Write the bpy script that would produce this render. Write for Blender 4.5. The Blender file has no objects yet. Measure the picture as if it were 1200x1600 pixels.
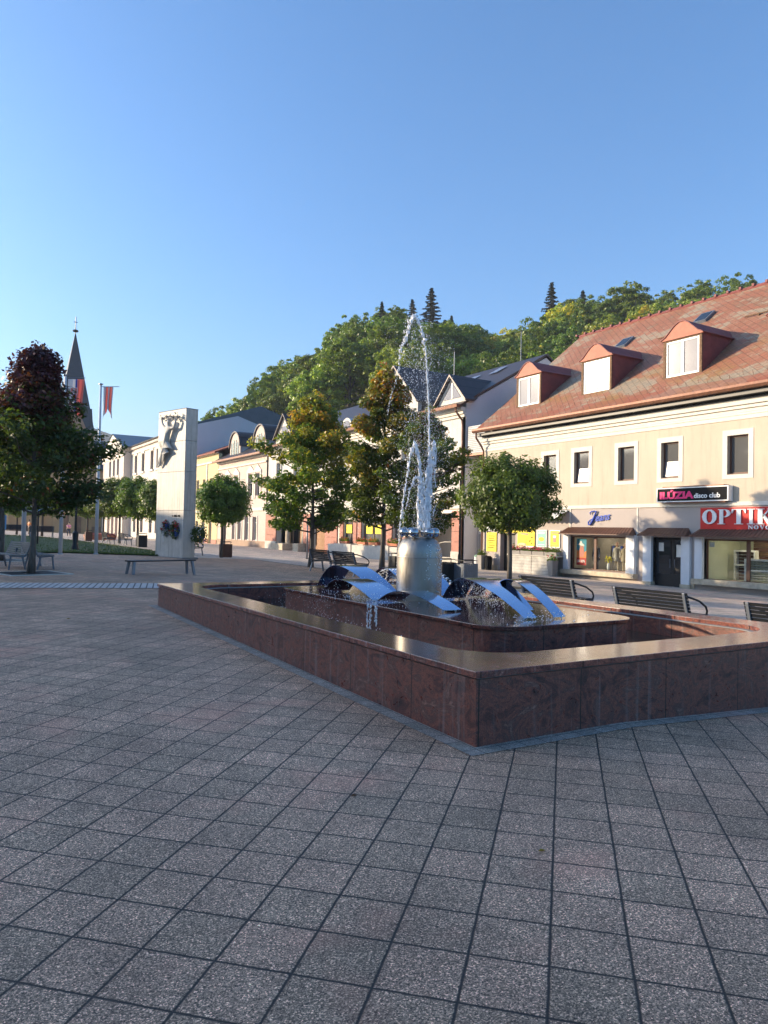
import bpy, bmesh, math, random
import numpy as np
from mathutils import Vector, Matrix
from mathutils.geometry import tessellate_polygon
R = math.radians
random.seed(7); rng = np.random.default_rng(7)
scene = bpy.context.scene
COL = scene.collection

# ------------------------------------------------------------------ camera
YAW, PIT, ROL = R(31.3), R(1.44), R(1.15)
f = Vector((math.sin(YAW)*math.cos(PIT), math.cos(YAW)*math.cos(PIT), math.sin(PIT)))
r = Vector((math.cos(YAW), -math.sin(YAW), 0)); u = r.cross(f)
r2 = r*math.cos(ROL)+u*math.sin(ROL); u2 = u*math.cos(ROL)-r*math.sin(ROL)
cam = bpy.data.cameras.new("camera"); camo = bpy.data.objects.new("camera", cam); COL.objects.link(camo)
cam.sensor_fit = 'HORIZONTAL'; cam.sensor_width = 36; cam.lens = 36*1155/1200
cam.clip_start = .05; cam.clip_end = 9000
m = Matrix((r2, u2, -f)).transposed().to_4x4(); m.translation = (0, 0, 1.6)
camo.matrix_world = m
scene.camera = camo
# ------------------------------------------------------------------ sky + sun
SUN_AZ, SUN_EL = R(-47.5), R(13.5)      # azimuth from +Y, negative = towards -X
world = bpy.data.worlds.new("World"); scene.world = world; world.use_nodes = True
wn = world.node_tree; wn.nodes.clear()
sky = wn.nodes.new('ShaderNodeTexSky'); sky.sky_type = 'NISHITA'; sky.sun_disc = False
sky.sun_elevation = SUN_EL; sky.sun_rotation = SUN_AZ
sky.air_density = 1.0; sky.dust_density = 3.0; sky.ozone_density = 5.0; sky.altitude = 300
bg = wn.nodes.new('ShaderNodeBackground'); bg.inputs[1].default_value = .15
wo = wn.nodes.new('ShaderNodeOutputWorld')
hs = wn.nodes.new('ShaderNodeHueSaturation'); hs.inputs['Saturation'].default_value = 1.08; hs.inputs['Hue'].default_value = .497
wn.links.new(sky.outputs[0], hs.inputs['Color']); wn.links.new(hs.outputs[0], bg.inputs[0]); wn.links.new(bg.outputs[0], wo.inputs[0])
sl = bpy.data.lights.new("sun", 'SUN'); sl.energy = 3.9; sl.angle = R(.6); sl.color = (1, .80, .55)
so = bpy.data.objects.new("sun", sl); COL.objects.link(so)
sd = Vector((math.sin(SUN_AZ)*math.cos(SUN_EL), math.cos(SUN_AZ)*math.cos(SUN_EL), math.sin(SUN_EL)))
so.rotation_euler = sd.to_track_quat('Z', 'Y').to_euler()
scene.view_settings.view_transform = 'Standard'; scene.view_settings.look = 'None'
scene.view_settings.exposure = 1.25; scene.view_settings.gamma = 1
scene.cycles.max_bounces = 6; scene.cycles.diffuse_bounces = 3; scene.cycles.glossy_bounces = 3
scene.cycles.transparent_max_bounces = 12; scene.cycles.transmission_bounces = 4
scene.cycles.sample_clamp_indirect = 6
scene.cycles.use_denoising = True

def G(x, y):
    a = 0 if y < 4 else .018*(y-4) if y < 14 else .18+.006*(y-14) if y < 70 else .516
    b = 0 if x < 5 else -.045*(x-5) if x < 12 else -.315-.031*(min(x, 27)-12)
    return a+b

# ------------------------------------------------------------------ materials
class N:
    def __init__(s, name):
        s.m = bpy.data.materials.new(name); s.m.use_nodes = True
        s.t = s.m.node_tree; s.b = s.t.nodes['Principled BSDF']; s.out = s.t.nodes['Material Output']
    def n(s, typ, **k):
        x = s.t.nodes.new(typ)
        for a, b in k.items(): setattr(x, a, b)
        return x
    def l(s, a, b): s.t.links.new(a, b)
    def pos(s):
        g = s.n('ShaderNodeNewGeometry'); return g.outputs['Position']
    def mp(s, src, scale=(1,1,1), rot=(0,0,0), loc=(0,0,0)):
        q = s.n('ShaderNodeMapping'); q.inputs['Scale'].default_value = scale
        q.inputs['Rotation'].default_value = rot; q.inputs['Location'].default_value = loc
        s.l(src, q.inputs[0]); return q.outputs[0]
    def noise(s, src, scale, detail=4, rough=.6, dist=0):
        q = s.n('ShaderNodeTexNoise'); q.inputs['Scale'].default_value = scale
        q.inputs['Detail'].default_value = detail; q.inputs['Roughness'].default_value = rough
        q.inputs['Distortion'].default_value = dist; s.l(src, q.inputs['Vector']); return q.outputs['Fac']
    def ramp(s, fac, stops, interp='LINEAR'):
        q = s.n('ShaderNodeValToRGB'); q.color_ramp.interpolation = interp
        e = q.color_ramp.elements
        while len(e) < len(stops): e.new(.5)
        for i, (p, c) in enumerate(stops):
            e[i].position = p; e[i].color = (c if len(c) == 4 else (*c, 1)) if not isinstance(c, (int, float)) else (c, c, c, 1)
        s.l(fac, q.inputs[0]); return q.outputs[0]
    def mix(s, fac, a, b, mode='MIX'):
        q = s.n('ShaderNodeMix', data_type='RGBA', blend_type=mode)
        for sock, v in ((q.inputs[0], fac), (q.inputs[6], a), (q.inputs[7], b)):
            if hasattr(v, 'links'): s.l(v, sock)
            elif isinstance(v, (int, float)): sock.default_value = v
            else: sock.default_value = (*v, 1)
        return q.outputs[2]
    def math(s, op, a, b=0., c=0.):
        q = s.n('ShaderNodeMath', operation=op)
        for sock, v in zip(q.inputs, (a, b, c)):
            if hasattr(v, 'links'): s.l(v, sock)
            else: sock.default_value = v
        return q.outputs[0]
    def bump(s, h, strength=.3, dist=.02):
        q = s.n('ShaderNodeBump'); q.inputs['Strength'].default_value = strength
        q.inputs['Distance'].default_value = dist; s.l(h, q.inputs['Height']); s.l(q.outputs[0], s.b.inputs['Normal'])
    def set(s, color=None, rough=None, metal=None, spec=None, **k):
        for key, v in (('Base Color', color), ('Roughness', rough), ('Metallic', metal), ('Specular IOR Level', spec)):
            if v is None: continue
            if hasattr(v, 'links'): s.l(v, s.b.inputs[key])
            elif isinstance(v, (int, float)): s.b.inputs[key].default_value = v
            else: s.b.inputs[key].default_value = (*v, 1)
        return s.m

def surf(name, c, rough=.8, var=.12, scale=3, metal=0, bump=.15, bscale=30, spec=.5):
    """plain surface with slight blotches and grain"""
    s = N(name); p = s.pos()
    a = s.noise(p, scale, 5); b = s.noise(p, bscale, 3)
    lo = tuple(x*(1-var) for x in c); hi = tuple(min(1, x*(1+var)) for x in c)
    col = s.ramp(a, [(.3, lo), (.7, hi)])
    if bump: s.bump(b, bump, .01)
    return s.set(col, rough, metal, spec)

M = {}
M['white_wall'] = surf('white_plaster', (.60, .57, .52), .9, .06, 1.2)
M['cream_wall'] = surf('cream_plaster', (.52, .44, .34), .9, .05, .8, bump=.5, bscale=9)
def oldwall(name, c):
    s = N(name); p = s.pos(); a = s.noise(p, .45, 5, .6); b = s.noise(s.mp(p, (2.2, 2.2, .22)), 1.6, 5, .65); g = s.noise(p, 11, 4, .7)
    col = s.ramp(a, [(.3, tuple(x*.90 for x in c)), (.7, tuple(x*1.06 for x in c))])
    col = s.mix(1., col, s.ramp(b, [(.30, .86), (.48, 1.), (.8, 1.04)]), 'MULTIPLY')
    s.bump(g, .55, .012); return s.set(col, .9)
M['cream_wall'] = oldwall('stained_cream_plaster', (.53, .45, .35)); M['white_wall'] = oldwall('stained_white_plaster', (.60, .57, .52))
M['lower_wall'] = surf('beige_grey_plaster', (.42, .37, .34), .9, .06, .8, bump=.3, bscale=12)
M['trim'] = surf('cream_trim_paint', (.66, .62, .54), .85, .05, 2)
M['pink_wall'] = surf('pale_pink_plaster', (.58, .46, .40), .9, .05, 1)
M['yellow_wall'] = surf('yellow_plaster', (.58, .48, .27), .9, .06, 1)
M['lilac_wall'] = surf('pale_grey_plaster', (.58, .57, .58), .9, .05, .5)
M['school_wall'] = surf('ivory_plaster', (.60, .54, .47), .9, .06, .4)
M['church_wall'] = surf('ochre_plaster', (.62, .42, .22), .9, .08, .5)
M['church_trim'] = surf('brown_sandstone', (.36, .22, .14), .9, .15, 1)
M['plinth'] = surf('brown_plinth_render', (.36, .25, .18), .85, .12, 2)
M['red_stone'] = surf('red_brown_tile', (.36, .13, .085), .6, .18, 3, bump=.05)
M['sandstone'] = surf('stained_sandstone', (.52, .44, .32), .85, .25, 4)
M['concrete'] = surf('pale_concrete', (.52, .49, .43), .85, .12, 3)
M['pillar'] = surf('bluish_white_pillar_paint', (.72, .74, .76), .7, .05, 3)
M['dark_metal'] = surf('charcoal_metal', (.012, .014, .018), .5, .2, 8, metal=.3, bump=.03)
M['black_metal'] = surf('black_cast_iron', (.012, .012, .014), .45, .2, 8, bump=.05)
M['grey_metal'] = surf('grey_painted_metal', (.16, .18, .21), .4, .1, 8, metal=.3, bump=.03)
M['white_metal'] = surf('white_painted_metal', (.62, .64, .66), .45, .06, 5, bump=.02)
M['rust_metal'] = surf('brown_painted_sheet', (.12, .055, .035), .5, .25, 5, bump=.05)
M['brown_frame'] = surf('brown_window_frame', (.11, .045, .025), .55, .2, 6, bump=.05)
M['white_frame'] = surf('white_window_frame', (.70, .70, .68), .4, .03, 6, bump=0)
M['roof_dark'] = None
M['bark'] = None
M['grey_wood'] = None
M['copper'] = surf('brown_gutter', (.16, .07, .04), .45, .25, 5, metal=.4, bump=.05)
M['planter'] = surf('grey_planter', (.27, .25, .23), .7, .08, 6)
M['black'] = surf('black_lettering', (.010, .010, .011), .8, .1, 5, bump=0, spec=.15)
M['inside'] = surf('dim_interior_wall', (.50, .44, .36), .9, .2, 1)
M['sage'] = surf('sage_green_interior', (.60, .62, .46), .9, .06, 1)
M['skin'] = surf('skin', (.55, .34, .25), .6, .05, 5, bump=0)
M['cobble'] = None

def stripes(name, c1, c2, axis, pitch, rough=.6, metal=0, frac=.12, bumpd=.02, noisec=.15):
    """thin lines across an axis of world space: seams, slats, boards"""
    s = N(name); p = s.pos(); sp = s.n('ShaderNodeSeparateXYZ'); s.l(p, sp.inputs[0])
    t = s.math('FRACT', s.math('DIVIDE', sp.outputs[axis], pitch))
    line = s.math('LESS_THAN', t, frac)
    a = s.noise(p, 2.5, 4)
    base = s.ramp(a, [(.3, tuple(x*(1-noisec) for x in c1)), (.7, tuple(x*(1+noisec) for x in c1))])
    s.bump(s.math('SUBTRACT', 1., line), .6, bumpd)
    return s.set(s.mix(line, base, c2), rough, metal)
M['roof_dark'] = stripes('brown_standing_seam_roof', (.06, .045, .042), (.03, .022, .02), 1, .55, .42, .3, .1, .04)
M['roof_blue'] = stripes('blue_grey_sheet_roof', (.05, .065, .085), (.10, .12, .15), 1, 1.6, .35, .2, .08)
M['roof_church'] = stripes('slate_sheet_roof', (.035, .04, .05), (.03, .035, .045), 0, 2.0, .45, .1, .06)
M['louvre'] = stripes('grey_louvre', (.36, .37, .38), (.12, .12, .13), 2, .11, .6, .1, .25)
M['grey_wood'] = stripes('weathered_grey_boards', (.45, .43, .39), (.20, .18, .16), 2, .155, .8, 0, .08, .01, .3)
M['school_trim'] = stripes('grooved_ivory_plaster', (.70, .63, .55), (.45, .40, .34), 2, .55, .9, 0, .1)

def redroof():
    s = N('rusty_diamond_shingles'); p = s.pos()
    # plane coords: y, and distance up the slope (z/sin)
    sp = s.n('ShaderNodeSeparateXYZ'); s.l(p, sp.inputs[0])
    a = s.math('MULTIPLY', sp.outputs[1], 1.); b = s.math('MULTIPLY', sp.outputs[2], 1.6)
    uu = s.math('ADD', a, b); vv = s.math('SUBTRACT', a, b)
    P = .40
    fu = s.math('FRACT', s.math('DIVIDE', uu, P)); fv = s.math('FRACT', s.math('DIVIDE', vv, P))
    iu = s.math('FLOOR', s.math('DIVIDE', uu, P)); iv = s.math('FLOOR', s.math('DIVIDE', vv, P))
    cx = s.n('ShaderNodeCombineXYZ'); s.l(iu, cx.inputs[0]); s.l(iv, cx.inputs[1])
    wn_ = s.n('ShaderNodeTexWhiteNoise'); s.l(cx.outputs[0], wn_.inputs['Vector'])
    big = s.noise(s.mp(p, (1, .45, 1.2)), .55, 6, .62, .6); med = s.noise(p, 1.6, 5, .7)
    grain = s.noise(p, 14, 4, .7)
    sel = s.math('ADD', s.math('MULTIPLY', big, .75), s.math('ADD', s.math('MULTIPLY', wn_.outputs[0], .08), s.math('MULTIPLY', med, .20)))
    base = s.ramp(sel, [(.36, (.27, .24, .18)), (.45, (.36, .28, .19)), (.49, (.34, .17, .10)), (.55, (.34, .13, .07)), (.62, (.26, .13, .07)), (.68, (.36, .27, .18))])
    moss = s.ramp(s.noise(s.mp(p, (1, 1, 1), loc=(5, 9, 3)), .6, 5, .6), [(.50, 0.), (.62, .65)])
    zf = s.ramp(s.math('DIVIDE', s.math('SUBTRACT', sp.outputs[2], 7.6), 4.), [(0, 1.), (1, .15)])
    base = s.mix(s.math('MULTIPLY', moss, zf), base, (.30, .19, .05))
    base = s.mix(s.ramp(grain, [(.35, .4), (.65, 0.)]), base, (.07, .04, .03))
    # a strip of clean red sheet along the eave
    eave = s.math('LESS_THAN', sp.outputs[2], 7.95)
    base = s.mix(s.math('MULTIPLY', eave, .55), base, (.26, .07, .035))
    edge = s.math('MAXIMUM', s.math('LESS_THAN', fu, .07), s.math('GREATER_THAN', fv, .93))
    col = s.mix(s.math('MULTIPLY', edge, .42), base, (.035, .02, .015))
    h = s.math('MULTIPLY', s.math('ADD', fu, s.math('SUBTRACT', 1., fv)), .5)
    s.bump(h, .7, .03)
    return s.set(col, .62)
M['red_roof'] = redroof()
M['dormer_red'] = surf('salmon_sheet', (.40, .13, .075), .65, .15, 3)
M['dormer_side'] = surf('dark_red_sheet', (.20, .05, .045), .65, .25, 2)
M['dormer_frame'] = surf('flaking_brown_timber', (.15, .085, .045), .85, .4, 9)
M['clay_roof'] = stripes('red_clay_tiles', (.28, .08, .04), (.10, .03, .02), 1, .3, .8, 0, .2, .03, .3)

def paver_mat(name, S, c, ang, offu, offv, joint, spk, w=.012, rough=.8, stain=True):
    s = N(name); p = s.pos()
    q = s.mp(p, (1, 1, 1), (0, 0, ang), (0, 0, 0))
    sp = s.n('ShaderNodeSeparateXYZ'); s.l(q, sp.inputs[0])
    ud = s.math('DIVIDE', s.math('SUBTRACT', sp.outputs[0], offu), S); vd = s.math('DIVIDE', s.math('SUBTRACT', sp.outputs[1], offv), S)
    # slightly wavering joints
    wob = s.math('MULTIPLY', s.math('SUBTRACT', s.noise(p, 9, 2), .5), .02)
    fu = s.math('FRACT', s.math('ADD', ud, wob)); fv = s.math('FRACT', s.math('ADD', vd, wob))
    ww = w/S
    du = s.math('MINIMUM', fu, s.math('SUBTRACT', 1., fu)); dv = s.math('MINIMUM', fv, s.math('SUBTRACT', 1., fv))
    d = s.math('MINIMUM', du, dv)
    jn = s.ramp(d, [(0, 1.), (ww*.45, .92), (ww*.95, 0.)])
    cx = s.n('ShaderNodeCombineXYZ'); s.l(s.math('FLOOR', ud), cx.inputs[0]); s.l(s.math('FLOOR', vd), cx.inputs[1])
    wn_ = s.n('ShaderNodeTexWhiteNoise'); s.l(cx.outputs[0], wn_.inputs['Vector'])
    tone = s.ramp(wn_.outputs[0], [(0, tuple(x*.88 for x in c)), (.5, c), (1, tuple(x*1.14 for x in c))])
    tint = s.mix(s.math('MULTIPLY', wn_.outputs[0], .25), tone, (c[0]*1.25, c[1]*.95, c[2]*1.0))
    # exposed aggregate
    g1 = s.noise(p, 105, 3, .85); g2 = s.noise(p, 45, 3, .8)
    grain = s.ramp(g1, [(.40, 1-spk*.8), (.5, .95), (.60, 1+spk*.9)])
    vo = s.n('ShaderNodeTexVoronoi'); vo.inputs['Scale'].default_value = 190; s.l(p, vo.inputs['Vector'])
    vs_ = s.n('ShaderNodeSeparateColor'); s.l(vo.outputs['Color'], vs_.inputs[0])
    col = s.mix(1., tint, grain, 'MULTIPLY')
    col = s.mix(1., col, s.ramp(vs_.outputs[0], [(0, 1-spk*1.1), (.35, .85), (.7, 1.0), (.85, 1+spk*.9), (1, 1+spk*2.6)]), 'MULTIPLY')
    col = s.mix(1., col, s.ramp(g2, [(.35, .82), (.65, 1.2)]), 'MULTIPLY')
    if stain:
        st = s.noise(p, .7, 5, .6); col = s.mix(1., col, s.ramp(st, [(.3, .72), (.55, 1.), (.75, 1.22)]), 'MULTIPLY')
        st2 = s.noise(p, 2.6, 4, .7); col = s.mix(1., col, s.ramp(st2, [(.35, .8), (.6, 1.05)]), 'MULTIPLY')
        pk = s.noise(s.mp(p, loc=(3, 8, 1)), 1.1, 3, .5); col = s.mix(s.ramp(pk, [(.58, 0.), (.72, .35)]), col, (c[0]*1.7, c[1]*1.1, c[2]*1.1))
    col = s.mix(jn, col, joint)
    h = s.math('ADD', s.math('MULTIPLY', s.math('SUBTRACT', 1., jn), 1.), s.math('MULTIPLY', g1, .35))
    s.bump(h, .55, .008)
    return s.set(col, rough)
M['paving'] = paver_mat('dark_aggregate_slabs', .30, (.45, .288, .182), R(45), -.03, .15, (.03, .024, .02), .70, w=.0085)
M['street'] = paver_mat('light_stone_slabs', .40, (.56, .48, .39), 0, 0, 0, (.13, .12, .10), .2, w=.014, stain=True)
M['cobble'] = paver_mat('pale_granite_setts', .14, (.62, .58, .53), R(15), 0, 0, (.05, .045, .04), .25, w=.02, stain=False)
M['border'] = paver_mat('lime_stained_border_slabs', .2, (.34, .31, .26), 0, .05, .1, (.05, .05, .05), .35, w=.006)
M['earth'] = surf('distant_ground', (.16, .15, .13), .95, .2, .1)

def granite(name, rough, gain=1.0, seams=True):
    s = N(name); p = s.pos(); sp = s.n('ShaderNodeSeparateXYZ'); s.l(p, sp.inputs[0])
    a = s.noise(s.mp(p, (1, 1, 1.5), (.5, .3, .4)), 2.6, 9, .7, 2.2)
    b = s.noise(s.mp(p, (1, 1, 1), loc=(3, 1, 7)), 6, 7, .7, 2.4)
    g = s.noise(p, 130, 2, .6)
    k = gain*1.3
    base = s.ramp(a, [(.32, (.022*k, .014*k, .015*k)), (.43, (.085*k, .032*k, .026*k)), (.50, (.18*k, .062*k, .042*k)), (.57, (.07*k, .034*k, .030*k)), (.68, (.23*k, .12*k, .09*k))])
    vein = s.ramp(b, [(.47, 0.), (.50, .8), (.53, 0.)])
    col = s.mix(vein, base, (.05*k, .028*k, .026*k))
    col = s.mix(1., col, s.ramp(g, [(.35, .7), (.65, 1.35)]), 'MULTIPLY')
    # lime run marks
    v = s.noise(s.mp(p, (14, 14, .6)), 1., 3, .6); col = s.mix(s.ramp(v, [(.58, 0.), (.75, .28)]), col, (.30*k, .28*k, .27*k))
    if seams:
        fy = s.math('FRACT', s.math('DIVIDE', s.math('ADD', sp.outputs[1], .1), 1.06)); fx = s.math('FRACT', s.math('DIVIDE', s.math('SUBTRACT', sp.outputs[0], 4.55-1.06), 1.06))
        ln = s.math('MAXIMUM', s.math('LESS_THAN', fy, .011), s.math('LESS_THAN', fx, .011))
        col = s.mix(ln, col, (.02, .015, .012))
    s.bump(a, .05, .01)
    r_ = s.ramp(b, [(.3, rough*.7), (.7, rough*1.4)])
    return s.set(col, r_)
M['granite'] = granite('red_brown_granite', .33)
M['granite_top'] = granite('polished_granite_coping', .13, 1.25)
M['granite_wet'] = granite('wet_granite', .10, .8)

def steel(name, rough, c=(.60, .62, .64)):
    s = N(name); p = s.pos()
    a = s.noise(s.mp(p, (6, 6, 1)), 6, 5, .7)
    s.bump(s.noise(p, 60, 3), .06, .004)
    return s.set(s.ramp(a, [(.3, tuple(x*.78 for x in c)), (.7, c)]), s.ramp(a, [(.3, rough*.7), (.7, rough*1.3)]), 1.)
M['steel'] = steel('brushed_stainless_steel', .12, (.44, .57, .80))  # blue put into the base colour to deepen the sky's reflection
M['steel_cyl'] = steel('matt_stainless_steel', .45, (.37, .345, .31))
M['steel_ball'] = steel('polished_steel_ball', .16, (.48, .49, .50))

def water(name):
    s = N(name); p = s.pos()
    h = s.noise(p, 5.5, 4, .6, .8); h2 = s.noise(p, 22, 3, .6, .5)
    s.bump(s.math('ADD', h, s.math('MULTIPLY', h2, .4)), .5, .012)
    s.b.inputs['IOR'].default_value = 1.33
    return s.set((.022, .018, .014), .03, 0, .6)
M['water'] = water('dark_basin_water')
def froth():
    s = N('aerated_water'); s.b.inputs['IOR'].default_value = 1.33; s.b.inputs['Subsurface Weight'].default_value = .3; s.b.inputs['Subsurface Radius'].default_value = (.03, .03, .03)
    return s.set((.93, .95, .97), .35)
M['froth'] = froth()
def sheetwater():
    s = N('clear_water_film'); tr = s.n('ShaderNodeBsdfTransparent'); gl = s.n('ShaderNodeBsdfGlossy'); gl.inputs['Roughness'].default_value = .12
    gl.inputs['Color'].default_value = (.9, .95, 1, 1)
    mx = s.n('ShaderNodeMixShader'); nz = s.noise(s.mp(s.pos(), (8, 8, 2.)), 4, 4, .8, 1.)
    s.l(s.ramp(nz, [(.42, .12), (.62, .95)]), mx.inputs[0]); s.l(tr.outputs[0], mx.inputs[1]); s.l(gl.outputs[0], mx.inputs[2])
    s.l(mx.outputs[0], s.out.inputs[0]); return s.m
M['film'] = sheetwater()

def glass(name, tint=(.93, .95, .94), refl=.10, rough=.01):
    s = N(name); tr = s.n('ShaderNodeBsdfTransparent'); tr.inputs[0].default_value = (*tint, 1)
    gl = s.n('ShaderNodeBsdfGlossy'); gl.inputs['Roughness'].default_value = rough
    fr = s.n('ShaderNodeLayerWeight'); fr.inputs[0].default_value = .5
    mx = s.n('ShaderNodeMixShader')
    s.l(s.math('MINIMUM', s.math('ADD', s.math('MULTIPLY', s.math('POWER', fr.outputs['Facing'], 5.), .95), .04+refl), 1.), mx.inputs[0]); s.l(tr.outputs[0], mx.inputs[1]); s.l(gl.outputs[0], mx.inputs[2])
    s.l(mx.outputs[0], s.out.inputs[0]); return s.m
M['glass'] = glass('shop_glass', refl=.0)
def darkglass(name, c, rough=.03, spec=.8):
    s = N(name); s.bump(s.noise(s.pos(), .8, 2), .03, .05); return s.set(c, rough, 0, spec)
M['pane'] = darkglass('window_pane', (.02, .022, .025))
M['pane_sky'] = darkglass('sky_toned_pane', (.17, .165, .19), .12, .25)  # pale lilac base colour stands in for sky reflected in the glass
M['pane_grey'] = darkglass('net_curtained_pane', (.10, .10, .10), .06, .7)
M['pane_green'] = darkglass('greenish_pane', (.22, .26, .22), .06, .7)

def flat(name, c, rough=.6, var=.04):
    return surf(name, c, rough, var, 6, bump=0)
for k, c in dict(yellow=(.80, .66, .01), yellow2=(.85, .55, .02), magenta=(.80, .01, .17), signwhite=(.82, .82, .80), signred=(.62, .012, .008), blue=(.012, .06, .42),
                 mint=(.22, .58, .42), orange=(.80, .25, .04), red=(.55, .02, .015), skyblue=(.03, .32, .45), paper=(.74, .75, .72), lamp_glass=(.75, .75, .72), ivory=(.72, .66, .56),
                 hair=(.05, .03, .02), navy=(.02, .03, .07), coat=(.33, .30, .26), dress=(.30, .24, .16), salmon=(.65, .22, .17), green_bin=(.16, .30, .20), bread=(.70, .50, .28),
                 petal=(.72, .05, .14), petal2=(.78, .30, .45), terracotta=(.45, .16, .08), yellow_flower=(.70, .60, .04), flag_white=(.75, .75, .76), flag_red=(.55, .04, .03), flag_blue=(.05, .12, .45), signblue=(.20, .42, .62)).items():
    M[k] = flat(k+'_paint', c)

def clothmat(name, c):
    s = N(name); s.set(c, .8); tl = s.n('ShaderNodeBsdfTranslucent'); tl.inputs[0].default_value = (*c, 1); mx = s.n('ShaderNodeMixShader'); mx.inputs[0].default_value = .5
    s.l(s.b.outputs[0], mx.inputs[1]); s.l(tl.outputs[0], mx.inputs[2]); s.l(mx.outputs[0], s.out.inputs[0]); return s.m
M['flag_white'] = clothmat('white_cloth', (.80, .78, .78)); M['flag_red'] = clothmat('red_cloth', (.88, .33, .26)); M['flag_blue'] = clothmat('blue_cloth', (.10, .16, .50))
def leafmat(name, c, var=.35, trans=.45, rough=.42):
    s = N(name); p = s.pos()
    oi = s.n('ShaderNodeObjectInfo')
    a = s.noise(p, 1.1, 3, .6); b = s.noise(p, 9, 2, .6)
    v = s.math('ADD', s.math('MULTIPLY', a, .6), s.math('MULTIPLY', b, .4))
    col = s.ramp(v, [(.32, tuple(x*(1-var) for x in c)), (.5, c), (.68, tuple(x*(1+var*1.2) for x in c))])
    hs = s.n('ShaderNodeHueSaturation'); s.l(col, hs.inputs['Color'])
    s.l(s.math('ADD', .485, s.math('MULTIPLY', oi.outputs['Random'], .03)), hs.inputs['Hue'])
    s.l(s.math('ADD', .8, s.math('MULTIPLY', oi.outputs['Random'], .4)), hs.inputs['Value'])
    s.set(hs.outputs[0], rough)
    tl = s.n('ShaderNodeBsdfTranslucent'); mx = s.n('ShaderNodeMixShader'); mx.inputs[0].default_value = trans
    br = s.n('ShaderNodeMix', data_type='RGBA', blend_type='MULTIPLY'); br.inputs[0].default_value = 1; s.l(hs.outputs[0], br.inputs[6]); br.inputs[7].default_value = (1.25, 1.3, .7, 1)
    s.l(br.outputs[2], tl.inputs[0])
    s.l(s.b.outputs[0], mx.inputs[1]); s.l(tl.outputs[0], mx.inputs[2]); s.l(mx.outputs[0], s.out.inputs[0])
    return s.m
M['leaf_green'] = leafmat('green_leaves', (.11, .17, .025))
M['leaf_fresh'] = leafmat('bright_green_leaves', (.17, .26, .03))
M['leaf_dark'] = leafmat('dark_green_leaves', (.065, .105, .022))
M['leaf_olive'] = leafmat('olive_leaves', (.23, .23, .03))
M['leaf_orange'] = leafmat('orange_autumn_leaves', (.46, .22, .035))
M['leaf_yellow'] = leafmat('yellow_autumn_leaves', (.52, .38, .04))
M['leaf_purple'] = leafmat('purple_leaves', (.09, .022, .025), trans=.25)
M['leaf_brown'] = leafmat('brown_red_leaves', (.16, .06, .025))
M['needle'] = leafmat('spruce_needles', (.018, .034, .016), trans=.1)
M['forest_green'] = leafmat('beech_forest_leaves', (.16, .23, .035), .3, .35)
M['forest_light'] = leafmat('light_forest_leaves', (.30, .37, .045), .3, .35)
M['forest_yellow'] = leafmat('yellowing_forest_leaves', (.55, .45, .05), .3, .35)
M['grass'] = leafmat('grass_blades', (.075, .11, .018), .3, .2)
M['turf'] = surf('turf', (.06, .085, .02), .95, .35, 1.2, bump=.5, bscale=20)
M['forest_floor'] = surf('forest_floor', (.02, .028, .01), 1, .3, .2)
def bark():
    s = N('bark'); p = s.pos(); a = s.noise(s.mp(p, (18, 18, 3)), 1.5, 5, .7); s.bump(a, .6, .02)
    return s.set(s.ramp(a, [(.3, (.06, .05, .042)), (.7, (.17, .145, .12))]), .95)
M['bark'] = bark()
def marble():
    s = N('veined_travertine'); p = s.pos()
    a = s.noise(s.mp(p, (7, 7, .35)), 1.2, 6, .65, .5); b = s.noise(p, 3, 4)
    col = s.ramp(a, [(.28, (.30, .29, .27)), (.43, (.50, .46, .40)), (.55, (.58, .55, .50)), (.66, (.40, .36, .30)), (.75, (.52, .50, .47))])
    col = s.mix(1., col, s.ramp(b, [(.3, .9), (.7, 1.06)]), 'MULTIPLY')
    return s.set(col, .55)
M['marble'] = marble()
M['relief_stone'] = surf('pale_carved_stone', (.52, .50, .46), .7, .15, 4)
M['joint'] = surf('grey_joint', (.24, .23, .22), .9, .1, 4)

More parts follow.
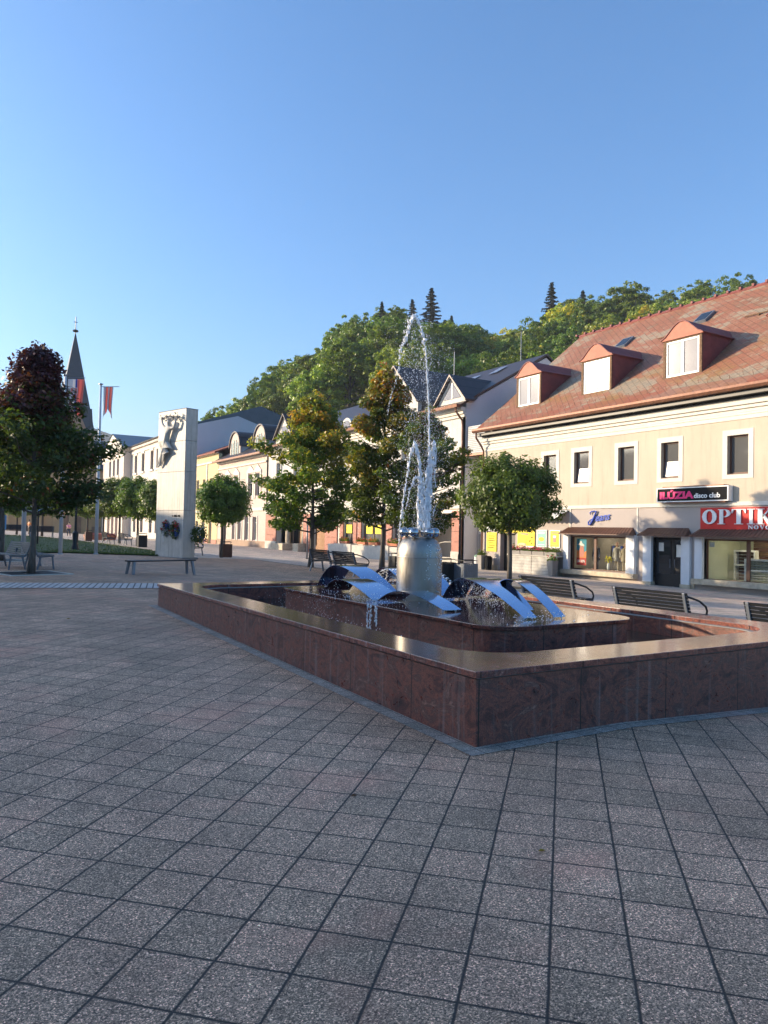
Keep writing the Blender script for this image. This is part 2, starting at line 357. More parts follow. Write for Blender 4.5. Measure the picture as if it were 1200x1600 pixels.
# ------------------------------------------------------------------ geometry helpers
class MB:
    def __init__(s): s.v = []; s.f = []; s.mi = []; s.cur = 0; s.parts = []
    def add(s, vs, fs):
        o = len(s.v); s.v += [tuple(x) for x in vs]; s.f += [tuple(i+o for i in q) for q in fs]; s.mi += [s.cur]*len(fs); s.parts.append((o, len(s.v), len(s.f)-len(fs), len(s.f))); return s
    def box(s, x0, x1, y0, y1, z0, z1):
        if x0 > x1: x0, x1 = x1, x0
        if y0 > y1: y0, y1 = y1, y0
        if z0 > z1: z0, z1 = z1, z0
        return s.add([(x0,y0,z0),(x1,y0,z0),(x1,y1,z0),(x0,y1,z0),(x0,y0,z1),(x1,y0,z1),(x1,y1,z1),(x0,y1,z1)],
                     [(0,3,2,1),(4,5,6,7),(0,1,5,4),(1,2,6,5),(2,3,7,6),(3,0,4,7)])
    def prism(s, poly, a, b, axis=2):
        """poly: list of 2D points; extruded along axis from a to b"""
        n = len(poly)
        def P(p, w):
            return (p[0], p[1], w) if axis == 2 else (p[0], w, p[1]) if axis == 1 else (w, p[0], p[1])
        vs = [P(p, a) for p in poly]+[P(p, b) for p in poly]
        fs = [tuple(range(n-1, -1, -1)), tuple(range(n, 2*n))]+[(i, (i+1) % n, n+(i+1) % n, n+i) for i in range(n)]
        return s.add(vs, fs)
    def tube(s, pts, rad, n=8, cap=True):
        pts = [Vector(p) for p in pts]; rs = rad if hasattr(rad, '__len__') else [rad]*len(pts)
        vs = []; fs = []
        for i, p in enumerate(pts):
            t = (pts[min(i+1, len(pts)-1)]-pts[max(i-1, 0)])
            if t.length < 1e-9: t = Vector((0, 0, 1))
            t.normalize(); a = t.orthogonal() if i == 0 else (pa-t*pa.dot(t))
            if a.length < 1e-6: a = t.orthogonal()
            a.normalize(); pa = a; b = t.cross(a)
            for k in range(n):
                th = 2*math.pi*k/n; vs.append(p+(a*math.cos(th)+b*math.sin(th))*rs[i])
        for i in range(len(pts)-1):
            for k in range(n): fs.append((i*n+k, i*n+(k+1) % n, (i+1)*n+(k+1) % n, (i+1)*n+k))
        if cap: fs += [tuple(range(n-1, -1, -1)), tuple(range((len(pts)-1)*n, len(pts)*n))]
        return s.add(vs, fs)
    def lathe(s, prof, n=24, c=(0, 0, 0)):
        vs = []; fs = []; m_ = len(prof)
        for k in range(n):
            th = 2*math.pi*k/n
            for r_, z in prof: vs.append((c[0]+r_*math.cos(th), c[1]+r_*math.sin(th), c[2]+z))
        for k in range(n):
            for i in range(m_-1):
                a = k*m_+i; b = ((k+1) % n)*m_+i; fs.append((a, b, b+1, a+1))
        return s.add(vs, fs)
    def ball(s, c, r_, n=10, sc=(1, 1, 1)):
        prof = [(max(1e-4, math.sin(math.pi*i/n)), -math.cos(math.pi*i/n)) for i in range(n+1)]
        vs0 = len(s.v); s.lathe(prof, max(6, int(n*1.6)))
        for i in range(vs0, len(s.v)):
            x, y, z = s.v[i]; s.v[i] = (c[0]+x*r_*sc[0], c[1]+y*r_*sc[1], c[2]+z*r_*sc[2])
        return s
    def each(s, name, mat, parent=None, off=(0, 0, 0), **k):
        """one object per shape that was added"""
        out = []
        for (v0, v1, f0, f1) in s.parts:
            m_ = MB(); m_.v = s.v[v0:v1]; m_.f = [tuple(i-v0 for i in q) for q in s.f[f0:f1]]; m_.mi = [0]*(f1-f0); out.append(m_.build(name, mat, parent, off, **k))
        return out
    def quad(s, *p): return s.add(p, [tuple(range(len(p)))])
    def xf(s, mat):
        s.v = [tuple(mat @ Vector(p)) for p in s.v]; return s
    def build(s, name, mat, parent=None, off=(0, 0, 0), smooth=False, bevel=0, loc=None):
        me = bpy.data.meshes.new(name)
        v = s.v if not any(off) else [(a-off[0], b-off[1], c-off[2]) for a, b, c in s.v]
        me.from_pydata(v, [], s.f)
        ms = mat if isinstance(mat, (list, tuple)) else [mat]
        for q in ms: me.materials.append(q)
        if len(ms) > 1: me.polygons.foreach_set('material_index', s.mi)
        if smooth is True: me.polygons.foreach_set('use_smooth', [True]*len(me.polygons))
        elif smooth: me.polygons.foreach_set('use_smooth', [True]*len(me.polygons)); me.set_sharp_from_angle(angle=R(smooth))
        me.update()
        o = bpy.data.objects.new(name, me); COL.objects.link(o)
        if parent: o.parent = parent
        if loc: o.location = loc
        if bevel:
            b = o.modifiers.new('bevel', 'BEVEL'); b.width = bevel; b.segments = 2; b.limit_method = 'ANGLE'; b.angle_limit = R(40)
        return o
def tag(o, label, cat, group=None):
    o['label'] = label; o['category'] = cat
    if group: o['group'] = group
    return o
def thing(name, label, cat, loc, rz=0, group=None):
    o = bpy.data.objects.new(name, None); COL.objects.link(o); o.location = loc; o.rotation_euler = (0, 0, rz)
    o.empty_display_size = .2
    return tag(o, label, cat, group)
def struct(o, kind='structure'): o['kind'] = kind; return o
def dup(root, loc, rz=None, label=None, scale=None, group=None):
    rr = root.copy(); COL.objects.link(rr); rr.location = loc
    if rz is not None: rr.rotation_euler = (0, 0, rz)
    if scale is not None: rr.scale = (scale,)*3 if not hasattr(scale, '__len__') else scale
    if label: rr['label'] = label
    if group: rr['group'] = group
    for ch in list(root.children):
        c = ch.copy(); COL.objects.link(c); c.parent = rr
        for g in list(ch.children):
            d = g.copy(); COL.objects.link(d); d.parent = c
    return rr
DG = bpy.context.evaluated_depsgraph_get
def bake(o):
    """apply the modifiers of a freshly built object"""
    bpy.context.view_layer.update()
    me = bpy.data.meshes.new_from_object(o.evaluated_get(DG())); o.modifiers.clear(); o.data = me; return o
def text(name, s_, size, mat, parent=None, mw=None, extrude=.01, shear=0, bold=0, align='LEFT', space=1, xs=1, bevel=0):
    cu = bpy.data.curves.new(name, 'FONT'); cu.body = s_; cu.size = size; cu.extrude = extrude; cu.shear = shear; cu.offset = bold
    cu.align_x = align; cu.space_character = space; cu.resolution_u = 4
    t = bpy.data.objects.new(name+'_tmp', cu); COL.objects.link(t); bpy.context.view_layer.update()
    me = bpy.data.meshes.new_from_object(t.evaluated_get(DG())); bpy.data.objects.remove(t); bpy.data.curves.remove(cu)
    me.transform(Matrix.Diagonal((xs, 1, 1, 1)))
    if mw is not None: me.transform(mw)
    me.materials.clear(); me.materials.append(mat)
    o = bpy.data.objects.new(name, me); COL.objects.link(o)
    if parent: o.parent = parent
    return o
def facmat(y, z, x):     # text on a facade that faces -X: reads from left (+Y) to right (-Y)
    mm = Matrix(((0, 0, -1), (-1, 0, 0), (0, 1, 0))).to_4x4(); mm.translation = (x, y, z); return mm
def wallgrid(mb, P, u0, u1, v0, v1, th, holes):
    """a wall slab with rectangular openings. P(u,v,w)->xyz, w = depth inward"""
    us = sorted(set([u0, u1]+[h[0] for h in holes]+[h[1] for h in holes])); vs = sorted(set([v0, v1]+[h[2] for h in holes]+[h[3] for h in holes]))
    us = [a for a in us if u0 <= a <= u1]; vs = [a for a in vs if v0 <= a <= v1]
    def solid(i, j):
        if i < 0 or j < 0 or i >= len(us)-1 or j >= len(vs)-1: return False
        cu = (us[i]+us[i+1])/2; cv = (vs[j]+vs[j+1])/2
        return not any(h[0] < cu < h[1] and h[2] < cv < h[3] for h in holes)
    for i in range(len(us)-1):
        for j in range(len(vs)-1):
            if not solid(i, j): continue
            a, b, c, d = us[i], us[i+1], vs[j], vs[j+1]
            mb.quad(P(a, c, 0), P(b, c, 0), P(b, d, 0), P(a, d, 0)); mb.quad(P(a, c, th), P(a, d, th), P(b, d, th), P(b, c, th))
            if not solid(i-1, j): mb.quad(P(a, c, 0), P(a, d, 0), P(a, d, th), P(a, c, th))
            if not solid(i+1, j): mb.quad(P(b, c, 0), P(b, c, th), P(b, d, th), P(b, d, 0))
            if not solid(i, j-1): mb.quad(P(a, c, 0), P(a, c, th), P(b, c, th), P(b, c, 0))
            if not solid(i, j+1): mb.quad(P(a, d, 0), P(b, d, 0), P(b, d, th), P(a, d, th))
    return mb
X0 = 27.
def FP(u_, v_, w_): return (X0+w_, u_, v_)
def fbox(mb, y0, y1, z0, z1, o0, o1): return mb.box(X0-o1, X0-o0, y0, y1, z0, z1)

# ================================================================== SETTING: ground
KX = [-160, -60, -20, 0, 5, 12, 27, 60, 120, 320]; KY = [-60, -20, 0, 4, 14, 70, 110, 160, 260, 420]
def sheet(name, mat, xs, ys, dz, g=G):
    mb = MB(); n = len(ys)
    vs = [(x, y, g(x, y)+dz) for x in xs for y in ys]
    fs = [(i*n+j, (i+1)*n+j, (i+1)*n+j+1, i*n+j+1) for i in range(len(xs)-1) for j in range(n-1)]
    mb.add(vs, fs); return struct(mb.build(name, mat))
def cut(a, b, ks): return [a]+[k for k in ks if a < k < b]+[b]
def gbase(x, y): return G(x, y)-.06
sheet('ground', M['earth'], [-1900, -400]+KX+[900, 1900], [-260]+KY+[900, 1900], 0, gbase)
sheet('paving', M['paving'], cut(-40, 14.6, KX), cut(-12, 37.4, KY), 0)
sheet('street', M['street'], cut(14.6, 27.3, KX), cut(-12, 37.4, KY), 0)
sheet('plaza', M['street'], cut(-40, 27.3, KX), cut(37.4, 152, KY), 0)
# dark edging between the slabs and the street
mb = MB()
for y in range(-12, 37, 1):
    g0, g1 = G(14.6, y), G(14.6, y+1)
    mb.add([(14.5, y, g0+.006), (14.72, y, g0+.004), (14.72, y+1, g1+.004), (14.5, y+1, g1+.006)], [(0, 1, 2, 3)])
struct(mb.build('drain_channel', M['earth']))
# band of pale setts
def band(name, mat, p0, p1, q0, q1, n, dz):
    mb = MB()
    for i in range(n+1):
        t = i/n
        a = (p0[0]+(p1[0]-p0[0])*t, p0[1]+(p1[1]-p0[1])*t); b = (q0[0]+(q1[0]-q0[0])*t, q0[1]+(q1[1]-q0[1])*t)
        mb.v += [(*a, G(*a)+dz), (*b, G(*b)+dz)]
        if i: mb.f.append((2*i-2, 2*i, 2*i+1, 2*i-1)); mb.mi.append(0)
    return struct(mb.build(name, mat))
band('sett_band', M['cobble'], (-14, 24.0), (8.6, 16.9), (-14, 22.5), (8.6, 15.5), 70, .012)
# border strip round the fountain
FX0, FX1, FY0, FY1 = 3.45, 8.75, 4.32, 13.45
mb = MB()
for (x0, x1, y0, y1) in [(FX0-.13, FX0+.1, FY0-.13, FY1+.13), (FX1-.1, FX1+.13, FY0-.13, FY1+.13), (FX0+.1, FX1-.1, FY0-.13, FY0+.1), (FX0+.1, FX1-.1, FY1-.1, FY1+.13)]:
    for a0, a1 in zip(cut(x0, x1, [5]), cut(x0, x1, [5])[1:]):
        for b0, b1 in zip(cut(y0, y1, [4, 14]), cut(y0, y1, [4, 14])[1:]):
            mb.add([(a0, b0, G(a0, b0)+.005), (a1, b0, G(a1, b0)+.005), (a1, b1, G(a1, b1)+.005), (a0, b1, G(a0, b1)+.005)], [(0, 1, 2, 3)])
struct(mb.build('border_strip', M['border']))
# lawn
def lawnR(t):   # right boundary
    y = 36.9+t*(76-36.9)
    pts = [(36.9, 9.5), (41, 10.9), (47, 11.5), (60, 10.8), (76, 8.4)]
    for (a, b), (c, d) in zip(pts, pts[1:]):
        if a <= y <= c: return b+(d-b)*(y-a)/(c-a), y
    return pts[-1][1], y
mb = MB(); nu, nv = 20, 40
for i in range(nv+1):
    t = i/nv; rx, ry = lawnR(t); lx, ly = -12, 30.5+t*(76-30.5)
    for j in range(nu+1):
        k = j/nu; x, y = lx+(rx-lx)*k, ly+(ry-ly)*k
        mb.v.append((x, y, G(x, y)+.035+.03*math.sin(k*math.pi)))
        if i and j: q = i*(nu+1)+j; mb.f.append((q-nu-2, q-nu-1, q, q-1)); mb.mi.append(0)
lawn = struct(mb.build('lawn', M['turf']))
mb = MB()
for i in range(26000):
    t = random.random()**2.2; k = random.random()**.6; rx, ry = lawnR(t); ly = 30.5+t*45.5
    x, y = -12+(rx+12)*k, ly+(ry-ly)*k
    if x < 1: continue
    z = G(x, y)+.03; h = random.uniform(.03, .085); a = random.uniform(0, 6.28); w = random.uniform(.012, .03)
    mb.add([(x-w*math.cos(a), y-w*math.sin(a), z), (x+w*math.cos(a), y+w*math.sin(a), z), (x+random.uniform(-.03, .03), y+random.uniform(-.03, .03), z+h)], [(0, 1, 2)])
g_ = mb.build('grass', M['grass']); g_['kind'] = 'stuff'; g_['label'] = 'short green grass of the lawn behind the flagpoles'

# ================================================================== FOUNTAIN
def rrect(x0, x1, y0, y1, r_, n=8):
    out = []
    for cx, cy, a0 in ((x1-r_, y0+r_, -90), (x1-r_, y1-r_, 0), (x0+r_, y1-r_, 90), (x0+r_, y0+r_, 180)):
        for i in range(n+1):
            a = R(a0+90*i/n); out.append((cx+r_*math.cos(a), cy+r_*math.sin(a)))
    return out
def ringsolid(mb, outer, inner, z0, z1):
    vo = [Vector((*p, 0)) for p in outer]; vi = [Vector((*p, 0)) for p in inner]
    tris = tessellate_polygon([vo, vi]); allp = list(outer)+list(inner); n = len(allp)
    vs = [(*p, z1) for p in allp]+[(*p, z0) for p in allp]; fs = []
    for t in tris:
        a, b, c = [Vector((*allp[i], 0)) for i in t]
        up = (b-a).cross(c-a).z > 0; t = tuple(t) if up else tuple(reversed(t))
        fs += [t, tuple(n+i for i in reversed(t))]
    no = len(outer)
    for i in range(no): j = (i+1) % no; fs.append((n+i, n+j, j, i))
    for i in range(len(inner)): a = no+i; b = no+(i+1) % len(inner); fs.append((n+b, n+a, a, b))
    mb.add(vs, fs); return mb
CZ = .57
F0 = (6.1, 8.85, 0.0)
fount = thing('fountain_basin', 'large low rectangular fountain basin clad in polished red brown granite', 'fountain', F0)
rect = lambda x0, x1, y0, y1: [(x1, y0), (x1, y1), (x0, y1), (x0, y0)]
inner = rrect(3.93, 8.27, 4.86, 12.88, .55)
ringsolid(MB(), rect(FX0+.02, FX1-.02, FY0+.02, FY1-.02), rrect(3.99, 8.21, 4.92, 12.82, .5), -.55, CZ-.062).build('basin_wall', M['granite'], fount, F0)
ringsolid(MB(), rect(FX0+.035, FX1-.035, FY0+.035, FY1-.035), rrect(4.0, 8.2, 4.93, 12.81, .5), CZ-.062, CZ-.05).build('shadow_joint', M['joint'], fount, F0)
ringsolid(MB(), rect(FX0, FX1, FY0, FY1), inner, CZ-.05, CZ).build('coping', M['granite_top'], fount, F0, bevel=.004)
PX0, PX1, PY0, PY1, PZ = 4.93, 7.2, 5.86, 11.55, .625
plat = rrect(PX0, PX1, PY0, PY1, .42)
MB().prism(rrect(PX0+.03, PX1-.03, PY0+.03, PY1-.03, .4), .05, PZ-.045).build('plinth_wall', M['granite'], fount, F0)
MB().prism(plat, PZ-.045, PZ).build('plinth_top', M['granite_wet'], fount, F0, bevel=.006)
MB().prism(rrect(3.96, 8.24, 4.89, 12.85, .5), .0, .05).build('basin_floor', M['granite'], fount, F0)
w_ = MB(); xs = np.linspace(3.985, 8.215, 60); ys = np.linspace(4.915, 12.825, 110)
wr = rrect(3.97, 8.23, 4.9, 12.84, .5)
o = MB().prism(wr, .06, .30).build('water', M['water']); struct(o)
# steel cylinder with domed shoulder
CC = (5.98, 8.83, PZ)
cyl = thing('fountain_column', 'matt stainless steel cylinder with domed top standing in the fountain', 'fountain column', CC)
prof = [(.0, 0), (.325, 0), (.325, .605)]+[(.325, .62)]+[(.325-.165*(1-math.cos(R(a))), .62+.27*math.sin(R(a))) for a in range(8, 91, 8)]+[(.155, .893), (0, .895)]
MB().lathe(prof, 56).build('body', M['steel_cyl'], cyl, smooth=35)
MB().lathe([(.3255, .598), (.328, .603), (.328, .609), (.3255, .614)], 56).build('weld_seam', M['steel_cyl'], cyl, smooth=True)
for k in range(6):
    a = R(-121.3+90-0-20+60*k-35)          # around the top, two in front of the nozzle gap
    b_ = MB().ball((.222*math.cos(a), .222*math.sin(a), .955), .074, 14).build('ball', M['steel_ball'], cyl, smooth=True)
mb = MB()
for k in range(5):
    a = R(72*k); mb.tube([(.07*math.cos(a), .07*math.sin(a), .88), (.075*math.cos(a), .075*math.sin(a), .93)], .014, 8)
mb.build('nozzle', M['steel_cyl'], cyl)

# bent steel sheets the water runs over
def sheet_arch(name, label, far, near, wf, wn, zf, apex, h, kind='smooth', tip=.0, pins=True):
    """far/near: plan positions of the two feet (middle), apex: fraction from far foot, h: rise"""
    fx, fy = far; nx, ny = near; d = Vector((nx-fx, ny-fy, 0)); L = d.length; d.normalize(); s_ = Vector((1, 0, 0))
    t = thing(name, label, 'steel arch', (fx, fy, PZ), 0, 'bent steel sheets on the fountain')
    n = 30; prof = []
    for i in range(n+1):
        k = i/n
        if k < apex:
            q = 1-k/apex; z = h*(1-q**2.1)
        else:
            q = (k-apex)/(1-apex); z = h*(1-q**1.65*(1-.0)) if q < .92 else h*(1-q**1.65)
        prof.append((k*L, max(z, .0)+.02))
    mb = MB(); th = .006
    for i, (a, z) in enumerate(prof):
        p = d*a; w = (wf+(wn-wf)*(a/L))/2
        for sgn in (-1, 1):
            for dz in (0, th): mb.v.append((p.x+sgn*s_.x*w, p.y+sgn*s_.y*w, z+dz))
    for i in range(len(prof)-1):
        o_ = 4*i
        for a, b in ((0, 2), (3, 1), (1, 0), (2, 3)): mb.f.append((o_+a, o_+b, o_+4+b, o_+4+a)); mb.mi.append(0)
    mb.f += [(0, 1, 3, 2), (4*n, 4*n+2, 4*n+3, 4*n+1)]; mb.mi += [0, 0]
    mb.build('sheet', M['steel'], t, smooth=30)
    if pins:
        pm = MB(); e = d*(L-.06)
        for sgn in (-1, 1): pm.tube([(e.x+sgn*wn*.36, e.y, .0), (e.x+sgn*wn*.36, e.y, .045)], .007, 8)
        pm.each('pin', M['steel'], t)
    return t
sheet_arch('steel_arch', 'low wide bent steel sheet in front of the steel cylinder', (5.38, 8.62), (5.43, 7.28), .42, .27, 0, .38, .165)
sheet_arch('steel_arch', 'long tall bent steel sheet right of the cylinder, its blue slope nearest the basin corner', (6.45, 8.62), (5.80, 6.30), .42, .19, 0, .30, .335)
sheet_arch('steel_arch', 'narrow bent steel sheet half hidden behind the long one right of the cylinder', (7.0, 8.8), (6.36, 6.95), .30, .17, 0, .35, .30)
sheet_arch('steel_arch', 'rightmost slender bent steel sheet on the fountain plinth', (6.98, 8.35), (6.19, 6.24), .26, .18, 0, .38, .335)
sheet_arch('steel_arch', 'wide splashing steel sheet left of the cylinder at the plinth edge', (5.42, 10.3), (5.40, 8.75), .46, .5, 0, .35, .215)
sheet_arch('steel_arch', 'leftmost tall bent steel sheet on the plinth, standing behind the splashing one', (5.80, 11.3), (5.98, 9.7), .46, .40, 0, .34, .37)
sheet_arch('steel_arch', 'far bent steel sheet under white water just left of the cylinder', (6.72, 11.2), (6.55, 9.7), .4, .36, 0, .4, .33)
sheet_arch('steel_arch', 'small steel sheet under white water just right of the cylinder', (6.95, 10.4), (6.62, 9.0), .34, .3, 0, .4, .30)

# water jets: strands of blobs; everything is in the plane through the column that faces the square
jet_r = Vector((math.cos(YAW), -math.sin(YAW), 0)); C0 = Vector((5.98, 8.83, 0)); CAMP = Vector((0, 0, 1.6))
fdir = Vector((math.sin(YAW), math.cos(YAW), 0))
def W(px, py, dep=0):                     # positions measured off the photograph, turned into metres at the column's distance
    k = 10.65/1155; a = (px-654.6)*k; return C0+jet_r*(a)+fdir*dep+Vector((0, 0, PZ+(936.7-py)*k*(1.0)))
ico = None
def icos():
    bm = bmesh.new(); bmesh.ops.create_icosphere(bm, subdivisions=1, radius=1)
    vs = [tuple(v.co) for v in bm.verts]; fs = [tuple(v.index for v in f_.verts) for f_ in bm.faces]; bm.free(); return vs, fs
IV, IF = icos(); IVa = np.array(IV)
def blobs(name, items, mat, parent=None, off=(0, 0, 0)):
    V = []; FF = []
    for (p, rr, st) in items:
        o_ = len(V)*len(IV); A = IVa.copy(); A = A*(rr*rng.uniform(.6, 1.2, 3)); A[:, 2] *= st; A += rng.normal(0, rr*.12, A.shape)
        V.append(A+np.array(p)); FF += [tuple(i+o_ for i in q) for q in IF]
    me = bpy.data.meshes.new(name); me.from_pydata((np.concatenate(V)-np.array(off)).tolist(), [], FF)
    me.materials.append(mat); me.polygons.foreach_set('use_smooth', [True]*len(me.polygons)); me.update()
    o_ = bpy.data.objects.new(name, me); COL.objects.link(o_)
    if parent: o_.parent = parent
    return o_
def strand(pts, r0, r1, dens, jit=1.0, stretch=1.6, gap=0., dep=0.):
    P = [W(*p, dep) for p in pts]; out = []; L = sum((b-a).length for a, b in zip(P, P[1:])); acc = 0; ph = random.uniform(0, 9)
    for a, b in zip(P, P[1:]):
        l_ = (b-a).length; n = max(2, int(l_*dens*2.2))
        for i in range(n):
            t = (acc+l_*i/n)/L; rr = r0+(r1-r0)*t
            if gap and (math.sin(t*37+ph)+math.sin(t*91+2*ph)) > 1.9-gap*2.2: continue
            p = a+(b-a)*((i+random.random())/n)
            r9 = rr; rr *= random.choice([.22, .3, .4, .55])*(1+.3*math.sin(t*60+ph))
            out.append(((p.x+random.gauss(0, r9*.42*jit), p.y+random.gauss(0, r9*.42*jit), p.z), max(rr, .0022), stretch*random.uniform(1.0, 2.4)))
            if random.random() < .55: q = r9*random.uniform(1.2, 4.5); a9 = random.uniform(0, 6.28); out.append(((p.x+q*math.cos(a9), p.y+q*math.sin(a9), p.z-random.uniform(0, .06)), random.uniform(.0018, .0045), random.uniform(1, 2.5)))
        acc += l_
    return out
def drops(n, box, r_=(.0025, .006), dep=.25, sc=None):
    out = []
    for _ in range(n):
        x = random.uniform(box[0], box[2]); y = random.uniform(box[1], box[3])
        if sc: x = random.gauss((box[0]+box[2])/2, (box[2]-box[0])*sc)
        p = W(x, y, random.gauss(0, dep)); out.append((tuple(p), random.uniform(*r_), random.uniform(.8, 1.8)))
    return out
JB = (C0.x, C0.y, PZ+.93)
def jet(label, items, name='water_jet'):
    o_ = blobs(name, items, M['froth'], None, JB); o_.location = JB
    tag(o_, label, 'water jet', 'water jets over the steel column'); return o_
it = strand([(662, 828), (665, 780), (667, 700), (665, 640), (661, 580), (658, 545)], .020, .012, 150, .8)
it += strand([(658, 548), (655, 528), (650, 508), (642, 495), (636, 490)], .020, .028, 90, 1.6, 1.2, .4)
it += strand([(640, 491), (632, 502), (629, 520), (621, 540), (618, 560), (616, 582)], .028, .012, 80, 1.6, 1.5, .45)
it += strand([(616, 584), (610, 605), (604, 625), (600, 650)], .012, .007, 60, 1.6, 1.4, .5)
it += drops(500, (622, 495, 668, 600), (.002, .007), .08) + drops(1400, (625, 540, 705, 720), (.0016, .0045), .15) + drops(300, (590, 500, 640, 700), (.0015, .004), .1)
jet('tallest water jet of the fountain, rising far above the trees and bending over left', it)
it = strand([(655, 828), (650, 790), (654, 750), (652, 720), (646, 700), (644, 692)], .022, .022, 130, 1)
it += strand([(644, 692), (637, 712), (633, 745), (628, 780), (624, 815), (622, 850), (620, 885)], .024, .008, 90, 1.1, 1.6, .25)
it += strand([(646, 694), (652, 725), (656, 755), (658, 790), (656, 822)], .018, .022, 110, 1.2)
jet('middle height water jet arching down to the left of the column', it)
it = strand([(664, 828), (666, 780), (668, 740), (672, 712), (674, 692)], .030, .024, 95, 2.0)
it += strand([(674, 692), (677, 715), (676, 745), (678, 762)], .022, .008, 90, 1.1, 1.5, .2)
it += strand([(667, 828), (669, 790), (671, 750), (673, 720)], .022, .016, 80, 1.8)
jet('dense white water jet rising straight at the right of the bundle', it)
it = strand([(652, 828), (655, 790), (656, 760), (650, 746), (645, 748)], .022, .020, 130, 1.2)+strand([(645, 748), (638, 765), (634, 785), (632, 797)], .018, .010, 90, 1.1, 1.5, .2)
it += strand([(660, 828), (660, 790), (662, 755), (664, 735)], .032, .024, 95, 2.1)
it += strand([(628, 795), (627, 806), (629, 818)], .012, .008, 90, 1.2, 1.4, .2)+strand([(674, 808), (677, 795), (679, 790)], .014, .007, 90, 1.2, 1.4, .1)
jet('short water jet curling low between the taller ones', it)
it = []
it += drops(2600, (640, 520, 688, 830), (.0014, .0034), .10, .34)
it += drops(1300, (605, 640, 700, 830), (.0018, .0045), .18, .30)
it += drops(750, (430, 925, 590, 985), (.0015, .0045), .15, .28)
it += drops(260, (500, 905, 640, 945), (.002, .005), .3)
it += drops(420, (700, 905, 790, 950), (.0018, .005), .25)
for _ in range(900):    # splash zones on the plinth
    cx, cy, sx, sy = random.choice([(5.1, 8.9, .18, .35), (5.1, 8.9, .18, .35), (4.7, 9.3, .3, .8), (6.35, 9.7, .25, .35), (6.5, 8.0, .3, .3), (5.9, 6.2, .3, .15), (6.6, 9.2, .2, .3)])
    x, y = random.gauss(cx, sx), random.gauss(cy, sy)
    z = (PZ if PX0 < x < PX1 and PY0 < y < PY1 else .3)+abs(random.gauss(0, .05))
    it.append(((x, y, z), random.uniform(.003, .010), .7))
for _ in range(160):    # threads running off the plinth edge
    y = random.choice([8.35, 8.2, 8.42]); z = random.uniform(.3, PZ); it.append(((4.9+random.gauss(0, .006), y+random.gauss(0, .012), z), random.uniform(.004, .009), 2.2))
for _ in range(420):    # falling curtain under the long arch
    k = random.random(); x = 6.45-.65*k*.55+random.gauss(0, .1); y = 8.3-1.2*k; it.append(((x, y, PZ+random.random()**.6*.30*(1-k*.4)), random.uniform(.0025, .006), 2.0))
for _ in range(150):    # lumps and drips on the column
    a = R(random.choice([-62, -70, -100, -58])+random.gauss(0, 5)); z = random.uniform(.05, .8); rr = .33 if z < .62 else .33-.165*(1-math.sqrt(max(0, 1-((z-.62)/.27)**2)))
    it.append(((C0.x+rr*math.cos(a), C0.y+rr*math.sin(a), PZ+z), random.uniform(.004, .009), 1.3))
for cx, cy, rx, ry, rz in ((6.62, 10.4, .22, .45, .30), (6.78, 9.7, .18, .4, .27)):   # white sheets of water over the far arches
    for _ in range(450):
        a = random.uniform(0, math.pi); x = cx+random.uniform(-rx, rx); y = cy+ry*math.cos(a); it.append(((x, y, PZ+.04+rz*math.sin(a)), random.uniform(.006, .016), .8))
sp = blobs('water_spray', it, M['froth'], None, F0); sp.location = F0; sp['kind'] = 'stuff'; sp['label'] = 'white splashing drops around the steel sheets and the column'

# ================================================================== BUILDINGS along the street (facade plane x = 27)
def fwin(parent, off, y0, y1, z0, z1, depth=.18, fm='white_frame', pm='pane', fw=.06, mull=(), trans=(), x=None, name='window', tilt=0):
    x = X0 if x is None else x
    mb = MB(); a, b = x+depth, x+depth+.06
    mb.box(a, b, y0, y0+fw, z0, z1).box(a, b, y1-fw, y1, z0, z1).box(a, b, y0+fw, y1-fw, z0, z0+fw).box(a, b, y0+fw, y1-fw, z1-fw, z1)
    for t in mull: c = y0+(y1-y0)*t; mb.box(a-.012, b-.004, c-fw*.55, c+fw*.55, z0+fw, z1-fw)
    for t in trans: c = z0+(z1-z0)*t; mb.box(a-.006, b-.008, y0+fw, y1-fw, c-fw*.45, c+fw*.45)
    w = mb.build(name, M[fm], parent, off)
    p = MB(); p.box(a+.03, a+.036, y0+fw*.5, y1-fw*.5, z0+fw*.5, z1-fw*.5)
    p.build('pane', M[pm], w, off)
    if tilt:
        q = MB(); zz0, zz1 = z0+fw, z1-fw
        q.add([(a-.03, y0+fw, zz0), (a-.03, y1-fw, zz0), (a+tilt-.03, y1-fw, zz1), (a+tilt-.03, y0+fw, zz1), (a+.01, y0+fw, zz0), (a+.01, y1-fw, zz0), (a+tilt+.01, y1-fw, zz1), (a+tilt+.01, y0+fw, zz1)],
              [(0, 1, 2, 3), (7, 6, 5, 4), (0, 3, 7, 4), (1, 5, 6, 2), (3, 2, 6, 7), (0, 4, 5, 1)])
        q.build('open_sash', M['pane_sky'], w, off)
    return w
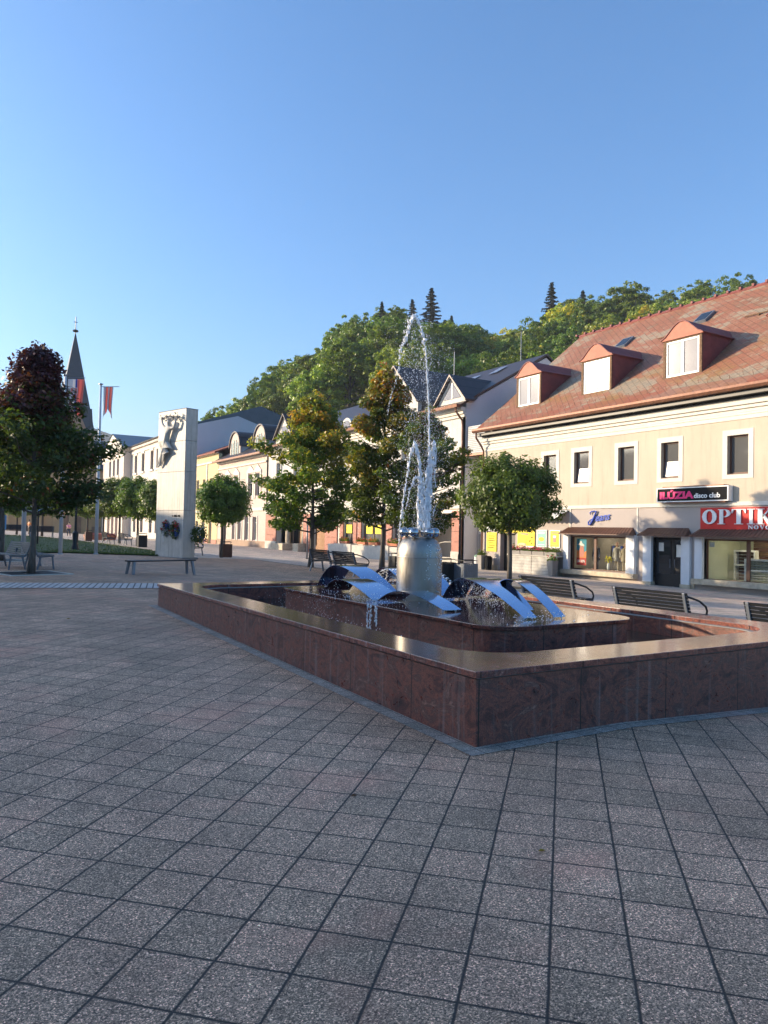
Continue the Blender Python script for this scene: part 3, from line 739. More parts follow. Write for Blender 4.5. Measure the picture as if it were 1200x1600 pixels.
# ---------------- the shop house with the rusty roof
SB = (X0, 20.7, -.65)
shop = thing('shop_house', 'cream two storey shop house with a rusty red shingle roof and salmon dormers', 'building', SB)
Y0s, Y1s = 4.0, 33.45
upw = [(28.5, 27.6, 1), (26.36, 25.4, 1), (23.6, 22.68, 0), (21.23, 20.34, 1), (18.08, 17.18, 0), (15.3, 14.4, 0), (12.3, 11.4, 1), (9.2, 8.3, 0)]
mb = MB(); wallgrid(mb, FP, Y0s, Y1s, 3.02, 7.35, .35, [(b, a, 4.12, 5.66) for a, b, t in upw])
mb.build('upper_wall', M['cream_wall'], shop, SB)
shopwin = [(22.98, 26.54, -.11, 1.52), (20.09, 21.6, -.8, 1.55), (14.9, 19.08, -.16, 1.52), (30.62, 31.86, -.8, 1.58), (9.0, 12.6, -.2, 1.5)]
mb = MB(); wallgrid(mb, FP, Y0s, Y1s, -1.0, 2.86, .3, shopwin)
mb.build('ground_floor_wall', M['lower_wall'], shop, SB)
mb = MB(); mb.box(X0-.06, X0+.3, Y0s, Y1s, 2.86, 3.02).box(X0-.03, X0, 26.52, 26.6, -.3, 2.86).box(X0-.02, X0, 22.42, 22.5, .2, 2.86); mb.build('string_course', M['trim'], shop, SB)
mb = MB(); mb.box(X0-.05, X0, Y0s, 14.5, -1, -.15).box(X0-.05, X0, 19.5, 19.64, -1, -.22).box(X0-.04, X0, 27., 30.4, -1, -.22).box(X0-.04, X0, 32, 33.4, -1, -.2); mb.each('base_stone', M['sandstone'], shop, SB)
# other walls: end walls and rear, so that the house is closed
mb = MB()
for yy in (Y0s, Y1s-.3): mb.prism([(27.35, -1), (42.2, -1), (42.2, 7.3), (34.77, 13.95), (27.35, 7.9)], yy, yy+.3, 1)
mb.box(42.0, 42.3, Y0s+.3, Y1s-.3, -1, 7.3); mb.build('end_wall', M['lilac_wall'], shop, SB)
mb = MB()
for k, (o_, z0, z1) in enumerate([(.035, 6.25, 6.42), (.06, 6.42, 6.52), (.045, 6.52, 6.66), (.13, 6.66, 6.80), (.22, 6.80, 6.96)]): mb.box(X0-o_, X0, Y0s, Y1s, z0, z1)
mb.build('cornice', M['sandstone'] if 0 else M['trim'], shop, SB, bevel=.02)
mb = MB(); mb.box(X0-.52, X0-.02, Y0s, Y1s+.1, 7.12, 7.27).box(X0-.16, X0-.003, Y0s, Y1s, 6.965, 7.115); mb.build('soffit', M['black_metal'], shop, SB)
mb = MB(); mb.prism([(26.36, 7.43), (34.77, 14.16), (43.2, 7.43), (43.2, 7.30), (34.77, 14.02), (26.36, 7.29)], Y0s-.2, Y1s+.12, 1)
roof = mb.build('roof', M['red_roof'], shop, SB)
mb = MB(); mb.tube([(34.77, Y0s-.2, 14.17), (34.77, Y1s+.12, 14.17)], .11, 8)
for i in range(42): mb.box(34.60, 34.94, 5+i*.7, 5.12+i*.7, 14.2, 14.33)
mb.build('ridge_cap', M['dormer_side'], roof, SB)
mb = MB()
for i in range(58):    # small snow hooks
    y = 5+i*.5; xx = 27.0+.12*(i % 2); z = 7.46+.8*(xx-26.4); mb.tube([(xx, y, z), (xx-.05, y, z+.17)], .008, 4)
mb.each('snow_hook', M['copper'], roof, SB)
mb = MB(); mb.tube([(31.7, 6, 11.8), (31.7, 20.4, 11.8)], .03, 6).tube([(31.7, 22.6, 11.8), (31.7, 25.2, 11.8)], .03, 6)
for i in range(19): mb.box(31.66, 31.82, 6.2+i*.75, 6.26+i*.75, 11.62, 11.83)
mb.build('snow_rail', M['dormer_frame'], roof, SB)
mb = MB()
th = [(X0-.62, 7.28), (X0-.76, 7.3), (X0-.80, 7.4), (X0-.78, 7.5), (X0-.75, 7.5), (X0-.76, 7.41), (X0-.72, 7.34), (X0-.64, 7.33)]
mb.prism(th, Y0s-.2, Y1s+.15, 1)
mb.tube([(26.3, 33.3, 7.3), (26.3, 33.3, 7.0), (26.7, 33.3, 6.55), (26.86, 33.3, 6.3), (26.86, 33.3, -.5)], .055, 8)
mb.build('gutter', M['copper'], shop, SB)
for a, b, t in upw:
    fwin(shop, SB, b, a, 4.12, 5.66, .16, 'brown_frame', 'pane_grey', .07, tilt=.13*t)
    mb = MB(); wallgrid(mb, lambda u_, v_, w_: (X0-.018+w_, u_, v_), b-.21, a+.21, 3.93, 5.88, .018, [(b, a, 4.12, 5.66)])
    mb.build('window_surround', M['trim'], shop, SB)
    MB().box(X0-.03, X0+.16, b, a, 4.10, 4.125).build('sill', M['rust_metal'], shop, SB)
# dormers
for k, yc in enumerate([30.75, 25.85, 20.9, 15.95, 11.0, 6.2]):
    hw = .98; xf_ = 27.9; zb = 8.60; ze = 10.42; za = 11.12
    fr = MB(); fr.box(xf_, xf_+.1, yc-hw, yc-hw+.13, zb, ze).box(xf_, xf_+.1, yc+hw-.13, yc+hw, zb, ze).box(xf_, xf_+.1, yc-hw+.13, yc+hw-.13, ze-.12, ze).box(xf_, xf_+.1, yc-hw+.13, yc+hw-.13, zb, zb+.1)
    d = fr.build('dormer', M['dormer_frame'], shop, SB)
    w = MB(); y0, y1, z0, z1 = yc-hw+.13, yc+hw-.13, zb+.1, ze-.12; xx = xf_+.03
    for a, b in ((y0, y0+.09), (y1-.09, y1), (yc-.07, yc+.07)): w.box(xx, xx+.06, a, b, z0, z1)
    for a, b in ((z0, z0+.09), (z1-.09, z1)): w.box(xx+.004, xx+.056, y0+.09, y1-.09, a, b)
    w.build('window_frame', M['white_frame'], d, SB)
    MB().box(xx+.03, xx+.036, y0+.05, y1-.05, z0+.05, z1-.05).build('pane', M['pane_sky'], d, SB)
    xr = 26.4+(ze-7.46)/.8
    mb = MB()
    for sg in (-1, 1):
        yy = yc+sg*hw; mb.prism([(xf_+.05, zb+.02), (xf_+.05, ze), (xr+.1, ze)], yy-.02-(sg > 0)*.02, yy+.02+(sg < 0)*.02, 1)
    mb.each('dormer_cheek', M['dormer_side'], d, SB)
    n = 9; prof = []      # bell shaped hood
    for i in range(n+1):
        t = -1+2*i/n; zz = ze-.02+(za-ze)*(math.cos(t*math.pi/2)**1.65); prof.append((yc+t*(hw+.10), zz))
    hood = MB(); xb_ = 26.4+(za-7.46)/.8+.1
    poly = [(yc-hw-.10, ze-.06)]+prof[0:]+[(yc+hw+.10, ze-.06)]
    hood.prism(poly, xf_-.06, xf_+.02, 0)
    hood.build('hood_front', M['dormer_red'], d, SB)
    hb = MB(); vs = []; 
    for (yy, zz) in prof:
        xb2 = 26.4+(zz-7.46)/.8+.15
        vs += [(xf_-.10, yy, zz+.03), (xb2, yy, zz+.03), (xf_-.10, yy, zz-.02), (xb2, yy, zz-.02)]
    fs = []
    for i in range(n): o_ = 4*i; fs += [(o_, o_+4, o_+5, o_+1), (o_+2, o_+3, o_+7, o_+6), (o_, o_+2, o_+6, o_+4)]
    fs += [(0, 1, 3, 2), (4*n, 4*n+2, 4*n+3, 4*n+1)]
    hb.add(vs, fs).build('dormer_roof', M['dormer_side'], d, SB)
for (xx, yy) in ((32.3, 27.9), (32.8, 23.3), (32.6, 18.6), (32.6, 13.4)):
    mb = MB(); z = 7.46+.8*(xx-26.4); sn, cs = .62, .78
    for s0, s1, h in ((-.5, .5, .07),):
        mb.add([(xx+s0*cs, yy-.38, z+s0*sn), (xx+s1*cs, yy-.38, z+s1*sn), (xx+s1*cs, yy+.38, z+s1*sn), (xx+s0*cs, yy+.38, z+s0*sn)]+[(xx+s0*cs-.07, yy-.38, z+s0*sn+.11), (xx+s1*cs-.07, yy-.38, z+s1*sn+.11), (xx+s1*cs-.07, yy+.38, z+s1*sn+.11), (xx+s0*cs-.07, yy+.38, z+s0*sn+.11)],
               [(4, 5, 6, 7), (0, 1, 5, 4), (1, 2, 6, 5), (2, 3, 7, 6), (3, 0, 4, 7)])
    rw = mb.build('roof_window', M['grey_metal'], shop, SB)
    q = MB(); q.add([(xx+s0*cs*.8-.075, yy-.3, z+s0*sn*.8+.118) for s0 in (-.5,)]+[(xx+.4*cs-.075, yy-.3, z+.4*sn+.118), (xx+.4*cs-.075, yy+.3, z+.4*sn+.118), (xx-.4*cs-.075, yy+.3, z-.4*sn+.118)], [(0, 1, 2, 3)])
    q.build('pane', M['pane'], rw, SB)
# pilasters, ledges, canopies
mb = MB()
for (a, b, o_) in ((22.5, 22.98, .16), (26.54, 26.88, .16), (21.6, 22.05, .14), (19.67, 20.09, .14), (19.08, 19.43, .16), (14.5, 14.9, .16)):
    mb.box(X0-o_, X0+.14, a, b, -.42 if a not in (22.5, 26.54, 19.08) else -.12, 1.62)
mb.each('pilaster', M['pillar'], shop, SB, bevel=.008)
mb = MB()
for a, b in ((22.42, 26.93), (14.4, 19.5)): mb.box(X0-.30, X0+.2, a, b, -.34, -.12)
for a, b in ((21.58, 22.08), (19.62, 20.12)): mb.box(X0-.17, X0+.1, a, b, -.8, -.40)
mb.each('ledge', M['sandstone'], shop, SB, bevel=.01)
for a, b in ((22.5, 26.9), (19.62, 22.08), (14.4, 19.45)):
    mb = MB(); mb.add([(X0-.50, a, 1.60), (X0-.50, b, 1.60), (X0, b, 1.60), (X0, a, 1.60), (X0-.50, a, 1.64), (X0-.50, b, 1.64), (X0, b-.2, 1.96), (X0, a+.2, 1.96)],
           [(0, 1, 2, 3), (4, 7, 6, 5), (0, 4, 5, 1), (0, 3, 7, 4), (1, 5, 6, 2), (2, 6, 7, 3)])
    n = int((b-a)/.17)
    for i in range(1, n):
        y = a+(b-a)*i/n; yt = a+.2+(b-a-.4)*i/n; mb.tube([(X0-.51, y, 1.645), (X0-.01, yt, 1.965)], .012, 4)
    mb.build('canopy', M['rust_metal'], shop, SB)
# shop windows and door
def shopfront(y0, y1, z0, z1, mulls, name='shop_window'):
    mb = MB(); a = X0+.14; fw = .06
    mb.box(a, a+.07, y0, y0+fw, z0, z1).box(a, a+.07, y1-fw, y1, z0, z1).box(a, a+.07, y0+fw, y1-fw, z0, z0+fw).box(a, a+.07, y0+fw, y1-fw, z1-fw, z1)
    for c in mulls: mb.box(a-.01, a+.06, c-.07, c+.07, z0+fw, z1-fw)
    w = mb.build(name, M['brown_frame'], shop, SB)
    MB().box(a+.03, a+.038, y0+.03, y1-.03, z0+.03, z1-.03).build('glass', M['glass'], w, SB); return w
def room(y0, y1, z0, z1, d, mat):
    mb = MB(); xa, xb_ = X0+.32, X0+.32+d
    mb.quad((xb_, y0, z0), (xb_, y0, z1), (xb_, y1, z1), (xb_, y1, z0)).quad((xa, y0, z0), (xa, y0, z1), (xb_, y0, z1), (xb_, y0, z0)).quad((xa, y1, z0), (xb_, y1, z0), (xb_, y1, z1), (xa, y1, z1))
    mb.quad((xa, y0, z0), (xb_, y0, z0), (xb_, y1, z0), (xa, y1, z0)).quad((xa, y0, z1), (xa, y1, z1), (xb_, y1, z1), (xb_, y0, z1))
    mb.build('interior', M[mat], shop, SB)
shopfront(22.98, 26.54, -.11, 1.52, (25.05,)); room(22.9, 26.6, -.13, 1.6, 1.3, 'inside')
shopfront(14.9, 19.08, -.16, 1.52, (17.25,)); room(14.8, 19.15, -.18, 1.6, 2.2, 'sage')
shopfront(9.0, 12.6, -.2, 1.5, (10.8,)); room(8.95, 12.7, -.2, 1.6, 1.3, 'inside')
a = X0+.12
mb = MB(); mb.box(a, a+.06, 20.10, 20.18, -.6, 1.54).box(a, a+.06, 21.51, 21.59, -.6, 1.54).box(a, a+.06, 20.18, 21.51, 1.44, 1.54).box(a, a+.06, 20.60, 20.72, -.55, 1.44).box(a, a+.06, 20.18, 20.60, -.58, -.02).box(a, a+.06, 20.72, 21.51, -.58, -.02)
dr = mb.build('door', M['dark_metal'], shop, SB)
MB().box(a+.02, a+.03, 20.18, 20.60, -.02, 1.44).box(a+.02, a+.03, 20.72, 21.51, -.02, 1.44).build('pane', M['pane'], dr, SB)
MB().tube([(a-.05, 20.78, .25), (a-.05, 20.78, .62)], .014, 8).tube([(a-.05, 20.55, .25), (a-.05, 20.55, .62)], .014, 8).build('handle', M['grey_metal'], dr, SB)
mb = MB(); mb.box(a+.005, a+.012, 20.25, 20.5, .72, 1.24).box(a+.005, a+.012, 21.15, 21.4, .95, 1.32).box(a+.005, a+.012, 20.2, 20.3, 1.3, 1.4); mb.each('notice', M['paper'], dr, SB)
mb = MB(); mb.box(X0+.02, X0+.28, 20.1, 21.6, -.8, -.58); mb.build('doorstep', M['sandstone'], shop, SB)
mb = MB(); mb.box(X0+.28, X0+.34, 30.62, 31.86, -.8, 1.58); dd = mb.build('snack_bar_door', M['black_metal'], shop, SB)
MB().box(X0+.02, X0+.14, 30.65, 31.2, -.5, 1.0).build('open_door_leaf', M['brown_frame'], shop, SB)
# things in the shop windows
def lampmat():
    s = N('lit_ceiling_lamp'); e = s.n('ShaderNodeEmission'); e.inputs[0].default_value = (1, .86, .66, 1); e.inputs[1].default_value = 6; s.l(e.outputs[0], s.out.inputs[0]); return s.m
M['lamp'] = lampmat()
for ya, yb, xx in ((23.6, 24.2, 27.9), (25.2, 25.8, 27.9), (15.6, 16.6, 28.2), (17.4, 18.4, 28.2), (16.4, 17.6, 29.1)): MB().box(xx, xx+.2, ya, yb, 1.55, 1.585).build('ceiling_lamp', M['lamp'], shop, SB)
def figure_mesh(h=1.6):
    mb = MB(); k = h/1.7
    mb.lathe([(.001, 1.70*k), (.05*k, 1.68*k), (.085*k, 1.60*k), (.075*k, 1.5*k), (.045*k, 1.44*k), (.05*k, 1.40*k), (.16*k, 1.36*k), (.19*k, 1.28*k), (.17*k, 1.1*k), (.14*k, .98*k), (.18*k, .85*k), (.17*k, .75*k)], 12)
    return mb
def mannequin(label, x, y, z, h, coat, low, group=None, hair=None):
    t = thing('mannequin', label, 'mannequin', (x, y, z), R(180)); k = h/1.7
    mb = MB(); mb.ball((0, 0, 1.58*k), .09*k, 10, (1, .85, 1.25)).tube([(0, 0, 1.36*k), (0, 0, 1.5*k)], .045*k, 8)
    for s_ in (-1, 1): mb.tube([(s_*.0, s_*.27*k, .80*k), (.03, s_*.27*k, .74*k)], [.035*k, .02*k], 6)
    mb.build('body', M['skin'], t, smooth=40)
    mb = MB(); mb.lathe([(.06*k, 1.42*k), (.12*k, 1.38*k), (.20*k, 1.33*k), (.205*k, 1.2*k), (.16*k, 1.02*k), (.20*k, .85*k), (.22*k, .60*k), (.0, .58*k)], 14)
    for s_ in (-1, 1): mb.tube([(0, s_*.17*k, 1.34*k), (0, s_*.25*k, 1.1*k), (.03, s_*.27*k, .8*k)], [.07*k, .055*k, .045*k], 8)
    mb.build('coat', M[coat], t, smooth=50)
    mb = MB()
    for s_ in (-1, 1): mb.tube([(0, s_*.09*k, .75*k), (0, s_*.10*k, .4*k), (0, s_*.10*k, .05)], [.09*k, .065*k, .05*k], 8)
    mb.build('trousers', M[low], t, smooth=50)
    return t
mannequin('mannequin in a navy coat between the poster and the window post', 27.62, 25.42, -.11, 1.35, 'navy', 'navy')
mannequin('mannequin in a light grey coat in the middle of the clothes shop window', 27.7, 24.22, -.11, 1.38, 'coat', 'dress')
mannequin('mannequin in a tan dress at the right end of the clothes shop window', 27.66, 23.72, -.11, 1.34, 'dress', 'dress')
mannequin('mannequin in dark jacket at the back of the clothes shop window', 28.2, 24.65, -.11, 1.4, 'hair', 'navy')
t = thing('clothes_rail', 'chrome clothes rail with blue garments in the clothes shop window', 'clothes rail', (28.3, 24.6, -.11))
MB().tube([(0, -.5, 0), (0, -.5, 1.25), (0, .45, 1.25), (0, .45, 0)], .015, 6).build('rail', M['white_metal'], t)
for k in range(7):
    mb = MB(); mb.prism([(-.16, 1.2), (.16, 1.2), (.2, .45+random.uniform(-.1, .1)), (-.2, .45)], -.38+k*.12, -.33+k*.12, 1); mb.build('garment', M[['navy', 'blue', 'coat', 'hair'][k % 4]], t)
t = thing('flower_bunch', 'yellow flowers in a vase in the clothes shop window', 'flowers', (27.45, 24.5, -.11))
MB().lathe([(.0, 0), (.06, 0), (.08, .2), (.05, .38), (.0, .38)], 10).build('vase', M['white_frame'], t, smooth=True)
mb = MB(); 
for k in range(26): a_ = random.uniform(0, 6.28); q = random.uniform(.02, .2); mb.ball((q*math.cos(a_), q*math.sin(a_), .5+random.uniform(-.08, .2)), random.uniform(.025, .045), 5)
mb.build('blossoms', M['yellow_flower'], t)
for k, (yy, lab) in enumerate([(25.35, 'pair of red shoes under the navy mannequin'), (24.85, 'pair of pale shoes by the window post'), (23.9, 'pair of white shoes at the foot of the tan mannequin')]):
    mb = MB()
    for s_ in (0, .1): mb.ball((27.42, yy+s_, -.07), .06, 6, (1.5, .6, .6))
    tag(mb.build('shoes', M[['red', 'ivory', 'signwhite'][k]], None, (27.42, yy, -.11), loc=(27.42, yy, -.11)), lab, 'shoes')
# poster (plain generic picture: figure with a sun hat on a beach)
t = thing('sale_poster', 'blue and orange sale poster of a sun hatted figure in the clothes shop', 'poster', (27.26, 26.05, .1))
def pq(name, mat, pts, lay, par=None):
    mb = MB(); mb.prism([(y, z) for y, z in pts], -.004*lay-.002, -.004*lay+.001, 0); return mb.build(name, M[mat], par or t)
pq('sheet', 'skyblue', [(-.32, 0), (.32, 0), (.32, 1.3), (-.32, 1.3)], 0)
pq('beach', 'orange', [(-.32, .35), (.32, .35), (.32, .75), (.1, .68), (-.15, .6), (-.32, .72)], 1)
pq('footer', 'red', [(-.32, 0), (.32, 0), (.32, .36), (-.32, .36)], 2)
pq('figure', 'salmon', [(-.12, .4), (.14, .4), (.16, .7), (.05, .95), (-.02, 1.0), (-.14, .9), (-.2, .6)], 2)
pq('face', 'skin', [(-.03, .9), (.08, .88), (.11, .98), (.05, 1.06), (-.03, 1.03)], 3)
pq('hat', 'signwhite', [(-.2, .92), (.24, 1.0), (.1, 1.1), (.08, 1.17), (-.02, 1.18), (-.06, 1.08), (-.2, 1.0)], 4)
text('lettering', '30-50%', .17, M['signwhite'], t, Matrix.Translation((-.014, .27, .14)) @ facmat(0, 0, 0), bold=.004, extrude=.001)
# optician's displays
def shelf_unit(label, x, y, w, h, inner):
    t = thing('display_shelf', label, 'display shelf', (x, y, -.16))
    mb = MB(); fw = .07
    mb.box(0, .25, -w/2, -w/2+fw, 0, h).box(0, .25, w/2-fw, w/2, 0, h).box(0, .25, -w/2+fw, w/2-fw, h-fw, h).box(0, .25, -w/2+fw, w/2-fw, h*.47, h*.47+fw)
    mb.build('frame', M['white_frame'], t); MB().box(.26, .27, -w/2, w/2, 0, h).build('back_panel', M[inner], t)
    mb = MB(); sh = []
    for i in range(1, 9):
        z = h*i/9.5; mb.box(.05, .25, -w/2+fw, w/2-fw, z, z+.008)
        for j in range(int(w/.16)-1): 
            if random.random() < .85: yy = -w/2+fw+.06+j*.16; sh.append((yy, z))
    mb.build('glass_shelves', M['paper'], t)
    g2 = MB()
    for yy, z in sh:
        for s_ in (-.022, .022): g2.tube([(.1, yy+s_-.016, z+.03), (.1, yy+s_, z+.045), (.1, yy+s_+.016, z+.03), (.1, yy+s_, z+.016), (.1, yy+s_-.016, z+.03)], .004, 4, False)
    g2.build('spectacles', M['black'], t); return t
shelf_unit('tall white framed shelf of spectacles at the left of the optician window', 28.6, 18.35, .95, 1.25, 'brown_frame')
shelf_unit('low white framed shelf of spectacles behind the window post', 27.7, 17.2, 1.15, .92, 'sage')
shelf_unit('low white framed shelf of spectacles at the right edge of the photo', 27.8, 16.0, .9, .75, 'black')
t = thing('wooden_panel', 'brown slatted wood panel on the back wall of the optician', 'wall panel', (29.4, 17.7, -.1))
for k in range(9): MB().box(0, .06, -.75, .75, .05+k*.18, .05+k*.18+.165).build('board', M['dormer_frame'] if k % 2 else M['brown_frame'], t)
tag(MB().box(29.3, 29.36, 16.5, 17.0, .5, 1.25).build('poster', M['yellow2'], None, (29.3, 16.75, .5), loc=(29.3, 16.75, .5)), 'pale yellow poster on the back wall of the optician', 'poster')
tag(MB().box(27.2, 27.21, 18.75, 18.98, 1.2, 1.4).build('notice', M['paper'], None, (27.2, 18.8, 1.2), loc=(27.2, 18.8, 1.2)), 'small white notice in the top left corner of the optician window', 'notice')

# ---------------- signs on the shop house
t = thing('disco_sign', 'black light box sign with pink and white lettering above the shop door', 'sign', (26.7, 19.5, 3.05))
MB().box(0, .30, -1.68, 1.72, 0, .62).build('box', M['signwhite'], t, bevel=.012)
MB().box(-.008, .001, -1.62, 1.66, .05, .57).build('face', M['black'], t)
text('pink_lettering', 'ILÚZIA', .40, M['magenta'], t, facmat(1.55, .15, -.012), bold=.020, extrude=.006, xs=1.36)
text('white_lettering', 'disco club', .27, M['signwhite'], t, facmat(-.13, .15, -.012), bold=.007, extrude=.004, xs=1.10)
MB().box(-.02, .3, -1.5, 1.4, .625, .66).box(.05, .28, -1.5, 1.3, -.05, -.004).each('cover_strip', M['copper'], t)
t = thing('optician_sign', 'red sign board with raised white serif letters above the optician window', 'sign', (26.94, 16.6, 1.9))
MB().box(0, .05, -2.6, 2.63, 0, .88).build('board', M['signred'], t)
MB().box(-.01, .055, -2.62, 2.65, .885, .91).box(-.01, .055, -2.62, 2.65, -.03, -.004).each('rim', M['salmon'], t)
def serif_letter(ch, y, z, w, h, par, name):
    """y = left edge seen from the street; letters built from stems, bars and serifs"""
    P = []       # polygons in (u right, v up)
    st = .30*w if ch != 'I' else .42*w; sf = h*.045
    def bar(a, b, c, d): P.append([(a, c), (b, c), (b, d), (a, d)])
    def serif(c, wv, v): bar(c-wv/2, c+wv/2, v, v+sf)
    def arc(cx, cy, rx, ry, t1, t2, a0, a1):
        n = 14
        for i in range(n):
            q0, q1 = R(a0+(a1-a0)*i/n), R(a0+(a1-a0)*(i+1)/n)
            def th(q): return t2+(t1-t2)*abs(math.cos(q))
            P.append([(cx+rx*math.cos(q0), cy+ry*math.sin(q0)), (cx+rx*math.cos(q1), cy+ry*math.sin(q1)), (cx+(rx-th(q1))*math.cos(q1), cy+(ry-th(q1)*.9)*math.sin(q1)), (cx+(rx-th(q0))*math.cos(q0), cy+(ry-th(q0)*.9)*math.sin(q0))])
    if ch == 'O': arc(w/2, h/2, w/2, h/2, .30*w, .05*w, 0, 360)
    elif ch == 'P': bar(.12*w, .12*w+st, sf, h-sf); serif(.12*w+st/2, st*2, 0); bar(0, .55*w, h-sf, h); arc(.52*w, h*.73, .48*w, h*.27, .28*w, .05*w, -90, 90); bar(.3*w, .56*w, h*.46, h*.46+sf)
    elif ch == 'T': bar(w/2-st/2, w/2+st/2, sf, h-sf); serif(w/2, st*2, 0); bar(0, w, h-sf, h); P.append([(0, h-sf), (0, h*.72), (.05*w, h*.72), (.16*w, h-sf)]); P.append([(w, h-sf), (w-.16*w, h-sf), (w-.05*w, h*.72), (w, h*.72)])
    elif ch == 'I': bar(w/2-st/2, w/2+st/2, sf, h-sf); serif(w/2, w, 0); serif(w/2, w, h-sf)
    elif ch == 'K':
        bar(.1*w, .1*w+st, sf, h-sf); serif(.1*w+st/2, st*1.8, 0); serif(.1*w+st/2, st*1.8, h-sf)
        P.append([(.1*w+st, h*.42), (.1*w+st, h*.52), (.78*w, h-sf), (.88*w, h-sf)]); P.append([(.36*w, h*.55), (.50*w, h*.66), (w, sf), (.70*w, sf)]); serif(.86*w, .34*w, 0); serif(.83*w, .26*w, h-sf)
    elif ch == 'A':
        P.append([(.08*w, sf), (.15*w, sf), (.52*w, h), (.47*w, h)]); P.append([(.62*w, sf), (.92*w, sf), (.60*w, h), (.47*w, h)]); bar(.25*w, .7*w, h*.3, h*.3+sf); serif(.11*w, .26*w, 0); serif(.79*w, .42*w, 0)
    elif ch == 'N': bar(.1*w, .2*w, sf, h-sf); bar(.82*w, .92*w, sf, h-sf); P.append([(.08*w, h-sf), (.36*w, h-sf), (.92*w, 0), (.78*w, 0)]); serif(.15*w, .3*w, 0); serif(.87*w, .3*w, h-sf); serif(.12*w, .26*w, h-sf)
    elif ch == 'V': P.append([(.08*w, h-sf), (.38*w, h-sf), (.58*w, 0), (.48*w, 0)]); P.append([(.82*w, h-sf), (.90*w, h-sf), (.58*w, 0), (.50*w, 0)]); serif(.22*w, .42*w, h-sf); serif(.86*w, .28*w, h-sf)
    mb = MB()
    for p in P:
        area = sum(p[i][0]*p[(i+1) % len(p)][1]-p[(i+1) % len(p)][0]*p[i][1] for i in range(len(p)))
        if area < 0: p = p[::-1]
        n = len(p); mb.add([(-.05, y-a, z+b) for a, b in p]+[(-.012, y-a, z+b) for a, b in p], [tuple(range(n-1, -1, -1))[::-1], tuple(range(n, 2*n))]+[(i, (i+1) % n, n+(i+1) % n, n+i) for i in range(n)])
    return mb.build(name, M['signwhite'], par)
yy = 2.52
for ch, w in (('O', .66), ('P', .54), ('T', .60), ('I', .32), ('K', .62), ('A', .62)):
    serif_letter(ch, yy, .225, w, .60, t, 'letter'); yy -= w+.055
yy = .52
for ch in 'NOVO': serif_letter(ch, yy, .04, .20, .15, t, 'small_letter'); yy -= .235
# blue script lettering
t = thing('jeans_sign', 'blue slanted script lettering on the wall above the clothes shop', 'sign', (26.95, 24.6, 2.1))
jm = facmat(0, 0, 0)
Jp = [(-.58, .46), (-.62, .55), (-.50, .62), (-.36, .63), (-.22, .62), (-.30, .45), (-.45, .18), (-.58, .0), (-.70, -.02), (-.72, .10), (-.60, .20), (-.42, .27), (-.28, .30)]
mb = MB(); mb.tube([jm @ Vector((a, b, .02)) for a, b in Jp], [.02, .03, .03, .025, .04, .045, .05, .045, .04, .035, .03, .025, .02], 8); mb.build('letter', M['blue'], t, smooth=True)
text('lettering', 'eans', .50, M['blue'], t, jm @ Matrix.Rotation(R(6), 4, 'Z') @ Matrix.Translation((-.32, .17, 0)), shear=.45, bold=.009, extrude=.008, xs=1.0)
text('small_lettering', '24', .12, M['coat'], t, jm @ Matrix.Translation((-.1, -.02, 0)), extrude=.002)
# yellow snack bar boards
def board(name, label, y0, y1, z0, z1, mat, o_=.03):
    t = thing(name, label, 'sign', (X0-o_-.02, (y0+y1)/2, z0))
    MB().box(0, .02, y0-(y0+y1)/2, y1-(y0+y1)/2, 0, z1-z0).build('board', M[mat], t); return t
t = board('snack_sign', 'large yellow board reading LANGOŠ with a flatbread picture', 29.06, 30.38, .80, 2.13, 'yellow')
text('lettering', 'LANGOŠ', .30, M['black'], t, facmat(.58, .86, -.004), bold=.008, extrude=.002, xs=.92)
mb = MB(); mb.prism([(.30+.34*math.cos(R(a)), .16+.14*math.sin(R(a))) for a in range(0, 360, 20)], -.006, -.001, 0); mb.build('bread_picture', M['bread'], t)
mb = MB()
for k in range(9): cy, cz = random.uniform(-.55, .0), random.uniform(.25, .62); mb.prism([(cy+.05*math.cos(R(a+k*30)), cz+.03*math.sin(R(a))) for a in range(0, 360, 60)], -.006, -.001, 0)
mb.build('picture_marks', M['black'], t)
mb = MB(); mb.prism([(-.2, .70), (.42, .76), (.4, .82), (-.15, .80)], -.006, -.001, 0); mb.build('sausage_picture', M['salmon'], t)
MB().box(-.006, -.001, -.6, .0, .06, .14).build('stripe', M['signwhite'], t)
for nm, lab, y0, y1, bm_, pic in (('menu_board', 'mint green menu board with a yellow snack picture', 28.17, 28.90, 'mint', 'yellow2'), ('menu_board', 'yellow menu board with a cup picture in a white frame', 27.22, 27.95, 'yellow2', 'salmon')):
    t = board(nm, lab, y0, y1, .90, 1.80, 'signwhite'); c = (y1-y0)/2-.05
    MB().box(-.006, -.001, -c, c, .05, .85).build('panel', M[bm_], t)
    if pic == 'salmon':
        MB().prism([(-.09, .28), (.09, .28), (.13, .58), (-.13, .58)], -.012, -.007, 0).build('cup_picture', M[pic], t); MB().prism([(-.09, .50), (.09, .50), (.11, .62), (-.11, .62)], -.017, -.013, 0).build('foam_picture', M['signwhite'], t)
    else: MB().prism([(.2*math.cos(R(a)), .42+.11*math.sin(R(a))) for a in range(0, 360, 24)], -.012, -.007, 0).build('snack_picture', M[pic], t)
    for z in (.70, .76, .12): MB().box(-.010, -.007, -c*.7, c*.7, z, z+.03).each('text_line', M['signwhite' if bm_ == 'mint' else 'salmon'], t)
t = board('yellow_notice', 'yellow notice board with dark lines left of the snack bar door', 32.14, 33.0, .55, 1.62, 'yellow')
for k in range(6): MB().box(-.006, -.001, -.22-.08*(k % 2), .24+.06*(k % 3 == 0), .2+k*.13, .235+k*.13).each('text_line', M['black'], t)
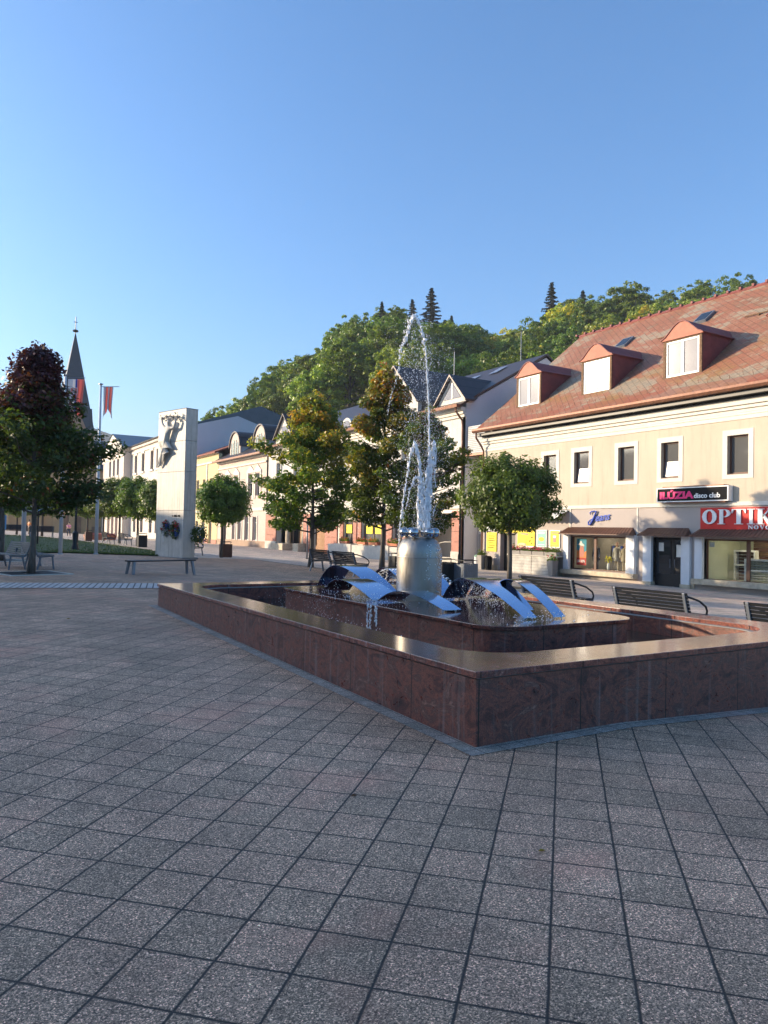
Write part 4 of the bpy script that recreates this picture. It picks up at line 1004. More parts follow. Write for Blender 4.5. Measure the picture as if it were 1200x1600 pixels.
t = board('door_sign', 'yellow board with dark marks over the snack bar door', 30.45, 31.9, 1.62, 2.22, 'yellow')
mb = MB()
for k in range(8): cy, cz = random.uniform(-.4, .3), random.uniform(.1, .5); mb.prism([(cy+.07*math.cos(R(a+k*40)), cz+.035*math.sin(R(a))) for a in range(0, 360, 60)], -.006, -.001, 0)
mb.build('picture_marks', M['black'], t)
t = board('white_notice', 'small white notice above the yellow notice board', 32.2, 33.0, 1.72, 2.3, 'paper')
# scalloped awning
t = thing('awning', 'pale wavy edged canopy over the snack bar boards', 'awning', (X0, 28.6, 2.3))
mb = MB(); n = 60
for i in range(n+1):
    y = -1.95+3.9*i/n; wv = .02*math.sin(i*1.3)
    mb.v += [(0, y, .5+wv), (-.75, y, .22+wv), (-.77, y, .10+.035*math.sin(i*1.3))]
    if i:
        o_ = 3*i; mb.f += [(o_-3, o_, o_+1, o_-2), (o_-2, o_+1, o_+2, o_-1)]; mb.mi += [0, 0]
o = mb.build('sheet', M['paper'], t); s_ = o.modifiers.new('s', 'SOLIDIFY'); s_.thickness = .008
# counter of grey boards, flower boxes, pots and bins
cb = (26.5, 28.75, -.52)
t = thing('board_counter', 'counter front of weathered grey boards under the snack bar boards', 'counter', cb)
for k, (a, b) in enumerate(((26.92, 28.72), (28.76, 30.55))): MB().box(26.45, 26.52, a, b, -.62, .44).build('board_panel', M['grey_wood'], t, cb)
MB().box(26.38, 26.97, 26.9, 30.57, .445, .49).build('top', M['concrete'], t, cb)
def flowerbox(label, y, mats, L=.85, x=26.62, z=.49):
    t = thing('flower_box', label, 'flower box', (x, y, z), 0, 'flower boxes on the counter')
    MB().prism([(-.13, 0), (.13, 0), (.16, .2), (-.16, .2)], -L/2, L/2, 1).build('box', M['planter'], t)
    mb = MB(); mb2 = MB()
    for k in range(260):
        px, py, pz = random.gauss(0, .09), random.uniform(-L/2, L/2), .2+abs(random.gauss(0, .09)); a = random.uniform(0, 6.3); q = random.uniform(.03, .055); n1 = Vector((math.cos(a), math.sin(a), random.uniform(-.3, .6))).normalized(); n2 = n1.orthogonal()
        v = [Vector((px, py, pz))+n1*q*s1+n2*q*s2*.7 for s1, s2 in ((-1, 0), (0, -1), (1, 0), (0, 1))]; mb.quad(*v)
    for k in range(46):
        px, py, pz = random.gauss(-.05, .1), random.uniform(-L/2, L/2), .28+abs(random.gauss(0, .07)); mb2.cur = random.choice([0, 0, 1]); mb2.ball((px, py, pz), random.uniform(.02, .04), 4)
    mb.build('leaves', M['leaf_green'], t)
    if mats: mb2.build('blossoms', [M[q] for q in mats], t)
flowerbox('flower box of pink blossoms at the left end of the counter', 30.1, ('petal', 'petal2')); flowerbox('flower box of pink blossoms second from the left on the counter', 29.2, ('petal2', 'petal'))
flowerbox('flower box of dark pink blossoms below the mint menu board', 28.3, ('petal', 'petal')); flowerbox('flower box of green leaves at the right end of the counter', 27.4, None)
def pot(label, x, y, h, w, mats):
    g = G(x, y)-.0; t = thing('plant_pot', label, 'plant pot', (x, y, g))
    MB().add([(s*w*.32, q*w*.32, 0) for s, q in ((-1, -1), (1, -1), (1, 1), (-1, 1))]+[(s*w*.5, q*w*.5, h) for s, q in ((-1, -1), (1, -1), (1, 1), (-1, 1))], [(3, 2, 1, 0), (4, 5, 6, 7), (0, 1, 5, 4), (1, 2, 6, 5), (2, 3, 7, 6), (3, 0, 4, 7)]).build('pot', M['planter'], t, bevel=.01)
    mb = MB()
    for k in range(150):
        p = Vector((random.gauss(0, w*.28), random.gauss(0, w*.28), h+abs(random.gauss(.03, .12)))); n1 = Vector((random.gauss(0, 1), random.gauss(0, 1), random.gauss(0, .5))).normalized(); n2 = n1.orthogonal()
        mb.quad(*[p+n1*.05*a+n2*.03*b for a, b in ((-1, 0), (0, -1), (1, 0), (0, 1))])
    mb.build('leaves', M['leaf_green'], t)
    if mats:
        mb = MB()
        for k in range(9): mb.ball((random.gauss(0, w*.2), random.gauss(0, w*.2), h+.12+random.random()*.12), .03, 4)
        mb.build('blossoms', M[mats], t)
pot('tall grey pot with small pink flowers beside the clothes shop window', 26.25, 27.0, .78, .42, 'petal')
pot('grey pot with a low plant beside the bins left of the snack bar door', 26.3, 32.6, .8, .42, None)
def bin_(label, x, y, h, w, mat, lid):
    t = thing('waste_bin', label, 'bin', (x, y, G(x, y)))
    MB().lathe([(0, 0), (w*.42, 0), (w*.5, h*.85), (0, h*.85)], 16).build('body', M[mat], t, smooth=40)
    MB().lathe([(w*.53, h*.85), (w*.52, h*.9), (w*.3, h), (0, h)], 16).build('lid', M[lid], t, smooth=40)
bin_('white round bin with a green rim left of the grey pot', 26.5, 33.25, .8, .36, 'white_frame', 'green_bin')
bin_('black bin between the grey pot and the snack bar door', 26.45, 32.2, .78, .40, 'black', 'black')
bin_('small pale bin against the wall by the snack bar door', 26.75, 32.45, .72, .36, 'concrete', 'concrete')

# ---------------- gap between the houses: set-back wall, louvres, gate
GB = (28, 34.3, -.6)
t = thing('passage_building', 'narrow set back plastered infill house with a grey louvred bay above the passage', 'building', GB)
mb = MB(); mb.box(28.0, 28.3, 33.5, 35.15, -1, 7.4); mb.build('wall', M['white_wall'], t, GB)
mb = MB(); mb.box(27.1, 27.98, 33.5, 35.1, 6.25, 7.9); mb.build('louvred_bay', M['louvre'], t, GB)
MB().box(26.95, 28.0, 33.48, 35.12, 6.12, 6.24).build('bay_floor', M['copper'], t, GB)
mb = MB(); mb.box(27.9, 27.97, 33.75, 34.9, -.6, 1.5); mb.build('gate', M['grey_metal'] if 0 else M['planter'], t, GB)
MB().box(27.86, 27.89, 34.0, 34.5, .6, 1.1).each('notice', M['paper'], t, GB)

# ---------------- central white building with dark standing seam roof
CB = (X0, 50.5, -.5)
cen = thing('gabled_white_building', 'long white building with dark metal roof, pointed gables and red brown ground floor pillars', 'building', CB)
Ya, Yb = 35.2, 66.0
cw = [(38.62, 36.97), (42.3, 40.7), (45.6, 44.0), (49.3, 47.7), (52.8, 51.2), (56.4, 54.8), (60.0, 58.4), (63.8, 62.2)]
mb = MB(); wallgrid(mb, FP, Ya, Yb, 3.0, 9.0, .35, [(b, a, 5.9, 7.65) for a, b in cw]); mb.build('upper_wall', M['white_wall'], cen, CB)
for a, b in cw:
    fwin(cen, CB, b, a, 5.9, 7.65, .2, 'white_frame', 'pane_grey', .07, (.33, .66), (.3,))
    mb = MB(); mb.box(X0-.05, X0+.0, b-.1, a+.1, 7.7, 7.82).box(X0-.1, X0+.2, b-.1, a+.1, 5.8, 5.89).box(X0-.03, X0, b-.1, a+.1, 4.1, 5.4); mb.each('window_moulding', M['trim'], cen, CB)
mb = MB(); mb.box(X0-.14, X0, Ya, Yb, 3.0, 3.35).box(X0-.08, X0, Ya, Yb, 3.5, 3.65).box(X0-.12, X0, Ya, Yb, 8.5, 8.68).box(X0-.22, X0, Ya, Yb, 8.68, 8.88).box(X0-.38, X0, Ya, Yb, 8.88, 9.1); mb.build('cornice', M['trim'], cen, CB, bevel=.02)
# ground floor: pillars, arcade recess
holes = [(36.3, 41.3, -.9, 2.75), (44.6, 47.5, .55, 2.4), (48.7, 50.3, .55, 2.4), (41.8, 43.2, .55, 2.4), (53.4, 56.2, -.9, 2.5), (57.6, 63.4, -.9, 2.5)]
mb = MB(); wallgrid(mb, FP, Ya, Yb, -1, 3.0, .5, holes); mb.build('ground_floor_wall', M['ivory'], cen, CB)
for a, b in ((35.5, 36.3), (41.3, 41.8), (43.2, 43.9), (44.1, 44.6), (47.5, 48.0), (48.2, 48.7), (50.3, 50.9), (51.3, 53.4), (56.2, 57.6), (63.4, 65.9)):
    z = .6 if 41 < a < 50.5 else -.9
    n = 6; mb = MB()
    for i in range(n):
        z0, z1 = z+(2.9-z)*i/n, z+(2.9-z)*(i+1)/n; mb.box(X0-.09, X0-.004, a, b, z0+.012, z1-.012)
    mb.build('pillar_cladding', M['red_stone'], cen, CB)
mb = MB()
for a, b in ((35.45, 36.35), (63.35, 65.95)): mb.box(X0-.12, X0, a, b, -.9, .42)
mb.each('pillar_base', M['concrete'], cen, CB)
for a, b in ((44.6, 47.5), (48.7, 50.3), (41.8, 43.2)): fwin(cen, CB, a, b, .55, 2.4, .2, 'brown_frame', 'pane_grey', .06, (.5,), name='shop_window')
mb = MB(); mb.quad((29.5, 36.2, -1), (29.5, 36.2, 2.8), (29.5, 41.4, 2.8), (29.5, 41.4, -1)); mb.box(27.5, 29.5, 41.32, 41.4, -1, 2.75).box(27.5, 29.5, 36.2, 36.28, -1, 2.75).box(27.5, 29.6, 36.2, 41.4, 2.76, 2.8); mb.build('arcade_wall', M['cream_wall'], cen, CB)
mb = MB(); mb.box(29.1, 29.49, 37.2, 39, -1, .35).box(28.4, 29.49, 38.2, 40.5, -1, -.05).tube([(28.3, 40.4, .7), (28.3, 38.9, .95), (28.3, 38.2, .95)], .03, 6); mb.build('steps', M['concrete'], cen, CB)
mb = MB(); mb.quad((28.6, 53.2, -1), (28.6, 53.2, 2.6), (28.6, 63.5, 2.6), (28.6, 63.5, -1)); mb.build('porch_wall', M['church_trim'], cen, CB)
for a, b, z0 in ((54.0, 55.6, -.5), (58.3, 59.3, .2), (59.9, 61.0, .2), (61.8, 62.8, .2)): MB().box(28.5, 28.58, a, b, z0, 2.2).build('dark_door' if z0 < 0 else 'dark_window', M['pane'], cen, CB)
mb = MB(); mb.box(26.2, 27.2, 56.9, 58.0, -.9, .35).box(26.2, 27.2, 60.2, 62.9, -.9, .28).lathe([(.26, -.5), (.22, 2.6)], 14, (27.1, 61.0, 0)).lathe([(.26, -.5), (.22, 2.6)], 14, (27.1, 57.6, 0)); mb.each('porch_step', M['sandstone'], cen, CB)
mb = MB()
for i, (a, b) in enumerate(((50.55, 51.7), (47.9, 50.5), (44.2, 47.85), (42.6, 44.15), (41.6, 42.55))): mb.box(26.35-.06*(i % 2), 26.9, a, b, -.9, .50+.05*(i % 2))
mb.build('terrace_wall', M['concrete'], cen, CB)
# roof
sl = .57; xr, zr = 33.3, 13.3
mb = MB(); mb.prism([(26.45, 9.18), (33.4, 13.2), (40.4, 9.18), (40.4, 9.05), (33.4, 13.05), (26.45, 9.05)], Ya-.12, Yb+.1, 1); rf = mb.build('roof', M['roof_dark'], cen, CB)
mb = MB(); mb.prism([(27.0, -1), (39.8, -1), (39.8, 9.2), (33.4, 12.95), (27.0, 9.3)], Ya-.02, Ya+.28, 1).prism([(27.0, 3), (39.8, 3), (39.8, 9.2), (33.4, 12.95), (27.0, 9.3)], Yb-.3, Yb, 1).box(39.5, 39.8, Ya+.28, Yb-.3, -1, 9.2); mb.build('gable_wall', M['lilac_wall'], cen, CB)
for (yc, hw, zb, ze, za, xf_) in ((36.55, 1.42, 9.25, 9.72, 11.2, 26.98), (43.1, 2.75, 9.2, 10.35, 12.95, 26.98), (62.0, 2.0, 9.2, 10.0, 12.0, 26.98)):
    g = MB(); g.prism([(yc-hw, zb-.2), (yc+hw, zb-.2), (yc+hw, ze), (yc, za), (yc-hw, ze)], xf_, xf_+.3, 0); d = g.build('gable', M['white_wall'], cen, CB)
    k = (za-ze)/hw; o_ = .22
    xb_ = 26.45+(za-9.18)/.578+.3
    mb = MB()
    for sg in (-1, 1):
        a0 = (yc+sg*(hw+o_), ze-k*o_+.06); a1 = (yc, za+.06)
        xe = 26.45+(ze-9.18)/.578
        mb.add([(xf_-.28, a0[0], a0[1]), (xf_-.28, a1[0], a1[1]), (xb_, a1[0], a1[1]), (max(xe, xf_), a0[0], a0[1]), (xf_-.28, a0[0], a0[1]-.12), (xf_-.28, a1[0], a1[1]-.12), (xb_, a1[0], a1[1]-.12), (max(xe, xf_), a0[0], a0[1]-.12)],
               [(0, 1, 2, 3), (7, 6, 5, 4), (0, 4, 5, 1), (0, 3, 7, 4), (3, 2, 6, 7)])
    mb.build('gable_roof', M['roof_dark'], d, CB)
    mb = MB()
    for sg in (-1, 1):
        y0_, y1_ = yc+sg*hw*.92, yc; mb.add([(xf_-.05, y0_, ze-.02), (xf_-.05, y1_, za-.12), (xf_-.05, y1_, za-.30), (xf_-.05, yc+sg*(hw*.92-.2), ze-.02), (xf_, y0_, ze-.02), (xf_, y1_, za-.12), (xf_, y1_, za-.30), (xf_, yc+sg*(hw*.92-.2), ze-.02)], [(0, 1, 2, 3), (0, 4, 5, 1), (3, 2, 6, 7), (0, 3, 7, 4)])
    mb.build('gable_trim', M['trim'], d, CB)
    if hw < 2:
        MB().prism([(yc-hw*.62, ze+.05), (yc+hw*.62, ze+.05), (yc, za-.45)], xf_-.03, xf_-.01, 0).build('pane', M['pane_sky'], d, CB)
        MB().box(xf_-.05, xf_-.031, yc-.05, yc+.05, ze+.05, za-.45).build('glazing_bar', M['white_frame'], d, CB)
    else:
        MB().box(xf_-.03, xf_-.01, yc-.7, yc+.7, 9.5, 10.9).build('pane', M['pane_sky'], d, CB)
for yy in (50.8, 56.5):
    d = MB(); pr_ = [(yy+.85*math.cos(R(a)), 9.5+.85*math.sin(R(a))) for a in range(0, 181, 15)]; d.prism(pr_, 27.3, 28.9, 0); d = d.build('arch_dormer', M['trim'], cen, CB)
    MB().prism([(yy+.6*math.cos(R(a)), 9.55+.6*math.sin(R(a))) for a in range(0, 181, 15)], 27.26, 27.29, 0).build('pane', M['pane_sky'], d, CB)
for (xx, yy) in ((32.2, 38.5), (31.6, 40.6), (32.3, 48.0)):
    z = 9.18+.578*(xx-26.45); MB().add([(xx-.5, yy-.45, z-.2), (xx+.5, yy-.45, z+.38), (xx+.5, yy+.45, z+.38), (xx-.5, yy+.45, z-.2)], [(0, 1, 2, 3)]).build('roof_window', M['pane_sky'], cen, CB)
MB().tube([(33.4, 37.6, 13), (33.4, 37.6, 15.2)], .03, 6).tube([(28.3, 38.2, 11.0), (28.3, 38.2, 13.2)], .03, 6).tube([(33.4, 51, 13), (33.4, 51, 14.9)], .03, 6).build('lightning_rod', M['grey_metal'], cen, CB)
mb = MB(); mb.prism([(26.20, 9.02), (26.42, 9.02), (26.45, 9.2), (26.17, 9.2)], Ya-.15, Yb+.1, 1).tube([(26.35, 35.35, 9.05), (26.35, 35.35, 8.85), (26.55, 35.35, 8.6), (26.85, 35.35, 8.3), (26.9, 35.35, 8.0), (26.9, 35.35, -.5)], .065, 8); mb.build('gutter', M['copper'], cen, CB)
for k, (y, lab) in enumerate(((46.9, 'terracotta box of red geraniums in the wide window of the white building'), (45.2, 'terracotta box of orange geraniums at the right of the wide window'), (49.6, 'terracotta box of geraniums in the narrow window by the terrace'), (42.6, 'terracotta box of geraniums in the window behind the fountain column'))):
    t = thing('window_box', lab, 'flower box', (26.7, y, .56)); MB().prism([(-.1, 0), (.1, 0), (.14, .2), (-.14, .2)], -.6, .6, 1).build('box', M['terracotta'], t)
    mb = MB(); mb2 = MB()
    for i in range(220):
        p = Vector((random.gauss(-.03, .09), random.uniform(-.6, .6), .2+abs(random.gauss(0, .12)))); n1 = Vector((random.gauss(0, 1), random.gauss(0, 1), random.gauss(0, .5))).normalized(); n2 = n1.orthogonal(); mb.quad(*[p+n1*.06*a+n2*.04*b for a, b in ((-1, 0), (0, -1), (1, 0), (0, 1))])
    for i in range(30): mb2.ball((random.gauss(-.1, .08), random.uniform(-.6, .6), .3+abs(random.gauss(0, .1))), .035, 4)
    mb.build('leaves', M['leaf_fresh'], t); mb2.build('blossoms', M[['red', 'orange', 'red', 'salmon'][k]], t)
for k, y in enumerate((46.6, 45.3, 49.7)):
    tag(MB().box(27.12, 27.14, y-.45, y+.45, 1.35, 2.0).build('window_poster', M['yellow'], None, (27.12, y, 1.35), loc=(27.12, y, 1.35)), ['yellow poster in the middle of the wide pillar framed window', 'yellow poster at the right end of the wide pillar framed window', 'yellow poster in the narrow window by the terrace'][k], 'poster')

# ---------------- pale pink house
PB = (X0, 73, -.4); pk = thing('pink_house', 'pale pink house with two barrel dormers and tall windows', 'building', PB)
wn2 = [(70.85, 69.6), (68.9, 67.7), (77.6, 76.4), (74.9, 73.7)]; wn1 = [(75.3, 74.4), (73.6, 72.6), (71.6, 70.5), (69.4, 68.3)]
mb = MB(); wallgrid(mb, FP, 66.1, 80.1, -.9, 8.6, .4, [(b, a, 4.8, 7.0) for a, b in wn2]+[(b, a, .4, 2.7) for a, b in wn1]+[(77.2, 78.4, -.9, 2.4)]); mb.build('wall', M['pink_wall'], pk, PB)
for a, b in wn2:
    fwin(pk, PB, b, a, 4.8, 7.0, .2, 'white_frame', 'pane', .08, (.5,), (.6,)); mb = MB()
    mb.box(X0-.07, X0, b-.28, b-.02, 4.5, 7.1).box(X0-.07, X0, a+.02, a+.28, 4.5, 7.1).box(X0-.1, X0, b-.32, a+.32, 7.1, 7.3).prism([(b-.3, 7.31), (a+.3, 7.31), ((a+b)/2, 7.85)], X0-.09, X0-.01, 0); mb.each('window_surround', M['trim'], pk, PB)
for a, b in wn1:
    fwin(pk, PB, b, a, .4, 2.7, .2, 'white_frame', 'pane_green', .07, (), (.75,)); MB().box(X0-.06, X0, b-.2, b-.01, .3, 2.8).box(X0-.06, X0, a+.01, a+.2, .3, 2.8).each('window_surround', M['trim'], pk, PB)
MB().box(X0+.2, X0+.26, 77.2, 78.4, -.9, 2.4).each('door', M['pane'], pk, PB)
MB().box(X0-.08, X0, 66.1, 77.1, -.9, .33).box(X0-.08, X0, 78.5, 80.0, -.9, .33).each('plinth', M['plinth'], pk, PB)
MB().box(X0-.1, X0, 66.1, 80.1, 3.3, 3.6).box(X0-.12, X0, 66.1, 80.1, 7.95, 8.1).box(X0-.3, X0, 66.1, 80.1, 8.6, 8.85).build('cornice', M['trim'], pk, PB)
MB().prism([(26.45, 8.95), (33, 13.0), (39.5, 8.95), (39.5, 8.8), (33, 12.85), (26.45, 8.8)], 66.1, 80.2, 1).build('roof', M['roof_dark'], pk, PB)
MB().box(39.0, 39.3, 66.1, 80.1, -.9, 8.9).prism([(27.4, -.9), (39, -.9), (39, 8.8), (33, 12.8), (27.4, 9.2)], 79.8, 80.08, 1).prism([(27.4, 3), (39, 3), (39, 8.8), (33, 12.8), (27.4, 9.2)], 66.12, 66.3, 1).build('end_wall', M['lilac_wall'], pk, PB)
MB().box(26.2, 26.45, 66.1, 80.2, 8.72, 8.9).build('gutter', M['copper'], pk, PB)
for yc in (75.7, 68.6):
    hw = 1.55; xf_ = 27.25; d = MB(); d.prism([(yc-hw, 8.9)]+[(yc+hw*math.cos(R(a)), 10.2+hw*math.sin(R(a))) for a in range(180, -1, -12)]+[(yc+hw, 8.9)], xf_, xf_+.25, 0)
    d = d.build('barrel_dormer', M['pink_wall'], pk, PB)
    mb = MB()
    for i, a in enumerate(range(180, -1, -12)):
        y, z = yc+(hw+.14)*math.cos(R(a)), 10.2+(hw+.14)*math.sin(R(a)); y2, z2 = yc+hw*math.cos(R(a)), 10.2+hw*math.sin(R(a)); mb.v += [(xf_-.15, y, z), (32.5, y, z), (xf_-.15, y2, z2), (32.5, y2, z2)]
        if i: o_ = 4*i; mb.f += [(o_-4, o_, o_+1, o_-3), (o_-2, o_-1, o_+3, o_+2), (o_-4, o_-2, o_+2, o_)]; mb.mi += [0]*3
    mb.build('barrel_roof', M['roof_dark'], d, PB, smooth=40)
    MB().box(xf_+.25, 31, yc-hw+.02, yc-hw+.1, 9.1, 10.2).box(xf_+.25, 31, yc+hw-.1, yc+hw-.02, 9.1, 10.2).each('dormer_cheek', M['lilac_wall'], d, PB)
    for q in (-.8, 0, .8):
        MB().box(xf_-.02, xf_-.005, yc+q-.27, yc+q+.27, 9.2, 10.9-abs(q)*.3).build('pane', M['pane_green'], d, PB)
        MB().box(xf_-.06, xf_-.021, yc+q-.34, yc+q-.27, 9.15, 10.95-abs(q)*.3).box(xf_-.06, xf_-.021, yc+q+.27, yc+q+.34, 9.15, 10.95-abs(q)*.3).build('window_frame', M['trim'], d, PB)
# ---------------- yellow house with red tiles
LB = (X0, 84.6, -.4); yl = thing('yellow_house', 'yellow house with a red tiled roof beside the pink house', 'building', LB)
wn2 = [(88.2, 87.2), (85.8, 84.8), (83.2, 82.2)]
mb = MB(); wallgrid(mb, FP, 80.25, 89.1, -.9, 9.9, .4, [(b, a, 5.0, 7.2) for a, b in wn2]+[(b, a, -.5, 2.3) for a, b in wn2]); mb.build('wall', M['yellow_wall'], yl, LB)
for a, b in wn2: fwin(yl, LB, b, a, 5.0, 7.2, .2, 'white_frame', 'pane', .08, (.5,)); fwin(yl, LB, b, a, -.5, 2.3, .2, 'white_frame', 'pane_grey', .08, (.5,), name='shop_window')
MB().box(X0-.12, X0, 80.25, 89.1, 8.9, 9.1).box(X0-.1, X0, 80.25, 89.1, 3.3, 3.5).box(X0-.25, X0, 80.25, 89.1, 9.9, 10.05).box(X0-.08, X0, 84.0, 84.3, 3.5, 8.9).build('cornice', M['trim'], yl, LB)
MB().box(X0-.07, X0, 80.3, 82.1, -.9, .2).box(X0-.07, X0, 83.3, 84.7, -.9, .2).box(X0-.07, X0, 85.9, 87.1, -.9, .2).each('plinth', M['red_stone'], yl, LB)
MB().prism([(26.5, 10.05), (33, 12.6), (39.5, 10.05), (39.5, 9.9), (33, 12.45), (26.5, 9.9)], 80.2, 89.1, 1).build('roof', M['clay_roof'], yl, LB)
MB().box(39, 39.3, 80.25, 89.1, -.9, 10).build('rear_wall', M['yellow_wall'], yl, LB)
# ---------------- long ivory school-like building with pediment
HB = (X0, 118, -.4); sc_ = thing('pediment_building', 'long ivory neoclassical building with a pediment and a blue grey roof', 'building', HB)
yw = [142.0, 116+4.3, 115.6, 110.2, 106.8, 102.5, 98, 93.5]; wins = [(y-.85, y+.85) for y in yw]; pw = [(y-.85, y+.85) for y in (134.2, 131, 127.8)]
mb = MB(); wallgrid(mb, FP, 89.2, 147, -.9, 14.1, .5, [(a, b, 9.9, 12.6) for a, b in wins]+[(a, b, .6, 3.6) for a, b in wins]); mb.build('wall', M['school_wall'], sc_, HB)
for a, b in wins:
    fwin(sc_, HB, a, b, 9.9, 12.6, .3, 'brown_frame', 'pane', .1, (.5,), (.6,)); fwin(sc_, HB, a, b, .6, 3.6, .3, 'brown_frame', 'pane', .1, (.5,), (.6,), name='lower_window')
    MB().box(X0-.2, X0+.25, a-.3, b+.3, 9.6, 9.88).box(X0-.12, X0, a-.2, b+.2, 12.65, 12.95).each('window_sill', M['trim'], sc_, HB)
MB().box(X0-.35, X0, 89.2, 124, 13.7, 14.1).box(X0-.35, X0, 138.6, 147, 13.7, 14.1).box(X0-.15, X0, 89.2, 123.4, 12.98, 13.35).box(X0-.15, X0, 139, 147, 12.98, 13.35).box(X0-.2, X0, 89.2, 123.4, 5.6, 6.0).build('cornice', M['school_trim'], sc_, HB)
pj = MB(); wallgrid(pj, lambda a, b, c: (X0-1.2+c, a, b), 123.4, 139, -.9, 13.9, 1.19, [(a, b, 9.9, 12.6) for a, b in pw]+[(126.8, 129, -.9, 3.4), (130, 132.2, -.9, 3.4), (133.2, 135.4, -.9, 3.4)])
pj = pj.build('projecting_bay', M['school_wall'], sc_, HB)
for a, b in pw: fwin(sc_, HB, a, b, 9.9, 12.6, .4, 'brown_frame', 'pane', .1, (.5,), (.6,), x=X0-1.2); MB().box(X0-1.35, X0-1.2, a-.25, b+.25, 9.5, 9.85).box(X0-1.32, X0-1.2, a-.15, b+.15, 6.9, 9.2).each('window_apron', M['trim'], sc_, HB)
MB().box(X0-.7, X0-.6, 126.8, 129, -.9, 3.4).box(X0-.7, X0-.6, 130, 132.2, -.9, 3.4).box(X0-.7, X0-.6, 133.2, 135.4, -.9, 3.4).each('door', M['church_trim'], sc_, HB)
MB().prism([(122.9, 14.25), (139.5, 14.25), (131.2, 16.9)], X0-1.5, X0-1.0, 0).build('pediment', M['trim'], sc_, HB)
MB().prism([(125.6, 14.7), (136.8, 14.7), (131.2, 16.3)], X0-1.53, X0-1.505, 0).build('tympanum', M['school_wall'], sc_, HB)
MB().box(X0-1.5, X0, 122.9, 139.5, 13.92, 14.24).box(X0-1.3, X0-1.2, 123.4, 139, 12.8, 13.1).build('entablature', M['trim'], sc_, HB)
MB().prism([(26.2, 14.12), (35.5, 17.3), (45, 14.12)], 89.4, 147.3, 1).build('roof', M['roof_blue'], sc_, HB)
mb = MB(); mb.add([(X0-1.6, 122.6, 14.3), (X0-1.6, 131.2, 17.1), (33.5, 131.2, 17.1), (26.5, 122.6, 14.3), (X0-1.6, 139.8, 14.3), (26.5, 139.8, 14.3)], [(0, 3, 2, 1), (1, 2, 5, 4)]); mb.build('pediment_roof', M['roof_blue'], sc_, HB)
MB().prism([(26.9, -.9), (48.5, -.9), (48.5, 11.5), (38, 13.9), (32.3, 15.65), (26.9, 14.1)], 89.0, 89.18, 1).box(48, 48.4, 89.3, 147, -.9, 14).build('end_wall', M['lilac_wall'], sc_, HB)
MB().box(27, 48, 146.7, 146.98, -.9, 14).build('far_wall', M['school_wall'], sc_, HB)
text('lettering', 'MESTSKÝ ÚRAD', .55, M['church_trim'], sc_, facmat(134.6-0-HB[1]+0, 13.15-HB[2]-.0, -1.25), extrude=.01, space=1.3) if 0 else None

# ---------------- church
KB = (22, 165, .2); ch = thing('church', 'ochre church with pointed windows and a tall dark spire beyond the lawn', 'church', KB)
def cpt(a, z): return a
mb = MB(); wallgrid(mb, lambda a, b, c: (a, 158+c, b), 9, 30.5, -.5, 12.6, .8, [(25.2, 27.2, 3.6, 10.2), (19.4, 21.2, 3.6, 10.2), (13.6, 15.4, 3.6, 10.2)]); mb.build('nave_wall', M['church_wall'], ch, KB)
MB().box(9, 30.5, 180, 180.5, -.5, 12.6).box(30, 30.4, 158.9, 180, -.5, 12.6).box(9.02, 9.4, 158.9, 180, -.5, 12.6).build('outer_wall', M['church_wall'], ch, KB)
for c in (26.2, 20.3, 14.5):
    arch = [(c-1.5, 3.2), (c+1.5, 3.2), (c+1.5, 8.2)]+[(c+1.5*math.cos(R(a)), 8.2+2.9*math.sin(R(a))**.9) for a in range(15, 166, 15)]+[(c-1.5, 8.2)]
    f_ = MB().prism(arch, 157.85, 157.99, 1).build('gothic_window', M['church_trim'], ch, KB)
    arch2 = [(c-1.05, 3.7), (c+1.05, 3.7), (c+1.05, 8.2)]+[(c+1.05*math.cos(R(a)), 8.2+2.2*math.sin(R(a))**.9) for a in range(15, 166, 15)]+[(c-1.05, 8.2)]
    MB().prism(arch2, 157.80, 157.84, 1).build('pane', M['pane_sky'], f_, KB)
    mb = MB()
    for q in (-.35, .35): mb.box(c+q-.06, c+q+.06, 157.74, 157.79, 3.7, 9.2)
    for z in (4.7, 5.7, 6.7, 7.7): mb.box(c-1.05, c+1.05, 157.75, 157.785, z-.05, z+.05)
    mb.build('tracery', M['church_trim'], f_, KB)
for c in (29.5, 23.3, 17.4, 11.5): MB().box(c-.55, c+.55, 156.7, 157.98, -.5, 9.5).box(c-.5, c+.5, 157.1, 157.98, 9.5, 11.3).box(c-.65, c+.65, 156.6, 157.98, -.5, 1.6).each('buttress', M['church_wall'], ch, KB)
MB().box(8.8, 30.7, 157.6, 158, 12.3, 12.8).box(8.9, 30.6, 157.8, 158, -.5, 1.2).build('cornice', M['church_trim'], ch, KB)
MB().prism([(157.2, 12.6), (169, 19.8), (181, 12.6)], 8.5, 31.5, 0).build('roof', M['roof_church'], ch, KB)
TX, TY = 23.5, 164.2   # tower
MB().box(TX-3.6, TX+3.6, TY-6.5, TY+.8, -.5, 20.0).build('tower', M['church_wall'], ch, KB)
for (za, zb_) in ((7, 7.5), (14, 14.5), (19.4, 20.0)): MB().box(TX-3.8, TX+3.8, TY-6.7, TY+1, za, zb_).build('tower_band', M['church_trim'], ch, KB)
for q in (-1.4, 1.4): MB().prism([(TX+q-.7, 15), (TX+q+.7, 15), (TX+q+.7, 17.6), (TX+q, 18.8), (TX+q-.7, 17.6)], TY-6.56, TY-6.51, 1).build('belfry_opening', M['black'], ch, KB)
MB().prism([(TX-1.6, -.5), (TX+1.6, -.5), (TX+1.6, 3.4), (TX, 5.4), (TX-1.6, 3.4)], TY-6.6, TY-6.52, 1).build('portal', M['church_trim'], ch, KB)
cx, cy = TX, TY-2.85
mb = MB(); b0 = 3.7
